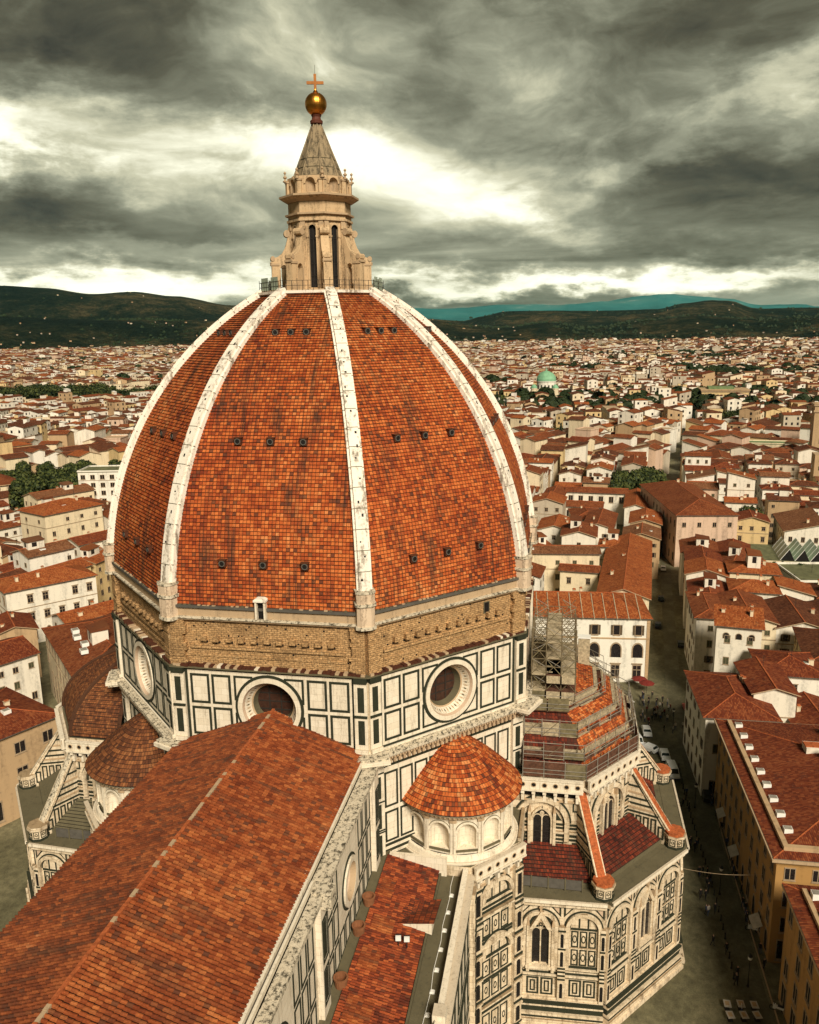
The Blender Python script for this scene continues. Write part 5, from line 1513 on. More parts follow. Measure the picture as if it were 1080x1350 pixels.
        mb.face([(a, b, rz), (-a, b, rz), (-a, b, rz+th), (a, b, rz+th)], 'lead'); mb.face([(-a, -b, zb), (-a, b, rz), (a, b, rz), (a, -b, zb)], 'wall_tan')


def wall_faces(mb, L, Wd, h, kind, pitch, wall, z0=0.0):
    a, b = L/2, Wd/2
    P = [(-a, -b), (a, -b), (a, b), (-a, b)]
    for i in range(4):
        p, q = P[i], P[(i+1) % 4]; mb.face([(*p, z0), (*q, z0), (*q, h), (*p, h)], wall)
    e = .55
    ax = 'y' if (kind == 'gable' and L < Wd) or kind == 'gablex' else 'x'
    if kind in ('gable', 'gablex'):
        if ax == 'x':
            t = h-.05+(b+e)*pitch
            mb.face([(a, -b, h), (a, b, h), (a, 0, t-.02)], wall); mb.face([(-a, b, h), (-a, -b, h), (-a, 0, t-.02)], wall)
        else:
            t = h-.05+(a+e)*pitch
            mb.face([(-a, -b, h), (a, -b, h), (0, -b, t-.02)], wall); mb.face([(a, b, h), (-a, b, h), (0, b, t-.02)], wall)
    if kind == 'shed':
        t = h-.05+2*(b+e)*pitch*.8-.1
        mb.face([(a, -b, h), (a, b, h), (a, b, t)], wall); mb.face([(-a, b, h), (-a, -b, h), (-a, b, t)], wall); mb.face([(a, b, h), (-a, b, h), (-a, b, t), (a, b, t)], wall)


def house(name, label, cat, cx, cy, L, Wd, rot, h, kind='gable', wall='white', roof='rust', floors=4, pitch=.30, wk=None, seed=0, group='houses of the old city', details=True, z0=0.0, spacing=3.0, win=(1.0, 1.55), ground=True, custom_win=None, roofmat=None):
    r2 = random.Random(seed*7+int(cx*13+cy*7))
    root = empty(name, label, cat, (cx, cy, z0), rot, group)
    wm = 'wall_'+wall.replace(' ', '_'); rm = roofmat or 'roof_'+roof
    w = MB(); wall_faces(w, L, Wd, h, kind, pitch, wm)
    if details:
        # string course
        if floors >= 3 and r2.random() < .6:
            z = h*(1-1/floors)-.2
            for (x0, x1, y0, y1) in ((-L/2-.07, L/2+.07, -Wd/2-.07, -Wd/2), (-L/2-.07, -L/2, -Wd/2, Wd/2+.07), (L/2, L/2+.07, -Wd/2, Wd/2+.07), (-L/2, L/2, Wd/2, Wd/2+.07)): w.box(x0, x1, y0, y1, z, z+.22, 'win_trim')
    w.build('wall', root)
    rb = MB(); roof_faces(rb, L, Wd, h, kind, pitch, rm, wall=wm)
    ro = rb.build('roof', root)
    HOUSES.append((cx, cy, L/2, Wd/2, rot))
    if not details: return root
    c, s_ = cos(rot), sin(rot)
    kinds = wk or r2.choice([['plain'], ['open', 'open', 'closed'], ['closed', 'plain', 'brown'], ['plain', 'closed'], ['hood']])
    fh = (h-.6)/floors
    for fi, (nx, ny, width, depth, rz) in enumerate(((0, -1, L, Wd/2, 0), (1, 0, Wd, L/2, pi/2), (0, 1, L, Wd/2, pi), (-1, 0, Wd, L/2, -pi/2))):
        wx, wy = nx*c-ny*s_, nx*s_+ny*c
        v = Vector((CAM.x-cx-wx*depth, CAM.y-cy-wy*depth)); 
        if v.normalized().dot(Vector((wx, wy))) < .05: continue
        n = max(1, int((width-.9)/spacing)); skip_face = r2.random() < .12 and fi in (1, 3) and cat == 'house'
        if skip_face: n = 1
        for fl in range(floors):
            if fl == 0 and not ground: continue
            zc = fl*fh+fh*.55; wh = min(win[1], fh*.62)*(.75 if fl == floors-1 and floors > 2 and r2.random() < .7 else 1)
            for i in range(n):
                if r2.random() < (.06 if cat != 'house' else .16): continue
                u = width*((i+.5)/n-.5)+r2.uniform(-.12, .12)*(cat == 'house')
                k = r2.choice(kinds)
                if fl == 0: k = 'arch' if r2.random() < .4 else 'plain'
                x, y = (u, -depth) if fi == 0 else ((depth, u) if fi == 1 else ((-u, depth) if fi == 2 else (-depth, -u)))
                inst('window', WIN[k], root, (x, y, zc), rz, (win[0]*(1.25 if fl == 0 else 1), 1, wh*(1.3 if fl == 0 else 1)))
    nch = r2.choice([0, 1, 1, 2, 3]) if cat == 'house' else 2
    zz = lambda x, y: h+pitch*max(0, (Wd/2-abs(y)) if (kind != 'gablex' and not (kind == 'gable' and L < Wd)) else (L/2-abs(x)))*.75
    for i in range(nch):
        if kind == 'flat': break
        x, y = r2.uniform(-.36, .36)*L, r2.uniform(-.36, .36)*Wd
        if kind == 'shed': z = h+(y+Wd/2)*pitch*.8
        elif kind == 'hip': z = h+pitch*min(L/2-abs(x), Wd/2-abs(y))
        else: z = zz(x, y)
        inst('chimney', CHIM, ro, (x, y, z+.15), r2.choice((0, pi/2)), (r2.uniform(.8, 1.4), r2.uniform(.8, 1.3), r2.uniform(.7, 1.2)))
    if r2.random() < .35 and kind in ('gable', 'hip'):
        inst('skylight', SKYL, ro, (r2.uniform(-.2, .2)*L, -Wd*.22, zz(0, -Wd*.22)+.25), 0, (r2.uniform(.8, 1.6), r2.uniform(.7, 1.2), 1))
    if cat == 'house' and kind in ('gable', 'hip') and r2.random() < .42 and min(L, Wd) > 7:
        pb = MB(); p, q, hh = r2.uniform(1.3, 2.6), r2.uniform(1.1, 1.9), r2.uniform(1.4, 2.6); pb.box(-p, p, -q, q, -1.6, hh, 'wall_white'); pb.box8([(-p-.25, -q-.3, hh), (p+.25, -q-.3, hh), (p+.25, q+.3, hh), (-p-.25, q+.3, hh), (-p-.25, -q-.3, hh+.15), (p+.25, -q-.3, hh+.15), (p+.25, q+.3, hh+.75), (-p-.25, q+.3, hh+.75)], rm)
        pb.box(-p-.02, -p+.01, -.5, .5, .3, hh-.3, 'glass_dark'); pb.box(-p*.5, p*.1, -q-.02, -q+.02, .3, hh-.3, 'glass_dark')
        d_ = pb.build('dormer', ro); x, y = r2.uniform(-.22, .22)*L, r2.uniform(-.15, .15)*Wd; d_.location = (x, y, zz(x, y)+.6)
    if r2.random() < .5: inst('aerial', AERIAL, ro, (r2.uniform(-.3, .3)*L, 0, h+(min(L, Wd)/2*pitch if kind != 'flat' else 0)), r2.uniform(0, 3))
    return root


def hfront(name, label, cat, p0, p1, depth, h, **kw):
    """p0 left, p1 right corner of the facade as seen from outside; the house lies behind it"""
    u = Vector((p1[0]-p0[0], p1[1]-p0[1])); L = u.length; u.normalize(); n = Vector((-u.y, u.x))
    c = (Vector(p0)+Vector(p1))/2+n*depth/2
    return house(name, label, cat, c.x, c.y, L, depth, atan2(u.y, u.x), h, **kw)


def lm(p, phrase):
    q = proj(p)
    if q: LANDMARKS.append((q[0], q[1], phrase))


# ---- hand placed neighbours, right of the cathedral
PAL = 'palaces round the cathedral square'
o = hfront('palace', 'long ochre palace with rows of dark windows and white roof lights along its eave', 'palace', (31.8, -55.7), (-4.4, -56.3), 26, 15.0, kind='hip', wall='ochre', roof='red', floors=4, pitch=.16, wk=['plain'], spacing=2.95, win=(1.15, 2.1), group=PAL)
gut = MB()
for (x0, x1, y0, y1) in ((-18.9, 18.9, -13.75, -13.35), (-18.9, -18.5, -13.35, 13.7), (18.5, 18.9, -13.35, 13.7)): gut.box(x0, x1, y0, y1, 14.7, 15.02, 'stone_warm')
for (x0, x1, y0, y1) in ((-17.2, 17.2, -12.05, -11.4), (16.5, 17.2, -11.4, 11.5)): gut.box(x0, x1, y0, y1, 15.1, 15.85, 'wall_tan'); 
gut.build('parapet', o)
for i in range(9): inst('roof_light', SKYL, o, (-15.5+3.6*i, -10.6, 15.8), 0, (.95, .75, 1.2))
dm = MB(); dm.box(-1.1, 1.1, -1.3, 1.3, 0, 1.5, 'wall_white'); dm.box(-.8, .8, -1.35, .9, 1.45, 1.62, 'tile_coping'); 
d_ = dm.build('dormer', o); d_.location = (-6.5, -2.0, 16.2)
ac = MB()
for i in range(4): ac.box(-2+i*1.2, -1.1+i*1.2, -.4, .4, 0, 1.1+.3*(i % 2), 'white_paint'); ac.box(-1.85+i*1.2, -1.25+i*1.2, -.43, -.4, .2, .8, 'dark')
d_ = ac.build('vent_unit', o); d_.location = (-12.0, 2.5, 16.9)
lm((14, -57, 15), 'the long ochre palace')
o = hfront('palace', 'ochre palace cut off by the lower right corner of the view', 'palace', (-10.2, -56.2), (-44, -56.8), 25, 15.0, kind='hip', wall='ochre', roof='red', floors=4, pitch=.18, wk=['plain'], spacing=3.4, win=(1.25, 2.2), group=PAL)
gut = MB(); gut.box(-17.5, 17.5, -13.1, -12.7, 14.7, 15.02, 'stone_warm'); gut.box(-15.8, 15.8, -11.4, -10.9, 15.2, 15.85, 'wall_tan'); gut.build('parapet', o)
for i in range(6): inst('roof_light', SKYL, o, (-14.6+3.6*i, -10.2, 16.0), 0, (.95, .75, 1.2))
o = hfront('house', 'white street corner house with shuttered side next to the long ochre palace', 'house', (52.5, -53.4), (33.9, -53.9), 11.5, 14.6, kind='hip', wall='white', roof='red', floors=4, wk=['open', 'closed'], group='houses of the old city'); lm((42, -58, 15), 'the white street corner house')
house('house', 'white upper storey with dark red roof set back on the street corner house', 'house', 47, -66.0, 13, 7, .03, 16.5, kind='gable', wall='white', roof='red', floors=4, wk=['closed'])
house('house', 'white house with two stacked windows beside a yellow wall near the right edge', 'house', 58, -72.5, 12, 11, -.02, 15.2, kind='hip', wall='pale ivory', roof='red', floors=4, wk=['hood'])
o = hfront('tower_house', 'white roof tower with three small arches under a tiled cap', 'tower house', (66.5, -60.8), (65.3, -69.2), 7, 19.2, kind='shed', wall='white', roof='orange', floors=4, wk=['closed'], ground=False, custom_win=1); lm((66, -65, 18), 'the three arched roof tower')
for i in range(3): inst('arch', WIN['arch'], o, (-2.4+2.4*i, -3.5, 17.2), 0, (1.3, 1, 1.2))
R5 = [((82.0, -59.3), (81.8, -65.4), 18, 15.2, 'hip', 'white', 'rust', ['closed', 'open'], 'white corner house with hipped roof where the straight street narrows'),
      ((81.8, -65.4), (81.6, -76.0), 18, 14.8, 'gable', 'cream', 'rust', ['closed'], 'cream row house with six closed shutters behind the roof tower'),
      ((81.6, -76.0), (81.3, -87.0), 18, 13.8, 'gable', 'white', 'brown', ['open'], 'white row house with dark triple windows near the right edge')]
for a, b, d, h, k, w, r, wk, lab in R5: hfront('house', lab, 'house', a, b, d, h, kind=k, wall=w, roof=r, floors=4, wk=wk)
lm((88, -68, 17), 'the shuttered row houses')
o = hfront('house', 'pale yellow house with plain side wall and brown roof at the right edge', 'house', (59.0, -76.5), (56.5, -96), 20, 15.0, kind='hip', wall='pale yellow', roof='brown', floors=4, wk=['hood']); lm((62, -85, 15), 'the pale yellow house at the right edge')
house('house', 'low house with dark red roof wedged behind the long ochre palace', 'house', 42, -73.5, 13, 9, .05, 12.0, kind='gable', wall='tan', roof='red', floors=3)
house('house', 'low white walled house with red roof right behind the palace roof units', 'house', 30, -88, 16, 10, .0, 13.5, kind='gable', wall='white', roof='red', floors=3)
house('house', 'red roofed annex in the courtyard between palace and yellow house', 'house', 44, -86, 12, 11, .02, 13.0, kind='gable', wall='cream', roof='rust', floors=3)
for i, (x, y, L, Wd, ro, h, k, w, r, lab) in enumerate([
        (108, -66.0, 14, 9, -.1, 13.5, 'gable', 'white', 'red', 'white house with red roof just beyond the shuttered row houses'),
        (108, -76.5, 10, 11, -.1, 15, 'hip', 'white', 'orange', 'white house topped by a small white loggia behind the shuttered row'),
        (122, -67.5, 12, 10, -.12, 15, 'gable', 'white', 'orange', 'white gabled house with orange roof along the right side of the street'),
        (121, -79, 10, 12, -.1, 16, 'hip', 'cream', 'orange', 'cream house with orange hipped roof in the cluster before the pink palace'),
        (136, -69, 15, 9, -.1, 14, 'gable', 'pinkish', 'red', 'pinkish house with red roof in front of the blank palace wall'),
        (137, -78, 14, 12, -.3, 13, 'gable', 'cream', 'rust', 'cream house with long rust roof below the blank palace wall'),
        (152, -70.2, 15, 10, -.1, 13, 'gable', 'white', 'rust', 'white house directly under the blank pinkish palace wall'),
        (153, -80, 14, 9, -.2, 12.5, 'gable', 'tan', 'red', 'tan house with red roof beside the dark garden trees'),
        (112, -87, 9, 8, -.1, 13.5, 'shed', 'white', 'orange', 'white house with bright orange lean-to roof by the garden trees'),
        (97, -92, 13, 10, -.1, 12.5, 'gable', 'cream', 'brown', 'cream house with brown roof at the right edge beyond the row houses'),
        (112, -97, 12, 10, -.1, 13, 'hip', 'pale yellow', 'brown', 'yellow house with brown hipped roof at the right edge before the olive roof'),
        (83, -97, 14, 12, -.1, 12, 'gable', 'tan', 'red', 'tan house with red roof at the right edge near the yellow house')]):
    house('house', lab, 'house', x, y, L, Wd, ro, h, kind=k, wall=w, roof=r, floors=4, seed=i)
lm((122, -72, 15), 'the orange roof cluster')
o = hfront('palace', 'large pinkish palace with blank end wall and long red roof beside the street', 'palace', (175.5, -66.6), (178, -86), 54, 17.5, kind='hip', wall='pinkish', roof='rust', floors=3, wk=['plain'], spacing=4.6, pitch=.33, group=PAL, win=(1.1, 2.0)); lm((185, -76, 18), 'the blank pinkish palace')
o = hfront('house', 'flat roofed white building with olive green roof at the right edge', 'house', (121, -91), (123, -106), 17, 12.5, kind='flat', wall='pale ivory', roofmat='olive_roof', floors=3, wk=['plain'], spacing=4.5); lm((125, -97, 13), 'the olive flat roof')
# market hall with a saw-tooth glass roof
mh = empty('market_hall', 'market hall with a row of pale green saw-tooth glass skylights', 'market hall', (158, -104, 0), -.08)
m = MB(); m.box(-9, 12, -22, 16, 0, 9.2, 'wall_grey_beige'); m.build('wall', mh)
m = MB(); m.box(-9.5, 12.5, -22.5, 16.5, 9.2, 9.7, 'olive_roof'); m.box(-9.8, -9.0, -22.5, 16.5, 9.2, 10.3, 'wall_cream'); m.build('roof', mh)
for i in range(8):
    m = MB(); y0 = 10.0-4.1*i
    m.face([(-6, y0, 9.7), (-6, y0-4.0, 9.7), (-6, y0-2.4, 13.2)], 'dark'); m.face([(9, y0-4.0, 9.7), (9, y0, 9.7), (9, y0-2.4, 13.2)], 'dark')
    m.face([(-6, y0-2.4, 13.2), (-6, y0-4.0, 9.7), (9, y0-4.0, 9.7), (9, y0-2.4, 13.2)], 'green_glass'); m.face([(-6, y0, 9.7), (-6, y0-2.4, 13.2), (9, y0-2.4, 13.2), (9, y0, 9.7)], 'green_glass')
    for k in range(5): m.tube((-6+3.75*k, y0, 9.75), (-6+3.75*k, y0-2.4, 13.25), .09, 'white_paint', 4)
    m.build('skylight', mh)
HOUSES.append((158, -104, 13, 23, -.08)); lm((158, -104, 11), 'the green saw-tooth roof')

# ---- palace behind the scaffolding and its courtyard
o = hfront('palace', 'white palace with tall arched windows directly behind the scaffolding', 'palace', (77.5, -16.0), (80.0, -49.2), 17, 15.2, kind='hip', wall='pale ivory', roof='orange', floors=3, wk=['open'], spacing=4.6, win=(1.3, 2.3), pitch=.34, group=PAL, ground=True); lm((82, -35, 15), 'the scaffolded white palace')
for ch_ in list(o.children):
    if ch_.name.startswith('window') and abs(ch_.rotation_euler.z) < .01:
        z = ch_.location.z
        if 5.0 < z < 10.0: ch_.data = WIN['arch']; ch_.scale = (2.6, 1, 3.2)
        elif z < 5.0: ch_.data = WIN['hood']; ch_.scale = (1.7, 1, 2.9)
st = MB()
for i in range(13):
    y = -15.5+2.5*i; st.box8([(y-.08, -9.2, 15.1), (y+.08, -9.2, 15.1), (y+.08, -.5, 18.2), (y-.08, -.5, 18.2), (y-.08, -9.2, 15.35), (y+.08, -9.2, 15.35), (y+.08, -.5, 18.4), (y-.08, -.5, 18.4)], 'plank')
st.build('roof_joint', o)
qn = MB(); 
for i in range(22): qn.box(16.05, 16.75, -8.62, -8.45, .3+i*.66, .3+i*.66+.62, 'wall_tan'); 
qn.box(-16.6, 16.6, -8.62, -8.5, 10.3, 10.6, 'wall_tan'); qn.build('quoin', o)
house('palace', 'street wing with long orange roof running back from the white palace', 'palace', 124, -47.3, 56, 12.0, -.10, 14.6, kind='gable', wall='cream', roof='orange', floors=4, spacing=3.4, group=PAL, pitch=.34)
o = hfront('house', 'cream house with a row of shutters under round attic windows', 'house', (123.0, -13.0), (125.5, -40.0), 9, 17.2, kind='gable', wall='cream', roof='weathered', floors=4, wk=['closed'], spacing=3.9, pitch=.22); lm((124, -30, 17), 'the shuttered courtyard house')
for i, (x, y, L, Wd, ro, h, k, w, r, lab) in enumerate([
        (140, -22, 20, 10, .35, 15, 'gable', 'white', 'orange', 'white house with long orange roof angled behind the courtyard shutters'),
        (152, -35, 13, 10, -.05, 17, 'gable', 'white', 'rust', 'white house with rust roof in the middle of the courtyard group'),
        (146, -45, 9, 8, -.1, 15, 'hip', 'white', 'orange', 'small white house with orange hipped roof beside the street wing'),
        (168, -28, 16, 11, -.1, 15, 'gable', 'white', 'orange', 'white house with bright orange roof in front of the cloister'),
        (170, -42, 22, 9, -.12, 16.5, 'gable', 'white', 'rust', 'white house with a row of tall dark openings below the cloister'),
        (168, -55, 14, 11, -.1, 13, 'gable', 'tan', 'weathered', 'tan house with weathered roof hugging the left side of the street'),
        (188, -58, 18, 10, -.1, 13.5, 'gable', 'tan', 'orange', 'tan house with orange roof by the long street wall'),
        (190, -38, 16, 10, .1, 14, 'hip', 'white', 'rust', 'white hipped house just before the cloister arcades'),
        (178, -14, 16, 10, .2, 15, 'gable', 'white', 'orange', 'white house with orange gable roof left of the cloister'),
        (128, 0, 16, 12, .1, 14, 'gable', 'white', 'rust', 'white house peeping out right beside the dome drum'),
        (146, -8, 14, 10, .1, 15, 'gable', 'pale ivory', 'rust', 'ivory house with rust roof close to the dome edge')]):
    house('house', lab, 'house', x, y, L, Wd, ro, h, kind=k, wall=w, roof=r, floors=4, seed=i+40)
cl = empty('cloister', 'cloister with long red roofs around a court and open arcades', 'cloister', (226, -42, 0), -.1)
for nm, (x0, x1, y0, y1), kd in (('wing', (-16, 16, 12, 20), 'x'), ('wing', (-16, 16, -20, -12), 'x'), ('wing', (10, 18, -12, 12), 'y'), ('wing', (-18, -10, -4, 12), 'y')):
    w = MB(Matrix.Translation(((x0+x1)/2, (y0+y1)/2, 0))); wall_faces(w, x1-x0, y1-y0, 12.5, 'gable', .32, 'wall_white'); wo = w.build(nm, cl)
    w = MB(Matrix.Translation(((x0+x1)/2, (y0+y1)/2, 0))); roof_faces(w, x1-x0, y1-y0, 12.5, 'gable', .32, 'roof_orange' if y1 < 0 else 'roof_rust', wall='wall_white'); w.build('roof', wo)
    for i in range(6):
        if kd == 'y': inst('opening', WIN['plain'], wo, (x0, y0+(y1-y0)*(i+.5)/6, 10), -pi/2, (1.6, 1, 2.4))
        else: inst('opening', WIN['plain'], wo, (x0+(x1-x0)*(i+.5)/6, y0, 10), 0, (1.8, 1, 2.4))
HOUSES.append((226, -42, 19, 21, -.1)); lm((226, -42, 13), 'the cloister')

# ---- left of the dome
o = hfront('palace', 'white palace with hooded windows left of the dome drum', 'palace', (77.6, 108.0), (95, 93.5), 13, 15.0, kind='hip', wall='white', roof='orange', floors=3, wk=['hood'], spacing=3.6, pitch=.32, group=PAL, win=(1.25, 2.0)); lm((84, 103, 14), 'the white hooded window palace')
o = hfront('house', 'large rust roofed house with skylights and a shaded row of tall windows by the drum', 'house', (55.5, 82.5), (31, 59.5), 17, 15.0, kind='hip', wall='cream', roof='rust', floors=4, wk=['plain'], spacing=3.2, win=(1.3, 2.2), pitch=.26); lm((50, 66, 16), 'the rust roof with skylights')
for x, y in ((-6, -4), (-2, -4.5), (3, -4), (7, -5)): inst('skylight', SKYL, o, (x, y, 17.0), 0, (1.8, 1.0, 1))
o = hfront('house', 'shadowed house with big dark windows facing the square at far left', 'house', (-14, 70), (17.5, 54.4), 18, 15.0, kind='hip', wall='tan', roof='red', floors=3, wk=['plain'], spacing=4.4, win=(1.7, 2.6), pitch=.28); lm((5, 66, 15), 'the shadowed square house')  # shade on this facade is put into the darker tan wall colour
for x, y in ((6, -3), (9, -1.5), (4, -5), (11, -4)): inst('skylight', SKYL, o, (x, y, 16.9), 0, (1.3, .8, 1))
for i, (x, y, L, Wd, ro, h, k, w, r, lab) in enumerate([
        (38, 88, 22, 13, -.5, 14, 'gable', 'white', 'red', 'white walled house with big red roof at the left edge'),
        (20, 82, 14, 9, -.5, 12.5, 'gable', 'pale yellow', 'red', 'yellow gabled house with arches at the left edge above the square'),
        (62, 66, 16, 10, .75, 14, 'gable', 'tan', 'rust', 'tan house with rust roof tucked against the brown half dome'),
        (72, 82, 14, 9, -.6, 13, 'gable', 'white', 'orange', 'white house with orange roof between hooded palace and skylights'),
        (64, 97, 12, 9, .75, 12, 'gable', 'tan', 'red', 'low tan house in the dark gap left of the hooded palace'),
        (100, 108, 15, 9, -.35, 14.5, 'gable', 'pale yellow', 'orange', 'pale yellow house with four windows above the hooded palace'),
        (114, 104, 13, 8, -.1, 14.5, 'gable', 'pale yellow', 'orange', 'yellow house with orange roof touching the dome edge'),
        (112, 88, 16, 10, -.5, 14, 'hip', 'white', 'orange', 'white house with orange hipped roof against the dome edge'),
        (92, 122, 16, 9, -.3, 13, 'gable', 'tan', 'brown', 'tan house with brown roof left of the yellow houses'),
        (110, 128, 15, 9, -.2, 12, 'gable', 'white', 'red', 'small white house with red roof below the tall cream house'),
        (84, 134, 17, 10, -.4, 13, 'gable', 'cream', 'rust', 'cream house with rust roof at the left edge'),
        (150, 160, 16, 10, -.4, 14, 'gable', 'white', 'rust', 'white house with terrace left of the tall cream house')]):
    house('house', lab, 'house', x, y, L, Wd, ro, h, kind=k, wall=w, roof=r, floors=4, seed=i+80)
o = hfront('tower_house', 'tall cream house with stepped terraces and bright orange roof left of the dome', 'tower house', (136, 135), (155, 126), 15, 21, kind='hip', wall='cream', roof='orange', floors=5, wk=['plain'], spacing=5, pitch=.34); lm((145, 132, 21), 'the tall cream house')
o = hfront('apartment_block', 'white flat roofed apartment block with dark balconies touching the dome edge', 'apartment block', (215, 172), (219, 152), 14, 21, kind='flat', wall='pale ivory', roofmat='olive_roof', floors=6, wk=['plain'], spacing=3.4, win=(1.7, 1.8)); lm((217, 163, 20), 'the white apartment block')
# round ended church
rc = empty('round_church', 'round walled church with dark round window and brown tiled roof at left edge', 'church', (222, 216, 0))
m = MB(); m.lathe([(15, 0), (15, 9.0)], 'wall_cream', n=32); m.lathe([(9.5, 9), (9.5, 15.0)], 'wall_cream', n=32); m.build('wall', rc)
m = MB(); m.lathe([(15.8, 8.8), (9.4, 12.2)], 'roof_brown', n=32); m.lathe([(10.3, 14.8), (0.0, 19)], 'roof_rust', n=32); m.lathe([(15.8, 8.5), (15.8, 8.82)], 'wall_tan', n=32); m.lathe([(10.3, 14.5), (10.3, 14.82)], 'wall_tan', n=32); m.build('roof', rc)
m = MB(); F = Fac(m, (-2, 0), (2, 0), 0); F.poly([(2+1.2*cos(i*pi/8), 1.2*sin(i*pi/8)) for i in range(16)], 0, .3, 'dark'); F.ring(2, 0, 1.2, 1.5, 0, .4, 'win_trim', n=16); wme = m.mesh('round_window')
for t in (180, 215, 250): inst('round_window', wme, rc, (9.35*cos(radians(t)), 9.35*sin(radians(t)), 13.4), radians(t)+pi/2)
HOUSES.append((222, 216, 16, 16, 0)); lm((222, 216, 12), 'the round church')

# ---- farther landmarks
sy = empty('synagogue', 'pale synagogue with a bright green copper dome', 'synagogue', (742, -12, 0), -.1); sy.scale = (.68, .74, .71)
m = MB(); m.box(-24, 24, -16, 16, 0, 16, 'wall_cream'); m.box(-20, -4, -10, 10, 16, 24, 'wall_cream'); m.lathe([(12.5, 16), (12.5, 34), (13.2, 34), (13.2, 35)], 'wall_pale_ivory', n=24)
for s_ in (-1, 1): m.lathe([(4, 0), (4, 25), (4.4, 25), (4.4, 26)], 'wall_cream', -18, s_*14, 12)
m.build('wall', sy)
m = MB(); m.lathe([(13.2, 35), (13.0, 38), (11.5, 42), (8.2, 45.8), (4, 48), (.8, 49), (.5, 52), (0, 52.5)], 'copper_green', n=28); m.build('dome', sy, True)
m = MB()
for s_ in (-1, 1): m.lathe([(4.4, 26), (3.8, 28.5), (2, 30.5), (0, 31.5)], 'copper_green', -18, s_*14, 12)
m.build('small_dome', sy, True)
m = MB()
for i in range(16):
    t = 2*pi*i/16; F = Fac(m, (12.55*cos(t)-sin(t)*-1.1, 12.55*sin(t)+cos(t)*-1.1), (12.55*cos(t)-sin(t)*1.1, 12.55*sin(t)+cos(t)*1.1), 22); F.poly(F.arch_pts(1.1, 0, 7, .9, 6), 0, .2, 'glass_dark', False)
for y in (-10, -5, 0, 5, 10): F = Fac(m, (-24.1, y+1.5), (-24.1, y-1.5), 6); F.poly(F.arch_pts(1.5, 0, 5, 1.3, 6), 0, .2, 'glass_dark', False)
m.build('arcade', sy)
HOUSES.append((742, -12, 27, 19, -.1)); lm((742, -12, 40), 'the green domed synagogue')
tw = empty('brown_tower', 'square brown stone tower at the right edge of the city', 'tower', (352, -158, 0), -.1)
m = MB(); m.box(-4, 4, -4, 4, 0, 38, 'wall_tan'); m.box(-4.5, 4.5, -4.5, 4.5, 34, 35, 'stone_warm'); m.build('shaft', tw)
m = MB()
for i in range(4):
    for s_ in (-1, 1): m.box(-4.6 if i < 2 else -4+2.4*i-4.8, -4.0 if i < 2 else -2.6+2.4*i-4.8, -4.5, 4.5, 38+.0, 39.2, 'wall_tan') if i == 0 and s_ == 1 else None
m.box(-4.5, 4.5, -4.5, 4.5, 37.2, 38.2, 'stone_warm'); m.build('cornice', tw)
for z in (30, 20): inst('window', WIN['arch'], tw, (-4, 0, z), -pi/2, (2, 1, 4))
HOUSES.append((352, -158, 5, 5, 0)); lm((352, -158, 30), 'the brown tower')
lp = empty('library', 'long pale yellow library building with even rows of windows far right', 'library', (700, -172, 0), -1.62)
m = MB(); m.box(-20, 20, -12, 12, 0, 19, 'wall_pale_yellow'); m.box(-20.4, 20.4, -12.4, 12.4, 17.6, 18.4, 'stone_warm'); m.build('wall', lp)
m = MB(); m.box(-21, 21, -13, 13, 19, 20, 'wall_tan'); m.box(-14, 8, -8, 8, 20, 22, 'green_felt'); m.build('roof', lp)
for i in range(13):
    for z in (9, 14): inst('window', WIN['plain'], lp, (-18.5+3.1*i, -12, z), 0, (1.5, 1, 3))
HOUSES.append((700, -172, 22, 14, -1.62)); lm((700, -172, 18), 'the long yellow library')
for (x, y, L, Wd, nm) in ((640, -205, 18, 40, 'low hall with flat green roof beside the far yellow library'), (395, -150, 12, 42, 'long low building with olive flat roof near the brown tower')):
    house('hall', nm, 'hall', x, y, L, Wd, -.1, 12, kind='flat', wall='cream', roofmat='green_felt', floors=3, group=None, details=False)

# ---- the rest of the city
STREET = [(62, -51.5), (85, -55.3), (182, -64.4), (226, -68.7), (300, -79), (430, -101), (900, -190)]


def near_street(x, y, w):
    for (a, b), (c, d) in zip(STREET, STREET[1:]):
        ex, ey = c-a, d-b; t = max(0, min(1, ((x-a)*ex+(y-b)*ey)/(ex*ex+ey*ey)))
        if hypot(x-a-ex*t, y-b-ey*t) < w: return True
    return False


PARKS = [(708, -13, 24), (250, 196, 46), (748, 495, 100), (690, 48, 42), (262, -62, 16), (142, -90, 11), (205, -96, 12), (470, -20, 14), (545, -150, 16), (330, 120, 20), (980, 250, 60), (1100, -260, 60)]


def blocked(x, y, L, Wd, rot):
    if -120 < x < 26 and abs(y) < 60: return True
    if 20 < x < 76 and -52 < y < 56: return True
    if x < -45 and y < -56: return True
    if near_street(x, y, 3.3+Wd*.42): return True
    for px_, py_, r in PARKS:
        if hypot(x-px_, y-py_) < r+min(L, Wd)*.3: return True
    for hx, hy, a, b, ro in HAND:
        dx, dy = x-hx, y-hy
        if abs(dx)+abs(dy) > a+b+L+Wd: continue
        c, s_ = cos(ro), sin(ro)
        u, v = dx*c+dy*s_, -dx*s_+dy*c; e = max(min(L, Wd)*.5, .42*(L+Wd)/2 if abs(x) < 90 else 0)
        if abs(u) < a+e and abs(v) < b+e: return True
    return False


HAND = list(HOUSES)
OCC = [(350, 383), (275, 440), (205, 535), (155, 680), (145, 800), (95, 930), (20, 1020), (20, 1180), (0, 1230), (0, 1350), (890, 1350), (898, 1115), (835, 985), (800, 900), (697, 860), (692, 690), (645, 565), (560, 440), (495, 383)]


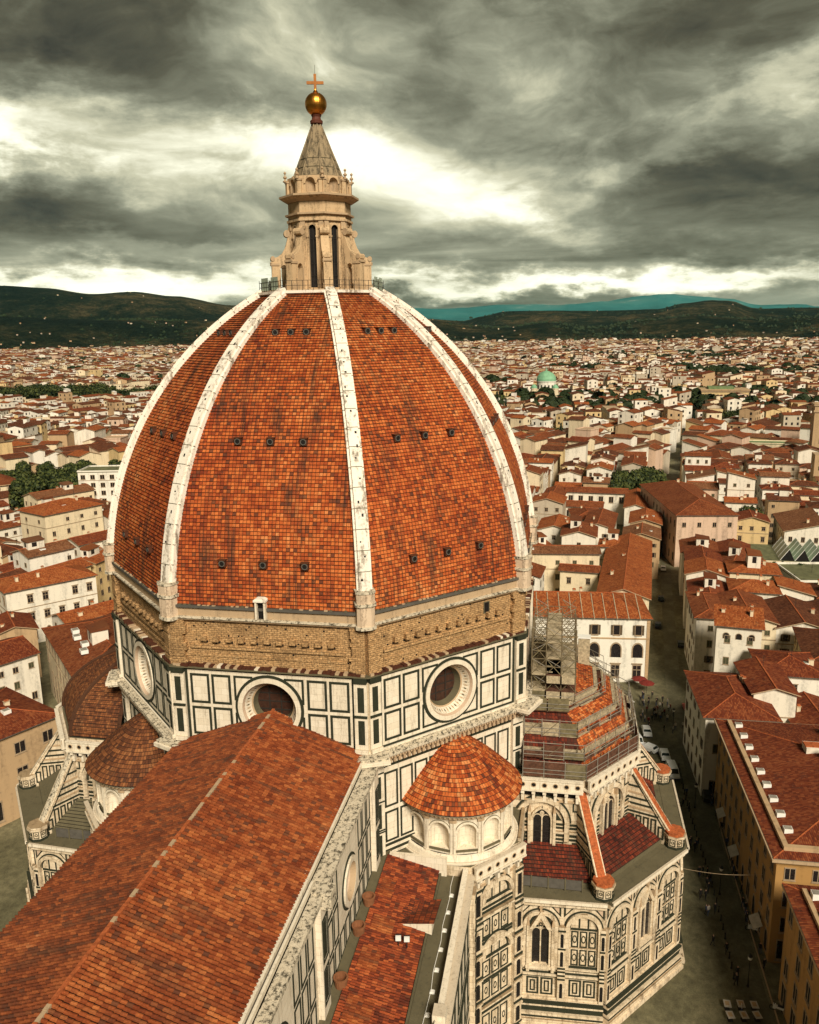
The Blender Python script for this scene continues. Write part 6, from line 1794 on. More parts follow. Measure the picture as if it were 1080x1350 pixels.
def inpoly(x, y, P):
    r = False; j = len(P)-1
    for i in range(len(P)):
        if (P[i][1] > y) != (P[j][1] > y) and x < (P[j][0]-P[i][0])*(y-P[i][1])/(P[j][1]-P[i][1])+P[i][0]: r = not r
        j = i
    return r


def gen_city():
    r2 = random.Random(77); out = []
    wl = ['white']*5+['cream']*4+['pale ivory']*4+['pale yellow']*2+['pinkish', 'grey beige', 'grey beige', 'tan', 'tan']
    rl = ['orange']*2+['rust']*5+['red']*2+['brown']*6+['weathered']*2
    wlf = ['white']*3+['cream']*4+['pale ivory']*2+['pale yellow']*2+['tan']*4+['grey beige']*4+['pinkish']*2
    CS = 170.0
    for ci in range(-2, 20):
        for cj in range(-14, 16):
            X0, Y0 = ci*CS, cj*CS
            cxm, cym = X0+CS/2, Y0+CS/2
            d = hypot(cxm-CAM.x, cym-CAM.y)
            if d > 3700: continue
            ang = math.degrees(atan2(cym-CAM.y, cxm-CAM.x))-10.5
            if d > 260 and abs(ang) > 31: continue
            if cxm < -60: continue
            base = -.10 if cym < 60 else -.50
            rot = base+r2.choice([0, 0, 0, .12, -.12, .35]) if d < 500 else base*.5+r2.choice([0, .15, -.2, .4, -.45])
            far = d > 1000; big = 1.0 if not far else (1.25 if d < 1900 else 1.6)
            bw, st = 23.0*big, (4.2 if not far else 5.5); bl = r2.uniform(44, 70)*big
            c, s_ = cos(rot), sin(rot); R = CS*.75
            t = -R
            while t < R:
                s = -R+r2.uniform(-10, 0)
                while s < R:
                    # one block: two rows back to back
                    for row in (0, 1):
                        a = 0.0
                        while a < bl-5:
                            w = min((r2.uniform(6.5, 14) if r2.random() < .8 else r2.uniform(15, 27))*big, bl-a); dp = bw/2*r2.uniform(.82, 1.0)
                            u = s+a+w/2; v = t+(dp/2 if row == 0 else bw-dp/2)
                            x, y = cxm+u*c-v*s_, cym+u*s_+v*c
                            a += w
                            if not (X0 <= x < X0+CS and Y0 <= y < Y0+CS): continue
                            q = proj((x, y, 10))
                            if not q or not (-70 < q[0] < 1150 and 380 < q[1] < 1420): continue
                            h = r2.gauss(13.0, 2.7)
                            if r2.random() < .07: h += r2.uniform(3, 7)
                            h = max(7.5, h)
                            k = r2.choices(['gable', 'hip', 'shed', 'gablex', 'flat'], [.58, .16, .10, .11, .05])[0]
                            if w > dp*1.05 and k == 'gablex': k = 'gable'
                            if k == 'flat' and q[2] < 330: k = 'hip'
                            L_, W_ = w-.05, dp
                            if blocked(x, y, L_, W_, rot): continue
                            if r2.random() < .05: continue
                            out.append([q[2], x, y, L_, W_, rot+(pi if row else 0), h, k, r2.choice(wl if not far else wlf), r2.choice(rl), q])
                    s += bl+st
                t += bw+st
    out.sort(key=lambda o: o[0])
    return out


def far_house(mb, x, y, L, Wd, rot, h, k, w, r, lod, r2):
    c, s_ = cos(rot), sin(rot); wm = 'wall_'+w.replace(' ', '_'); rm = 'roof_'+r
    T = lambda a, b, z: (x+a*c-b*s_, y+a*s_+b*c, z)
    a, b = L/2, Wd/2; P = [(-a, -b), (a, -b), (a, b), (-a, b)]
    for i in range(4):
        p, q = P[i], P[(i+1) % 4]; mb.face([T(*p, 0), T(*q, 0), T(*q, h), T(*p, h)], wm)
        nx, ny = (q[1]-p[1]), -(q[0]-p[0]); l = hypot(nx, ny); wx, wy = (nx*c-ny*s_)/l, (nx*s_+ny*c)/l
        if lod < 2 and wx*(CAM.x-x)+wy*(CAM.y-y) > 0:
            n = max(1, int(l/3.6)); fl = 2 if lod == 0 else 1
            for f in range(fl):
                for j in range(n):
                    if r2.random() < .22: continue
                    t = (j+.5)/n; z = h-2.4-3.6*f; ex, ey = (q[0]-p[0])/l*.65, (q[1]-p[1])/l*.65; ox, oy = nx/l*.06, ny/l*.06
                    m0, m1 = p[0]+(q[0]-p[0])*t+ox, p[1]+(q[1]-p[1])*t+oy
                    mb.face([T(m0-ex, m1-ey, z-.9), T(m0+ex, m1+ey, z-.9), T(m0+ex, m1+ey, z+.9), T(m0-ex, m1-ey, z+.9)], 'glass_dark' if r2.random() < .7 else 'shutter')
    if r2.random() < .38:
        u, v = r2.uniform(-.25, .25)*L, r2.uniform(-.25, .25)*Wd; p, q = r2.uniform(1.2, 2.8), r2.uniform(1.2, 2.4); hh = h+r2.uniform(2.0, 4.2); Q = [(u-p, v-q), (u+p, v-q), (u+p, v+q), (u-p, v+q)]
        for i in range(4): mb.face([T(*Q[i], h), T(*Q[(i+1) % 4], h), T(*Q[(i+1) % 4], hh), T(*Q[i], hh)], 'wall_pale_ivory' if r2.random() < .6 else wm)
        Q = [(u-p-.3, v-q-.3), (u+p+.3, v-q-.3), (u+p+.3, v+q+.3), (u-p-.3, v+q+.3)]; mb.face([T(*Q[0], hh), T(*Q[1], hh), T(*Q[2], hh+.9), T(*Q[3], hh+.9)], rm if r2.random() < .7 else 'wall_pale_ivory', [(0, 0), (3, 0), (3, 3), (0, 3)])
    e = .45; A, B = a+e, b+e; zb = h
    if k == 'flat':
        mb.face([T(-a, -b, h), T(a, -b, h), T(a, b, h), T(-a, b, h)], 'stone_warm'); return
    p_ = .27
    if k == 'hip':
        m = min(A, B); rz = zb+m*p_
        R0, R1 = ((-A+m, 0), (A-m, 0)) if A >= B else ((0, -B+m), (0, B-m))
        C = [(-A, -B), (A, -B), (A, B), (-A, B)]
        F4 = [(C[0], C[1], R1, R0), (C[1], C[2], R1), (C[2], C[3], R0, R1), (C[3], C[0], R0)] if A >= B else [(C[0], C[1], R0), (C[1], C[2], R1, R0), (C[2], C[3], R1), (C[3], C[0], R0, R1)]
        for f in F4: mb.face([T(*g, zb if g in C else rz) for g in f], rm, [(g[0]+g[1], (0 if g in C else m)) for g in f])
    elif k == 'shed':
        rz = zb+2*B*p_*.8; mb.face([T(-A, -B, zb), T(A, -B, zb), T(A, B, rz), T(-A, B, rz)], rm, [(-A, 0), (A, 0), (A, 2*B), (-A, 2*B)])
        mb.face([T(a, -b, h), T(a, b, h), T(a, b, rz-.2)], wm); mb.face([T(-a, b, h), T(-a, -b, h), T(-a, b, rz-.2)], wm); mb.face([T(a, b, h), T(-a, b, h), T(-a, b, rz-.2), T(a, b, rz-.2)], wm)
    elif k == 'gablex' or L < Wd:
        rz = zb+A*p_
        mb.face([T(A, -B, zb), T(A, B, zb), T(0, B, rz), T(0, -B, rz)], rm, [(-B, 0), (B, 0), (B, A), (-B, A)]); mb.face([T(-A, B, zb), T(-A, -B, zb), T(0, -B, rz), T(0, B, rz)], rm, [(-B, 0), (B, 0), (B, A), (-B, A)])
        mb.face([T(-a, -b, h), T(a, -b, h), T(0, -b, rz-.1)], wm); mb.face([T(a, b, h), T(-a, b, h), T(0, b, rz-.1)], wm)
    else:
        rz = zb+B*p_
        mb.face([T(-A, -B, zb), T(A, -B, zb), T(A, 0, rz), T(-A, 0, rz)], rm, [(-A, 0), (A, 0), (A, B), (-A, B)]); mb.face([T(A, B, zb), T(-A, B, zb), T(-A, 0, rz), T(A, 0, rz)], rm, [(-A, 0), (A, 0), (A, B), (-A, B)])
        mb.face([T(a, -b, h), T(a, b, h), T(a, 0, rz-.1)], wm); mb.face([T(-a, b, h), T(-a, -b, h), T(-a, 0, rz-.1)], wm)


KW = {'gable': 'gabled', 'gablex': 'front-gabled', 'hip': 'hipped', 'shed': 'sloping', 'flat': 'flat'}
ORD = ['nearest', 'second', 'third', 'fourth', 'fifth', 'sixth', 'seventh', 'eighth', 'ninth', 'tenth', 'eleventh', 'twelfth', 'thirteenth', 'fourteenth', 'fifteenth', 'sixteenth', 'seventeenth', 'eighteenth', 'nineteenth', 'twentieth']


def city():
    hs = gen_city(); n_hand = sum(1 for o in bpy.data.objects if o.get('category') == 'house')
    quota = 296-n_hand; near = []; rest = []
    for o in hs:
        q = o[10]
        vis = -4 < q[0] < 1084 and q[1] < 1350 and not inpoly(q[0], q[1]-4, OCC)
        if vis and len(near) < quota: near.append(o)
        else: rest.append(o)
    lab = {}
    for o in near:
        q = o[10]; top = proj((o[1], o[2], o[6]+1))
        L = min(LANDMARKS, key=lambda l: hypot(l[0]-top[0], (l[1]-top[1])*1.6))
        dx, dy = top[0]-L[0], L[1]-top[1]
        rel = ('right of' if dx > 0 else 'left of') if abs(dx) > abs(dy)*1.4 else ('beyond' if dy > 0 else 'in front of')
        st = 'low' if o[6] < 11.5 else ('tall' if o[6] > 16 else '')
        rf = 'with flat roof' if o[7] == 'flat' else 'with %s %s roof' % (KW[o[7]], o[9])
        lab.setdefault((st, o[8], rf, rel, L[2]), []).append((hypot(dx, dy), o))
    names = {}
    for (st, w, rf, rel, L), v in lab.items():
        v.sort(key=lambda t: t[0])
        for i, (_, o) in enumerate(v):
            base = (st+' '+w).strip()+' house '+rf
            if len(v) == 1: t = '%s %s %s' % (base, rel, L)
            else: t = '%s, %s %s %s' % (base, ORD[min(i, 19)], rel, L)
            names[id(o)] = t
    for i, o in enumerate(near):
        d, x, y, L, Wd, rot, h, k, w, r, q = o
        house('house', names[id(o)], 'house', x, y, L, Wd, rot, h, kind=k, wall=w, roof=r, floors=max(2, int(h/3.6)), seed=i, details=(d < 400), spacing=3.1, roofmat='stone_warm' if k == 'flat' else None)
    mb = MB(); r2 = random.Random(4)
    for o in rest:
        d, x, y, L, Wd, rot, h, k, w, r, q = o
        far_house(mb, x, y, L, Wd, rot, h, k, w, r, 0 if d < 1100 else (1 if d < 1900 else 2), r2)
    o = mb.build('distant_houses'); o['kind'] = 'stuff'; o['label'] = 'mass of pale houses with red roofs filling the plain as far as the hills'; o['category'] = 'houses'
    print('houses', len(near), len(rest), len(near) and near[-1][0], len(mb.f))


city()

# ------------------------------------------------------------------ ground, streets, hills
from mathutils import noise as mnoise


def struct(name, mb): o = mb.build(name); o['kind'] = 'structure'; return o


m = MB(); m.face([(60000*cos(2*pi*i/64), 60000*sin(2*pi*i/64), -.3) for i in range(64)], 'earth'); struct('ground', m)
m = MB(); m.face([(-140, -140, 0), (520, -140, 0), (520, 330, 0), (-140, 330, 0)], 'paving'); struct('pavement', m)
m = MB(); hw = 2.9
cen = [(-60, -53.2), (-20, -53.3), (20, -53.4), (45, -54.2), (70, -54.2), (85, -55.3), (182, -64.4), (226, -68.7), (300, -79), (430, -101), (515, -117)]
for (a, b), (c, d) in zip(cen, cen[1:]):
    ex, ey = c-a, d-b; l = hypot(ex, ey); nx, ny = -ey/l*hw, ex/l*hw
    m.face([(a+nx*.55, b+ny*.55, .006), (a-nx*.55, b-ny*.55, .006), (c-nx*.55, d-ny*.55, .006), (c+nx*.55, d+ny*.55, .006)], 'carriageway')
struct('road', m)
m = MB()
for (a, b), (c, d) in zip(cen[:5], cen[1:5]): m.box8([(a, b-2.1, 0), (c, d-2.1, 0), (c, d-1.95, 0), (a, b-1.95, 0), (a, b-2.1, .12), (c, d-2.1, .12), (c, d-1.95, .12), (a, b-1.95, .12)], 'stone_warm')
struct('kerb', m)


def lerp_tab(T, x):
    T = sorted(T)
    if x <= T[0][0]: return T[0][1]
    if x >= T[-1][0]: return T[-1][1]
    for (a, b), (c, d) in zip(T, T[1:]):
        if a <= x <= c: t = (x-a)/(c-a); t = t*t*(3-2*t); return b+(d-b)*t


CREST_NEAR = [(60, 2.4), (45, 2.6), (35.71, 2.75), (33.2, 2.63), (30.62, 2.27), (28.13, 2.45), (25.6, 2.16), (21.81, 1.51), (17.39, 1.02), (13.38, .77), (9.32, .56), (6.63, .33), (5.68, .56), (3.87, .87), (.84, .87), (-2.62, .81), (-5.8, .84), (-7.49, 1.23), (-8.89, 1.34), (-10.06, 1.26), (-11.54, .77), (-12.79, .74), (-15.19, .73), (-25, 1.0), (-40, 1.2)]
CREST_LOW = [(60, 1.0), (36, 1.0), (30, .7), (24, .55), (16, .2), (9.3, .5), (7, .1), (4, -.2), (1, .1), (-2, -.25), (-5, .15), (-8, .4), (-12, .1), (-16, .35), (-40, .5)]
CREST_FAR = [(40, .6), (22, .4), (13.38, .67), (10.07, 1.12), (7.8, 1.13), (2.78, 1.29), (.3, 1.1), (-2.6, 1.33), (-4.97, 1.57), (-5.9, 1.69), (-8.65, 1.57), (-10, 1.4), (-11.78, 1.08), (-14.2, 1.11), (-15.17, .91), (-25, 1.1), (-40, .8)]


def ridge(name, mat, tab, r0, rc, r1, na, nr, amp, fs, label=None):
    m = MB(); rows = []
    for j in range(nr+1):
        r = r0+(r1-r0)*j/nr; row = []
        for i in range(na+1):
            az = -42+102*i/na
            hc = CAM.z+rc*math.tan(radians(lerp_tab(tab, az)))
            if r <= rc: t = (r-r0)/(rc-r0); f = t*t*(3-2*t)
            else: t = (r-rc)/(r1-rc); f = 1-.75*t*t
            x, y = CAM.x+r*cos(radians(az)), CAM.y+r*sin(radians(az))
            n = mnoise.fractal((x*fs, y*fs, 3.3), 1.0, 2.0, 5)
            z = max(-1, hc*f+amp*n*min(1, f*2.2)*(1-.75*math.exp(-((r-rc)/(.12*(r1-r0)))**2)))
            row.append((x, y, z))
        rows.append(row)
    for a, b in zip(rows, rows[1:]):
        for i in range(na): m.face([a[i+1], a[i], b[i], b[i+1]], mat)
    o = m.build(name, None, True); o['kind'] = 'structure'
    return rows


HL = ridge('hills', 'wooded_hill', CREST_LOW, 3350, 4300, 5200, 200, 26, 26, .0022)
HN = ridge('hills', 'wooded_hill', CREST_NEAR, 4200, 6400, 9000, 220, 36, 45, .0012)
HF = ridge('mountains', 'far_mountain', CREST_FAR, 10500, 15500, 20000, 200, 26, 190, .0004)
r2 = random.Random(31)
m = MB()
for rows, n in ((HL, 260), (HN, 70)):
    for i in range(n):
        j = int(len(rows)*min(.8, abs(r2.gauss(.12, .28)))); k = r2.randrange(30, 195)
        if j >= len(rows)-1: continue
        p = Vector(rows[j][min(k, len(rows[0])-2)]).lerp(Vector(rows[j+1][min(k+1, len(rows[0])-2)]), r2.random())
        s = r2.uniform(2, 5); h = r2.uniform(3, 5)
        m.rbox(p.x, p.y, s*.7, s*r2.uniform(.8, 1.8), p.z-3, p.z+h, r2.uniform(0, 3), 'wall_'+r2.choice(['cream', 'tan', 'tan', 'grey_beige', 'grey_beige', 'pinkish']))
        m.rbox(p.x, p.y, s*.75, s*.9, p.z+h, p.z+h+1.6, r2.uniform(0, 3), 'roof_rust')
o = m.build('hillside_villas'); o['kind'] = 'stuff'; o['label'] = 'pale villas scattered over the dark wooded hills'; o['category'] = 'villas'
# dark woods at the foot of the hills
m = MB()
for i in range(5200):
    az = radians(r2.uniform(-22, 42)); r = r2.choice([r2.uniform(2900, 4600), r2.uniform(3300, 6200)])
    rows, r0_, r1_, nr_ = (HL, 3350, 5200, 26)
    x, y = CAM.x+r*cos(az), CAM.y+r*sin(az)
    if mnoise.noise((x*.0025, y*.0025, 0)) < -.05: continue
    z = 0
    for rows, a, b, nr_ in ((HL, 3350, 5200, 26), (HN, 4200, 9000, 36)):
        if a < r < b:
            j = (r-a)/(b-a)*nr_; k = (math.degrees(az)+42)/102*(len(rows[0])-1); z = max(z, rows[int(j)][int(k)][2])
    s = r2.uniform(5, 12)
    for q in range(3):
        t = r2.uniform(0, 6.28); d = s*.6*r2.random(); ss = s*r2.uniform(.6, 1)
        cx, cy = x+d*cos(t), y+d*sin(t)
        top = (cx, cy, z+ss*1.3); ring = [(cx+ss*.8*cos(a), cy+ss*.8*sin(a), z+ss*.35) for a in (0, 1.26, 2.5, 3.8, 5.0)]; low = [(cx+ss*.5*cos(a), cy+ss*.5*sin(a), z-2) for a in (0, 1.26, 2.5, 3.8, 5.0)]
        for i2 in range(5):
            m.face([ring[i2], ring[(i2+1) % 5], top], 'leaf_dark'); m.face([low[i2], low[(i2+1) % 5], ring[(i2+1) % 5], ring[i2]], 'leaf_dark')
o = m.build('hill_woods'); o['kind'] = 'stuff'; o['label'] = 'dark woods at the foot of the hills beyond the city'; o['category'] = 'woods'


# ------------------------------------------------------------------ trees
def crown_mesh(seed, kind='round', n=900):
    r3 = random.Random(seed); m = MB()
    if kind == 'cypress': cl = [(0, 0, .1+.085*i, .13*(1-(i/11)**2*.85)) for i in range(11)]
    else:
        cl = []
        for i in range(13):
            t = r3.uniform(0, 6.28); q = r3.uniform(0, .34); cl.append((q*cos(t), q*sin(t), r3.uniform(.42, .86), r3.uniform(.13, .22)))
    for i in range(n):
        cx, cy, cz, cr = r3.choice(cl)
        d = Vector((r3.gauss(0, 1), r3.gauss(0, 1), r3.gauss(0, 1))).normalized(); rr = cr*r3.uniform(.72, 1.06)
        p = Vector((cx, cy, cz))+d*rr*Vector((1, 1, .85)).length/1.65
        nrm = (d+Vector((r3.gauss(0, .45), r3.gauss(0, .45), r3.gauss(.25, .45)))).normalized(); a = nrm.orthogonal().normalized(); b = nrm.cross(a); s = r3.uniform(.022, .048)*(1 if kind != 'cypress' else .7)
        m.face([p-a*s-b*s*.6, p+a*s-b*s*.6, p+a*s*.5+b*s, p-a*s*.5+b*s], 'leaf_cypress' if kind == 'cypress' else ('leaf_dark' if r3.random() < .5 else 'leaf_mid'))
    return m.mesh('crown')


def trunk_mesh(seed):
    r3 = random.Random(seed); m = MB(); m.tube((0, 0, 0), (0, 0, .45), .032, 'bark', 7, .022)
    for i in range(6):
        t = r3.uniform(0, 6.28); m.tube((0, 0, r3.uniform(.3, .45)), (.26*cos(t), .26*sin(t), r3.uniform(.6, .8)), .016, 'bark', 5, .006)
    return m.mesh('trunk')


CR = [crown_mesh(i) for i in range(5)]; CRB = [crown_mesh(20+i, 'round', 3600) for i in range(3)]; CY = [crown_mesh(40+i, 'cypress', 700) for i in range(2)]; TK = [trunk_mesh(i) for i in range(3)]
TREES = {}


def tree(x, y, h, w, kind, where, big=False):
    nm = 'cypress' if kind == 'cy' else 'tree'
    t = empty(nm, where, 'tree', (x, y, 0), r2.uniform(0, 6.28), 'trees of the old city')
    inst('trunk', r2.choice(TK), t, (0, 0, 0), 0, (h, h, h))
    inst('crown', r2.choice(CY if kind == 'cy' else (CRB if big else CR)), t, (0, 0, 0), 0, (w, w, h))
    TREES.setdefault(where, []).append(t)


for i in range(19):
    a = r2.uniform(0, 6.28); q = 37*sqrt(r2.random()); tree(250+q*cos(a), 197+q*sin(a), r2.uniform(14, 19), r2.uniform(14, 18), 'r', 'broad dark tree in the garden grove left of the dome', True)
for i in range(62):
    tree(742+r2.uniform(-42, 48), 495+r2.uniform(-95, 112), r2.uniform(16, 23), r2.uniform(19, 27), 'r', 'dark tree in the long belt of trees across the left of the city')
for i in range(12): tree(690+r2.uniform(-35, 45), 48+r2.uniform(-30, 30), r2.uniform(11, 17), r2.uniform(13, 18), 'r', 'dark tree in the grove left of the green domed synagogue')
for i in range(7): tree(262+r2.uniform(-12, 14), -62+r2.uniform(-9, 10), r2.uniform(14, 18), r2.uniform(13, 16), 'r', 'dark tree in the walled garden beyond the cloister', True)
for i in range(6): tree(142+r2.uniform(-9, 9), -90+r2.uniform(-5, 6), r2.uniform(10, 13), r2.uniform(9, 11), 'r', 'dark garden tree before the green saw-tooth roof', True)
for i in range(4): tree(205+r2.uniform(-9, 9), -97+r2.uniform(-7, 7), r2.uniform(10, 14), r2.uniform(8, 11), 'r', 'dark tree behind the green saw-tooth roof', True)
for i in range(5): tree(470+r2.uniform(-9, 9), -20+r2.uniform(-8, 8), r2.uniform(9, 12), r2.uniform(8, 11), 'r', 'small dark tree in a yard among the roofs right of the dome')
for i in range(7): tree(545+r2.uniform(-10, 10), -150+r2.uniform(-10, 10), r2.uniform(13, 17), r2.uniform(12, 15), 'r', 'dark tree in the clump at the far right of the city')
for i in range(6): tree(330+r2.uniform(-15, 15), 120+r2.uniform(-15, 15), r2.uniform(10, 15), r2.uniform(10, 13), 'r', 'dark tree between the roofs beside the dome, left')
for i in range(12): tree(980+r2.uniform(-50, 50), 250+r2.uniform(-50, 50), r2.uniform(14, 18), r2.uniform(16, 22), 'r', 'dark tree in the far grove beyond the left houses')
for i in range(12): tree(1100+r2.uniform(-50, 50), -260+r2.uniform(-45, 45), r2.uniform(14, 18), r2.uniform(16, 22), 'r', 'dark tree in the far grove beyond the yellow library')
for (x, y, h, lab) in ((640, 36, 26, 'tallest dark cypress left of the green domed synagogue'), (622, 27, 24, 'middle dark cypress left of the green domed synagogue'), (600, 18, 20, 'shortest dark cypress left of the green domed synagogue'), (420, -28, 20, 'lone dark cypress among the roofs beside the dome'), (500, -118, 20, 'lone dark cypress in the middle of the right hand roofs')):
    tree(x, y, h, h*.62, 'cy', lab)
m = MB()
for i in range(1000):
    az = radians(r2.uniform(-17, 37)); r = r2.uniform(700, 3400); x, y = CAM.x+r*cos(az), CAM.y+r*sin(az)
    if mnoise.noise((x*.004, y*.004, 7)) < .0: continue
    for q in range(r2.randrange(3, 9)):
        cx, cy, s = x+r2.gauss(0, 12), y+r2.gauss(0, 12), r2.uniform(4, 7.5)
        for e in range(14):
            d = Vector((r2.gauss(0, 1), r2.gauss(0, 1), abs(r2.gauss(0, 1)))).normalized(); p = Vector((cx, cy, 11.5))+d*s; a = d.orthogonal().normalized()*s*.5; b = d.cross(a)
            m.face([p-a-b, p+a-b, p+a+b, p-a+b], 'leaf_dark')
o = m.build('distant_trees'); o['kind'] = 'stuff'; o['label'] = 'dark tree clumps scattered between the far roofs'; o['category'] = 'trees'


# ------------------------------------------------------------------ cars, people and street things
def car_mesh(body, van):
    b = MB(); L, Wd = (2.1, .88) if not van else (2.35, .95); zt = 1.42 if not van else 2.0
    sec = [(-L, .45), (-L, .95), (-L+.25, 1.0), (-L+.75 if not van else -L+.12, zt), (L*.25 if not van else L*.45, zt), (L*.52 if not van else L*.66, 1.0), (L-.1, .85), (L, .6), (L, .35), (-L, .35)]
    def wy(z): return Wd if z < 1.05 else Wd*.86
    n = len(sec)
    for i in range(n):
        (x0, z0), (x1, z1) = sec[i], sec[(i+1) % n]; w0, w1 = wy(z0), wy(z1)
        b.face([(x0, -w0, z0), (x0, w0, z0), (x1, w1, z1), (x1, -w1, z1)], body)
    for s_ in (-1, 1): b.face([(x, s_*wy(z), z) for x, z in (sec if s_ > 0 else sec[::-1])], body)
    g = MB()
    def pane(i, t0, t1, ins=.10):
        (x0, z0), (x1, z1) = sec[i], sec[(i+1) % n]; d = Vector((-(z1-z0), 0, x1-x0)).normalized()*-.012
        d = Vector(((z1-z0), 0, -(x1-x0))).normalized()*-.015
        P = []
        for t, sg in ((t0, -1), (t0, 1), (t1, 1), (t1, -1)):
            x, z = x0+(x1-x0)*t, z0+(z1-z0)*t; P.append((x+d.x, sg*(wy(z0)+(wy(z1)-wy(z0))*t-ins), z+d.z))
        g.face(P, 'car_glass')
    pane(4, .1, .92); pane(2, .12, .9)
    for s_ in (-1, 1):
        x0, x1 = sec[3][0], sec[4][0]; y = Wd*.86*s_+s_*.02
        for a, c in ((x0+.1, (x0+x1)/2-.05), ((x0+x1)/2+.05, x1+.05)):
            g.face([(a, Wd*.93*s_+.015*s_, 1.07), (c, Wd*.93*s_+.015*s_, 1.07), (c, y, zt-.1), (a, y, zt-.1)][::(1 if s_ < 0 else -1)], 'car_glass')
    w = MB()
    for i in range(12):
        t0, t1 = 2*pi*i/12, 2*pi*(i+1)/12; r = .33
        w.face([(r*cos(t0), -.11, r*sin(t0)), (r*cos(t1), -.11, r*sin(t1)), (r*cos(t1), .11, r*sin(t1)), (r*cos(t0), .11, r*sin(t0))], 'rubber')
    for s_ in (-1, 1): w.face([(.33*cos(2*pi*i/12), s_*.11, .33*sin(2*pi*i/12)) for i in (range(12) if s_ < 0 else reversed(range(12)))], 'rubber'); w.face([(.19*cos(2*pi*i/12), s_*.118, .19*sin(2*pi*i/12)) for i in (range(12) if s_ < 0 else reversed(range(12)))], 'pole_steel')
    hl = MB(); hl.box(-.03, .03, -.18, .18, -.08, .08, 'white_paint')
    bp = MB(); bp.box(-L-.06, -L+.02, -Wd, Wd, .35, .55, 'car_dark'); bp.box(L-.02, L+.06, -Wd, Wd, .35, .52, 'car_dark')
    return dict(body=b.mesh('body'), glass=g.mesh('window'), wheel=w.mesh('wheel'), light=hl.mesh('headlight'), bump=bp.mesh('bumper'), L=L, W=Wd)


CARM = {}


def car(x, y, rz, col, van, label, cat='car', group='cars near the cathedral'):
    k = (col, van)
    if k not in CARM: CARM[k] = car_mesh(col, van)
    c = CARM[k]; t = empty('parked_car' if cat == 'car' else 'parked_van', label, cat, (x, y, .006), rz, group); t.scale = (.92, .92, .92)
    inst('body', c['body'], t); inst('window', c['glass'], t); inst('bumper', c['bump'], t)
    for sx in (-1, 1):
        for sy in (-1, 1): inst('wheel', c['wheel'], t, (sx*c['L']*.62, sy*(c['W']-.1), .33))
    for sy in (-1, 1): inst('headlight', c['light'], t, (c['L']-.02, sy*c['W']*.65, .68))


car(51.0, -44.6, pi+.25, 'car_white', True, 'white van half hidden by the corner of the scaffolded tribune', 'van')
car(55.2, -46.9, pi+.05, 'car_white', False, 'white car farthest from the camera beside the tribune')
car(48.6, -46.6, .9, 'car_white', False, 'white car parked at an angle between the other white cars')
car(46.2, -49.3, pi+.08, 'car_white', False, 'white car in the roadway just past the group of three')
car(40.2, -50.0, pi+.1, 'car_white', True, 'white van nearest the buttressed corner of the tribune', 'van')
car(171, -62.6, pi-.08, 'car_white', False, 'white car far up the straight narrow street')
car(214, -66.3, -.1, 'car_white', False, 'white car at the far end of the long street wall')
car(117, -55.4, -.08, 'car_dark', False, 'dark car parked beside the palace corner in the narrow street')
car(33.4, -54.9, -.02, 'car_dark', False, 'dark car by the near corner of the ochre palace')
car(67, -56.2, .05, 'car_red', False, 'small red car against the white street corner house')
car(104, -59.6, -.1, 'car_dark', False, 'dark car along the right side of the narrow street')
car(140, -58.6, -.1, 'car_dark', False, 'dark car under the long street wing')
tr = empty('delivery_truck', 'small delivery truck with white box roof beside the ochre palace', 'truck', (38.6, -55.6, .006), .02)
m = MB(); m.box(-2.6, 1.2, -1.0, 1.0, .7, 2.7, 'white_paint'); m.build('cargo_box', tr)
m = MB(); m.box8([(1.25, -.95, .5), (2.7, -.95, .5), (2.7, .95, .5), (1.25, .95, .5), (1.25, -.9, 2.1), (2.15, -.9, 2.1), (2.15, .9, 2.1), (1.25, .9, 2.1)], 'car_white'); m.box(-2.6, 2.5, -.8, .8, .42, .69, 'car_dark'); m.build('cab', tr)
for sx in (-1.7, 1.9):
    for sy in (-.9, .9): inst('wheel', CARM[('car_white', False)]['wheel'], tr, (sx, sy, .36), 0, (1.1, 1.1, 1.1))


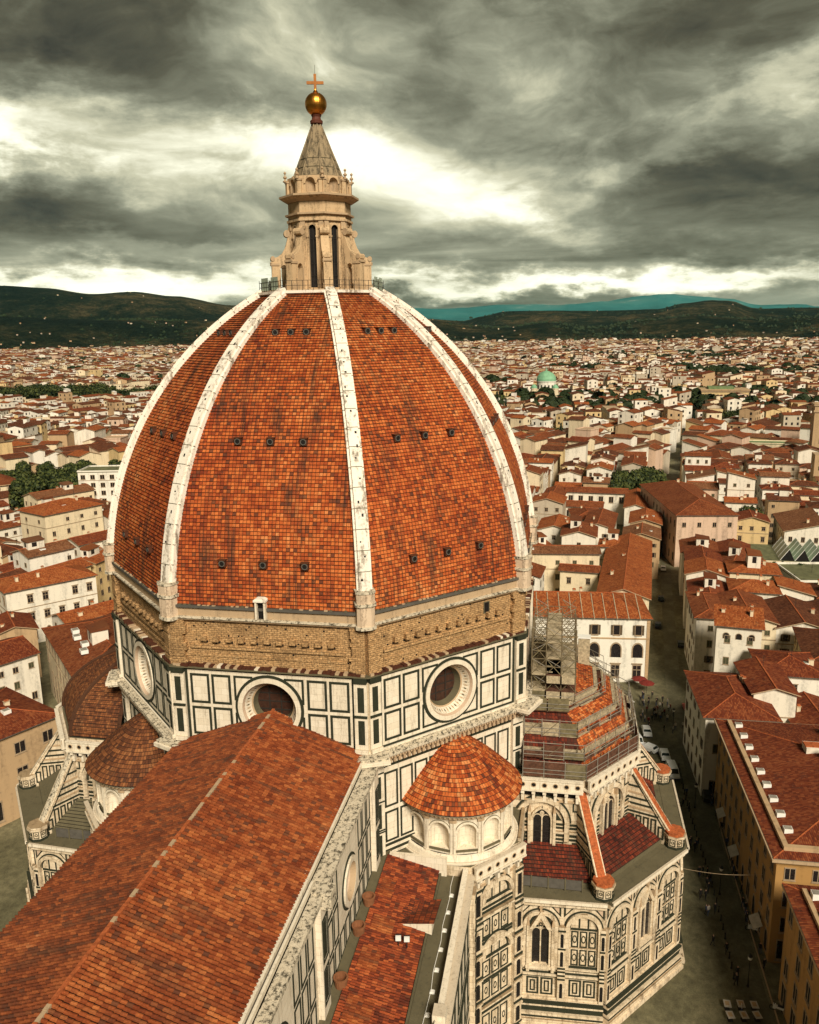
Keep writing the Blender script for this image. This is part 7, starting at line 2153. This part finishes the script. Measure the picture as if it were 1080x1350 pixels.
# small standing and walking people
def person_mesh(seed, top, bottom):
    r3 = random.Random(seed); st = r3.uniform(.05, .22)
    me = bpy.data.meshes.new('person'); V = [(0, 0, .95), (0, 0, 1.18), (0, 0, 1.40), (0, 0, 1.52), (0, .01, 1.66), (.10, 0, .88), (.11, st*.5, .50), (.11, st-.08, .06), (.11, st+.08, .03), (-.10, 0, .88), (-.11, -st*.3, .50), (-.11, -st-.10, .06), (-.11, -st+.05, .03), (.20, 0, 1.40), (.25, -.02, 1.12), (.24, .10-st*.5, .88), (-.20, 0, 1.40), (-.25, .02, 1.12), (-.24, .05+st*.5, .88)]
    E_ = [(0, 1), (1, 2), (2, 3), (3, 4), (0, 5), (5, 6), (6, 7), (7, 8), (0, 9), (9, 10), (10, 11), (11, 12), (2, 13), (13, 14), (14, 15), (2, 16), (16, 17), (17, 18)]
    Rr = [.16, .15, .15, .06, .105, .095, .07, .05, .04, .095, .07, .05, .04, .07, .05, .04, .07, .05, .04]
    me.from_pydata(V, E_, []); o = bpy.data.objects.new('tmp', me); COL.objects.link(o)
    sk = o.modifiers.new('s', 'SKIN')
    if not me.skin_vertices: me.skin_vertices.new()
    for v, r in zip(me.skin_vertices[0].data, Rr): v.radius = (r, r*.8)
    me.skin_vertices[0].data[0].use_root = True
    o.modifiers.new('d', 'SUBSURF').levels = 1
    dg = bpy.context.evaluated_depsgraph_get(); dg.update(); ev = bpy.data.meshes.new_from_object(o.evaluated_get(dg))
    bpy.data.objects.remove(o); ev.name = 'person'; ev.materials.clear()
    for n in (bottom, top, 'skin', 'hair'): ev.materials.append(MATS[n])
    for p in ev.polygons:
        c = p.center; p.material_index = 0 if c.z < .9 and abs(c.x) < .2 else (1 if c.z < 1.47 and not (c.z < .93) else 2)
        if c.z > 1.68 or (c.z > 1.58 and c.y < -.02): p.material_index = 3
        p.use_smooth = True
    return ev


PM = [person_mesh(i, a, b) for i, (a, b) in enumerate([('cloth_dark', 'cloth_dark'), ('cloth_light', 'cloth_blue'), ('cloth_red', 'cloth_dark'), ('cloth_blue', 'cloth_dark'), ('cloth_dark', 'cloth_blue'), ('cloth_light', 'cloth_dark')])]


def person(x, y, k, label, group, rz=None):
    o = inst('person', PM[k], None, (x, y, .005), r2.uniform(0, 6.28) if rz is None else rz); tag(o, label, 'person', group)


CL = ['dark jacket and dark trousers', 'light top and blue trousers', 'red top and dark trousers', 'blue top and dark trousers', 'dark jacket and blue trousers', 'light top and dark trousers']
for i in range(46):
    k = r2.choice((0, 0, 0, 4, 3, 1, 5, 2)); person(r2.gauss(64, 4.5), r2.gauss(-48.6, 2.3), k, 'person in %s in the square crowd beyond the white cars' % CL[k], 'crowd on the square')
for i in range(26):
    k = r2.choice((0, 0, 0, 4, 3, 1)); x = r2.uniform(-14, 34); person(x, -50.6+r2.gauss(0, .5)-(.9 if x < 0 else 0), k, 'person in %s walking along the bollards' % CL[k], 'people walking past the tribune')
for i in range(16):
    k = r2.choice((0, 4, 3)); person(r2.uniform(-8, 32), -55.4+r2.gauss(0, .15), k, 'person in %s below the ochre palace' % CL[k], 'people below the ochre palace')
for i in range(10):
    k = r2.choice((0, 1, 4)); person(r2.uniform(-20, 0), r2.uniform(30, 44), k, 'person in %s on the dark left square' % CL[k], 'people on the left square')
bm = MB(); bm.lathe([(.13, 0), (.13, .1), (.09, .14), (.08, .75), (.12, .8), (.12, .86), (.07, .95), (0, .98)], 'iron', n=10); BM = bm.mesh('bollard', True)
for i in range(30): tag(inst('bollard', BM, None, (-8+1.75*i, -51.55-.3*sin(i*.2), .004)), 'dark iron bollard in the row between square and roadway', 'bollard', 'bollards along the roadway')
tm = MB(); tm.box(-.55, .55, -.4, .4, .70, .75, 'cloth_light'); tm.box(-.3, .3, -.2, .25, .752, .80, 'wall_tan'); TTOP = tm.mesh('table_top')
tl = MB(); tl.tube((0, 0, 0), (0, 0, .70), .05, 'iron', 6); tl.box(-.3, .3, -.3, .3, 0, .04, 'iron'); TLEG = tl.mesh('pedestal')
for i, (x, y, lab) in enumerate([(-12.95, -49.9, 'far left'), (-12.7, -51.45, 'far middle'), (-12.6, -53.0, 'far right'), (-14.6, -49.95, 'near left'), (-14.35, -51.5, 'near middle'), (-14.1, -53.0, 'near right')]):
    t = empty('cafe_table', 'small square cafe table with pale top, %s of the six at the bottom edge' % lab, 'table', (x, y, .004), .05*i, 'cafe tables')
    inst('table_top', TTOP, t); inst('pedestal', TLEG, t)
lp_ = MB(); lp_.lathe([(.16, 0), (.18, .15), (.09, .3), (.06, 1.2), (.05, 3.6)], 'iron', n=8); LPOST = lp_.mesh('post')
lh = MB(); lh.lathe([(.10, 3.6), (.22, 3.75), (.28, 4.25), (.32, 4.3), (.05, 4.6), (0, 4.75)], 'iron', n=6); lh.lathe([(.225, 3.8), (.285, 4.22)], 'white_paint', n=6); LHEAD = lh.mesh('lantern')
for i, (x, y, lab) in enumerate(((58, -52.2, 'iron street lamp nearest the crowded square'), (30, -52.4, 'iron street lamp opposite the delivery truck'), (8, -52.6, 'iron street lamp below the overhead cable'), (-9, -53.0, 'iron street lamp beside the six cafe tables'))):
    t_ = empty('street_lamp', lab, 'street lamp', (x, y, .004), 0, 'street lamps'); inst('post', LPOST, t_); inst('lantern', LHEAD, t_)
am = MB(); am.box8([(-1.3, -1.1, 0), (1.3, -1.1, 0), (1.3, 0, .55), (-1.3, 0, .55), (-1.3, -1.1, .05), (1.3, -1.1, .05), (1.3, 0, .6), (-1.3, 0, .6)], 'cloth_light'); am.box(-1.3, 1.3, -1.12, -1.08, -.2, .05, 'cloth_light'); AWN = am.mesh('awning')
for i, (x, lab) in enumerate(((24, 'pale shop awning on the ochre palace nearest the truck'), (14, 'pale shop awning on the ochre palace right of the cable end'), (-1, 'pale shop awning at the near corner of the ochre palace'))):
    tag(inst('shop_awning', AWN, None, (x, -55.9, 2.9), pi), lab, 'awning', 'shop awnings')
# red parasols by the palace corner
for x, y, lab in ((76.6, -47.2, 'larger red parasol in front of the white palace corner'), (74.6, -48.6, 'smaller red parasol nearer the street by the white palace corner')):
    p = empty('parasol', lab, 'parasol', (x, y, 0)); m = MB(); m.tube((0, 0, 0), (0, 0, 2.9), .04, 'iron', 6); m.build('pole', p); m = MB(); m.lathe([(1.7, 2.3), (1.1, 2.6), (0, 3.0)], 'cloth_red', n=8); m.build('canopy', p)
aw = empty('market_stall', 'stall with pale sloping canopy beside the scaffolded tribune', 'stall', (65.5, -43.4, 0), .5)
m = MB()
for sx in (-1.3, 1.3):
    for sy in (-1, 1): m.tube((sx, sy, 0), (sx, sy, 2.3), .04, 'iron', 5)
m.box(-1.3, 1.3, -.9, .9, .7, .85, 'plank'); m.build('frame', aw)
m = MB(); m.box8([(-1.6, -1.3, 2.2), (1.6, -1.3, 2.2), (1.6, 1.3, 2.5), (-1.6, 1.3, 2.5), (-1.6, -1.3, 2.25), (1.6, -1.3, 2.25), (1.6, 1.3, 2.55), (-1.6, 1.3, 2.55)], 'white_paint'); m.build('canopy', aw)
m = MB(); pv = None
for i in range(13):
    t = i/12; p = (-1.2+1.7*t, -45.3+(-56.2+45.3)*t, 10+(9-10)*t-.45*sin(pi*t))
    if pv: m.tube(pv, p, .018, 'stone_warm', 4)
    pv = p
tag(m.build('overhead_cable'), 'thin pale cable slung across the street from tribune to ochre palace', 'cable')
mo = MB()
for x in (-.65, .65):
    for i in range(12):
        a0, a1 = 2*pi*i/12, 2*pi*(i+1)/12; mo.tube((x+.3*cos(a0), 0, .3+.3*sin(a0)), (x+.3*cos(a1), 0, .3+.3*sin(a1)), .05, 'rubber', 5)
mo.box(-.6, .3, -.14, .14, .45, .75, 'white_paint'); mo.box(-.55, .1, -.15, .15, .76, .86, 'car_dark'); mo.tube((.62, 0, .3), (.45, 0, 1.05), .04, 'iron', 5); mo.tube((.45, -.3, 1.05), (.45, .3, 1.05), .03, 'iron', 5); mo.box(.3, .6, -.18, .18, .35, .85, 'white_paint')
MO = mo.mesh('scooter')
for x, y, lab in ((-12.4, -55.7, 'white scooter parked at the foot of the lower right palace'), (1.0, -55.6, 'white scooter parked near the ochre palace entrance')):
    tag(inst('scooter', MO, None, (x, y, .005), 1.2), lab, 'scooter', 'parked scooters')

# ------------------------------------------------------------------ air
hz = bpy.data.materials.new('haze'); hz.use_nodes = True; t = NT(hz.node_tree); t.n.clear()
pv_ = t.node('ShaderNodeVolumePrincipled'); pv_.inputs['Color'].default_value = (.28, .72, .74, 1); pv_.inputs['Density'].default_value = 1.1e-5; pv_.inputs['Anisotropy'].default_value = .0
oo = t.node('ShaderNodeOutputMaterial'); t.l.new(pv_.outputs[0], oo.inputs['Volume']); MATS['haze'] = hz
m = MB(); m.box(-1500, 24000, -16000, 20000, -2, 570, 'haze'); h_ = m.build('haze'); h_['kind'] = 'stuff'; h_['label'] = 'thin teal air dimming the far mountains'; h_['category'] = 'haze'
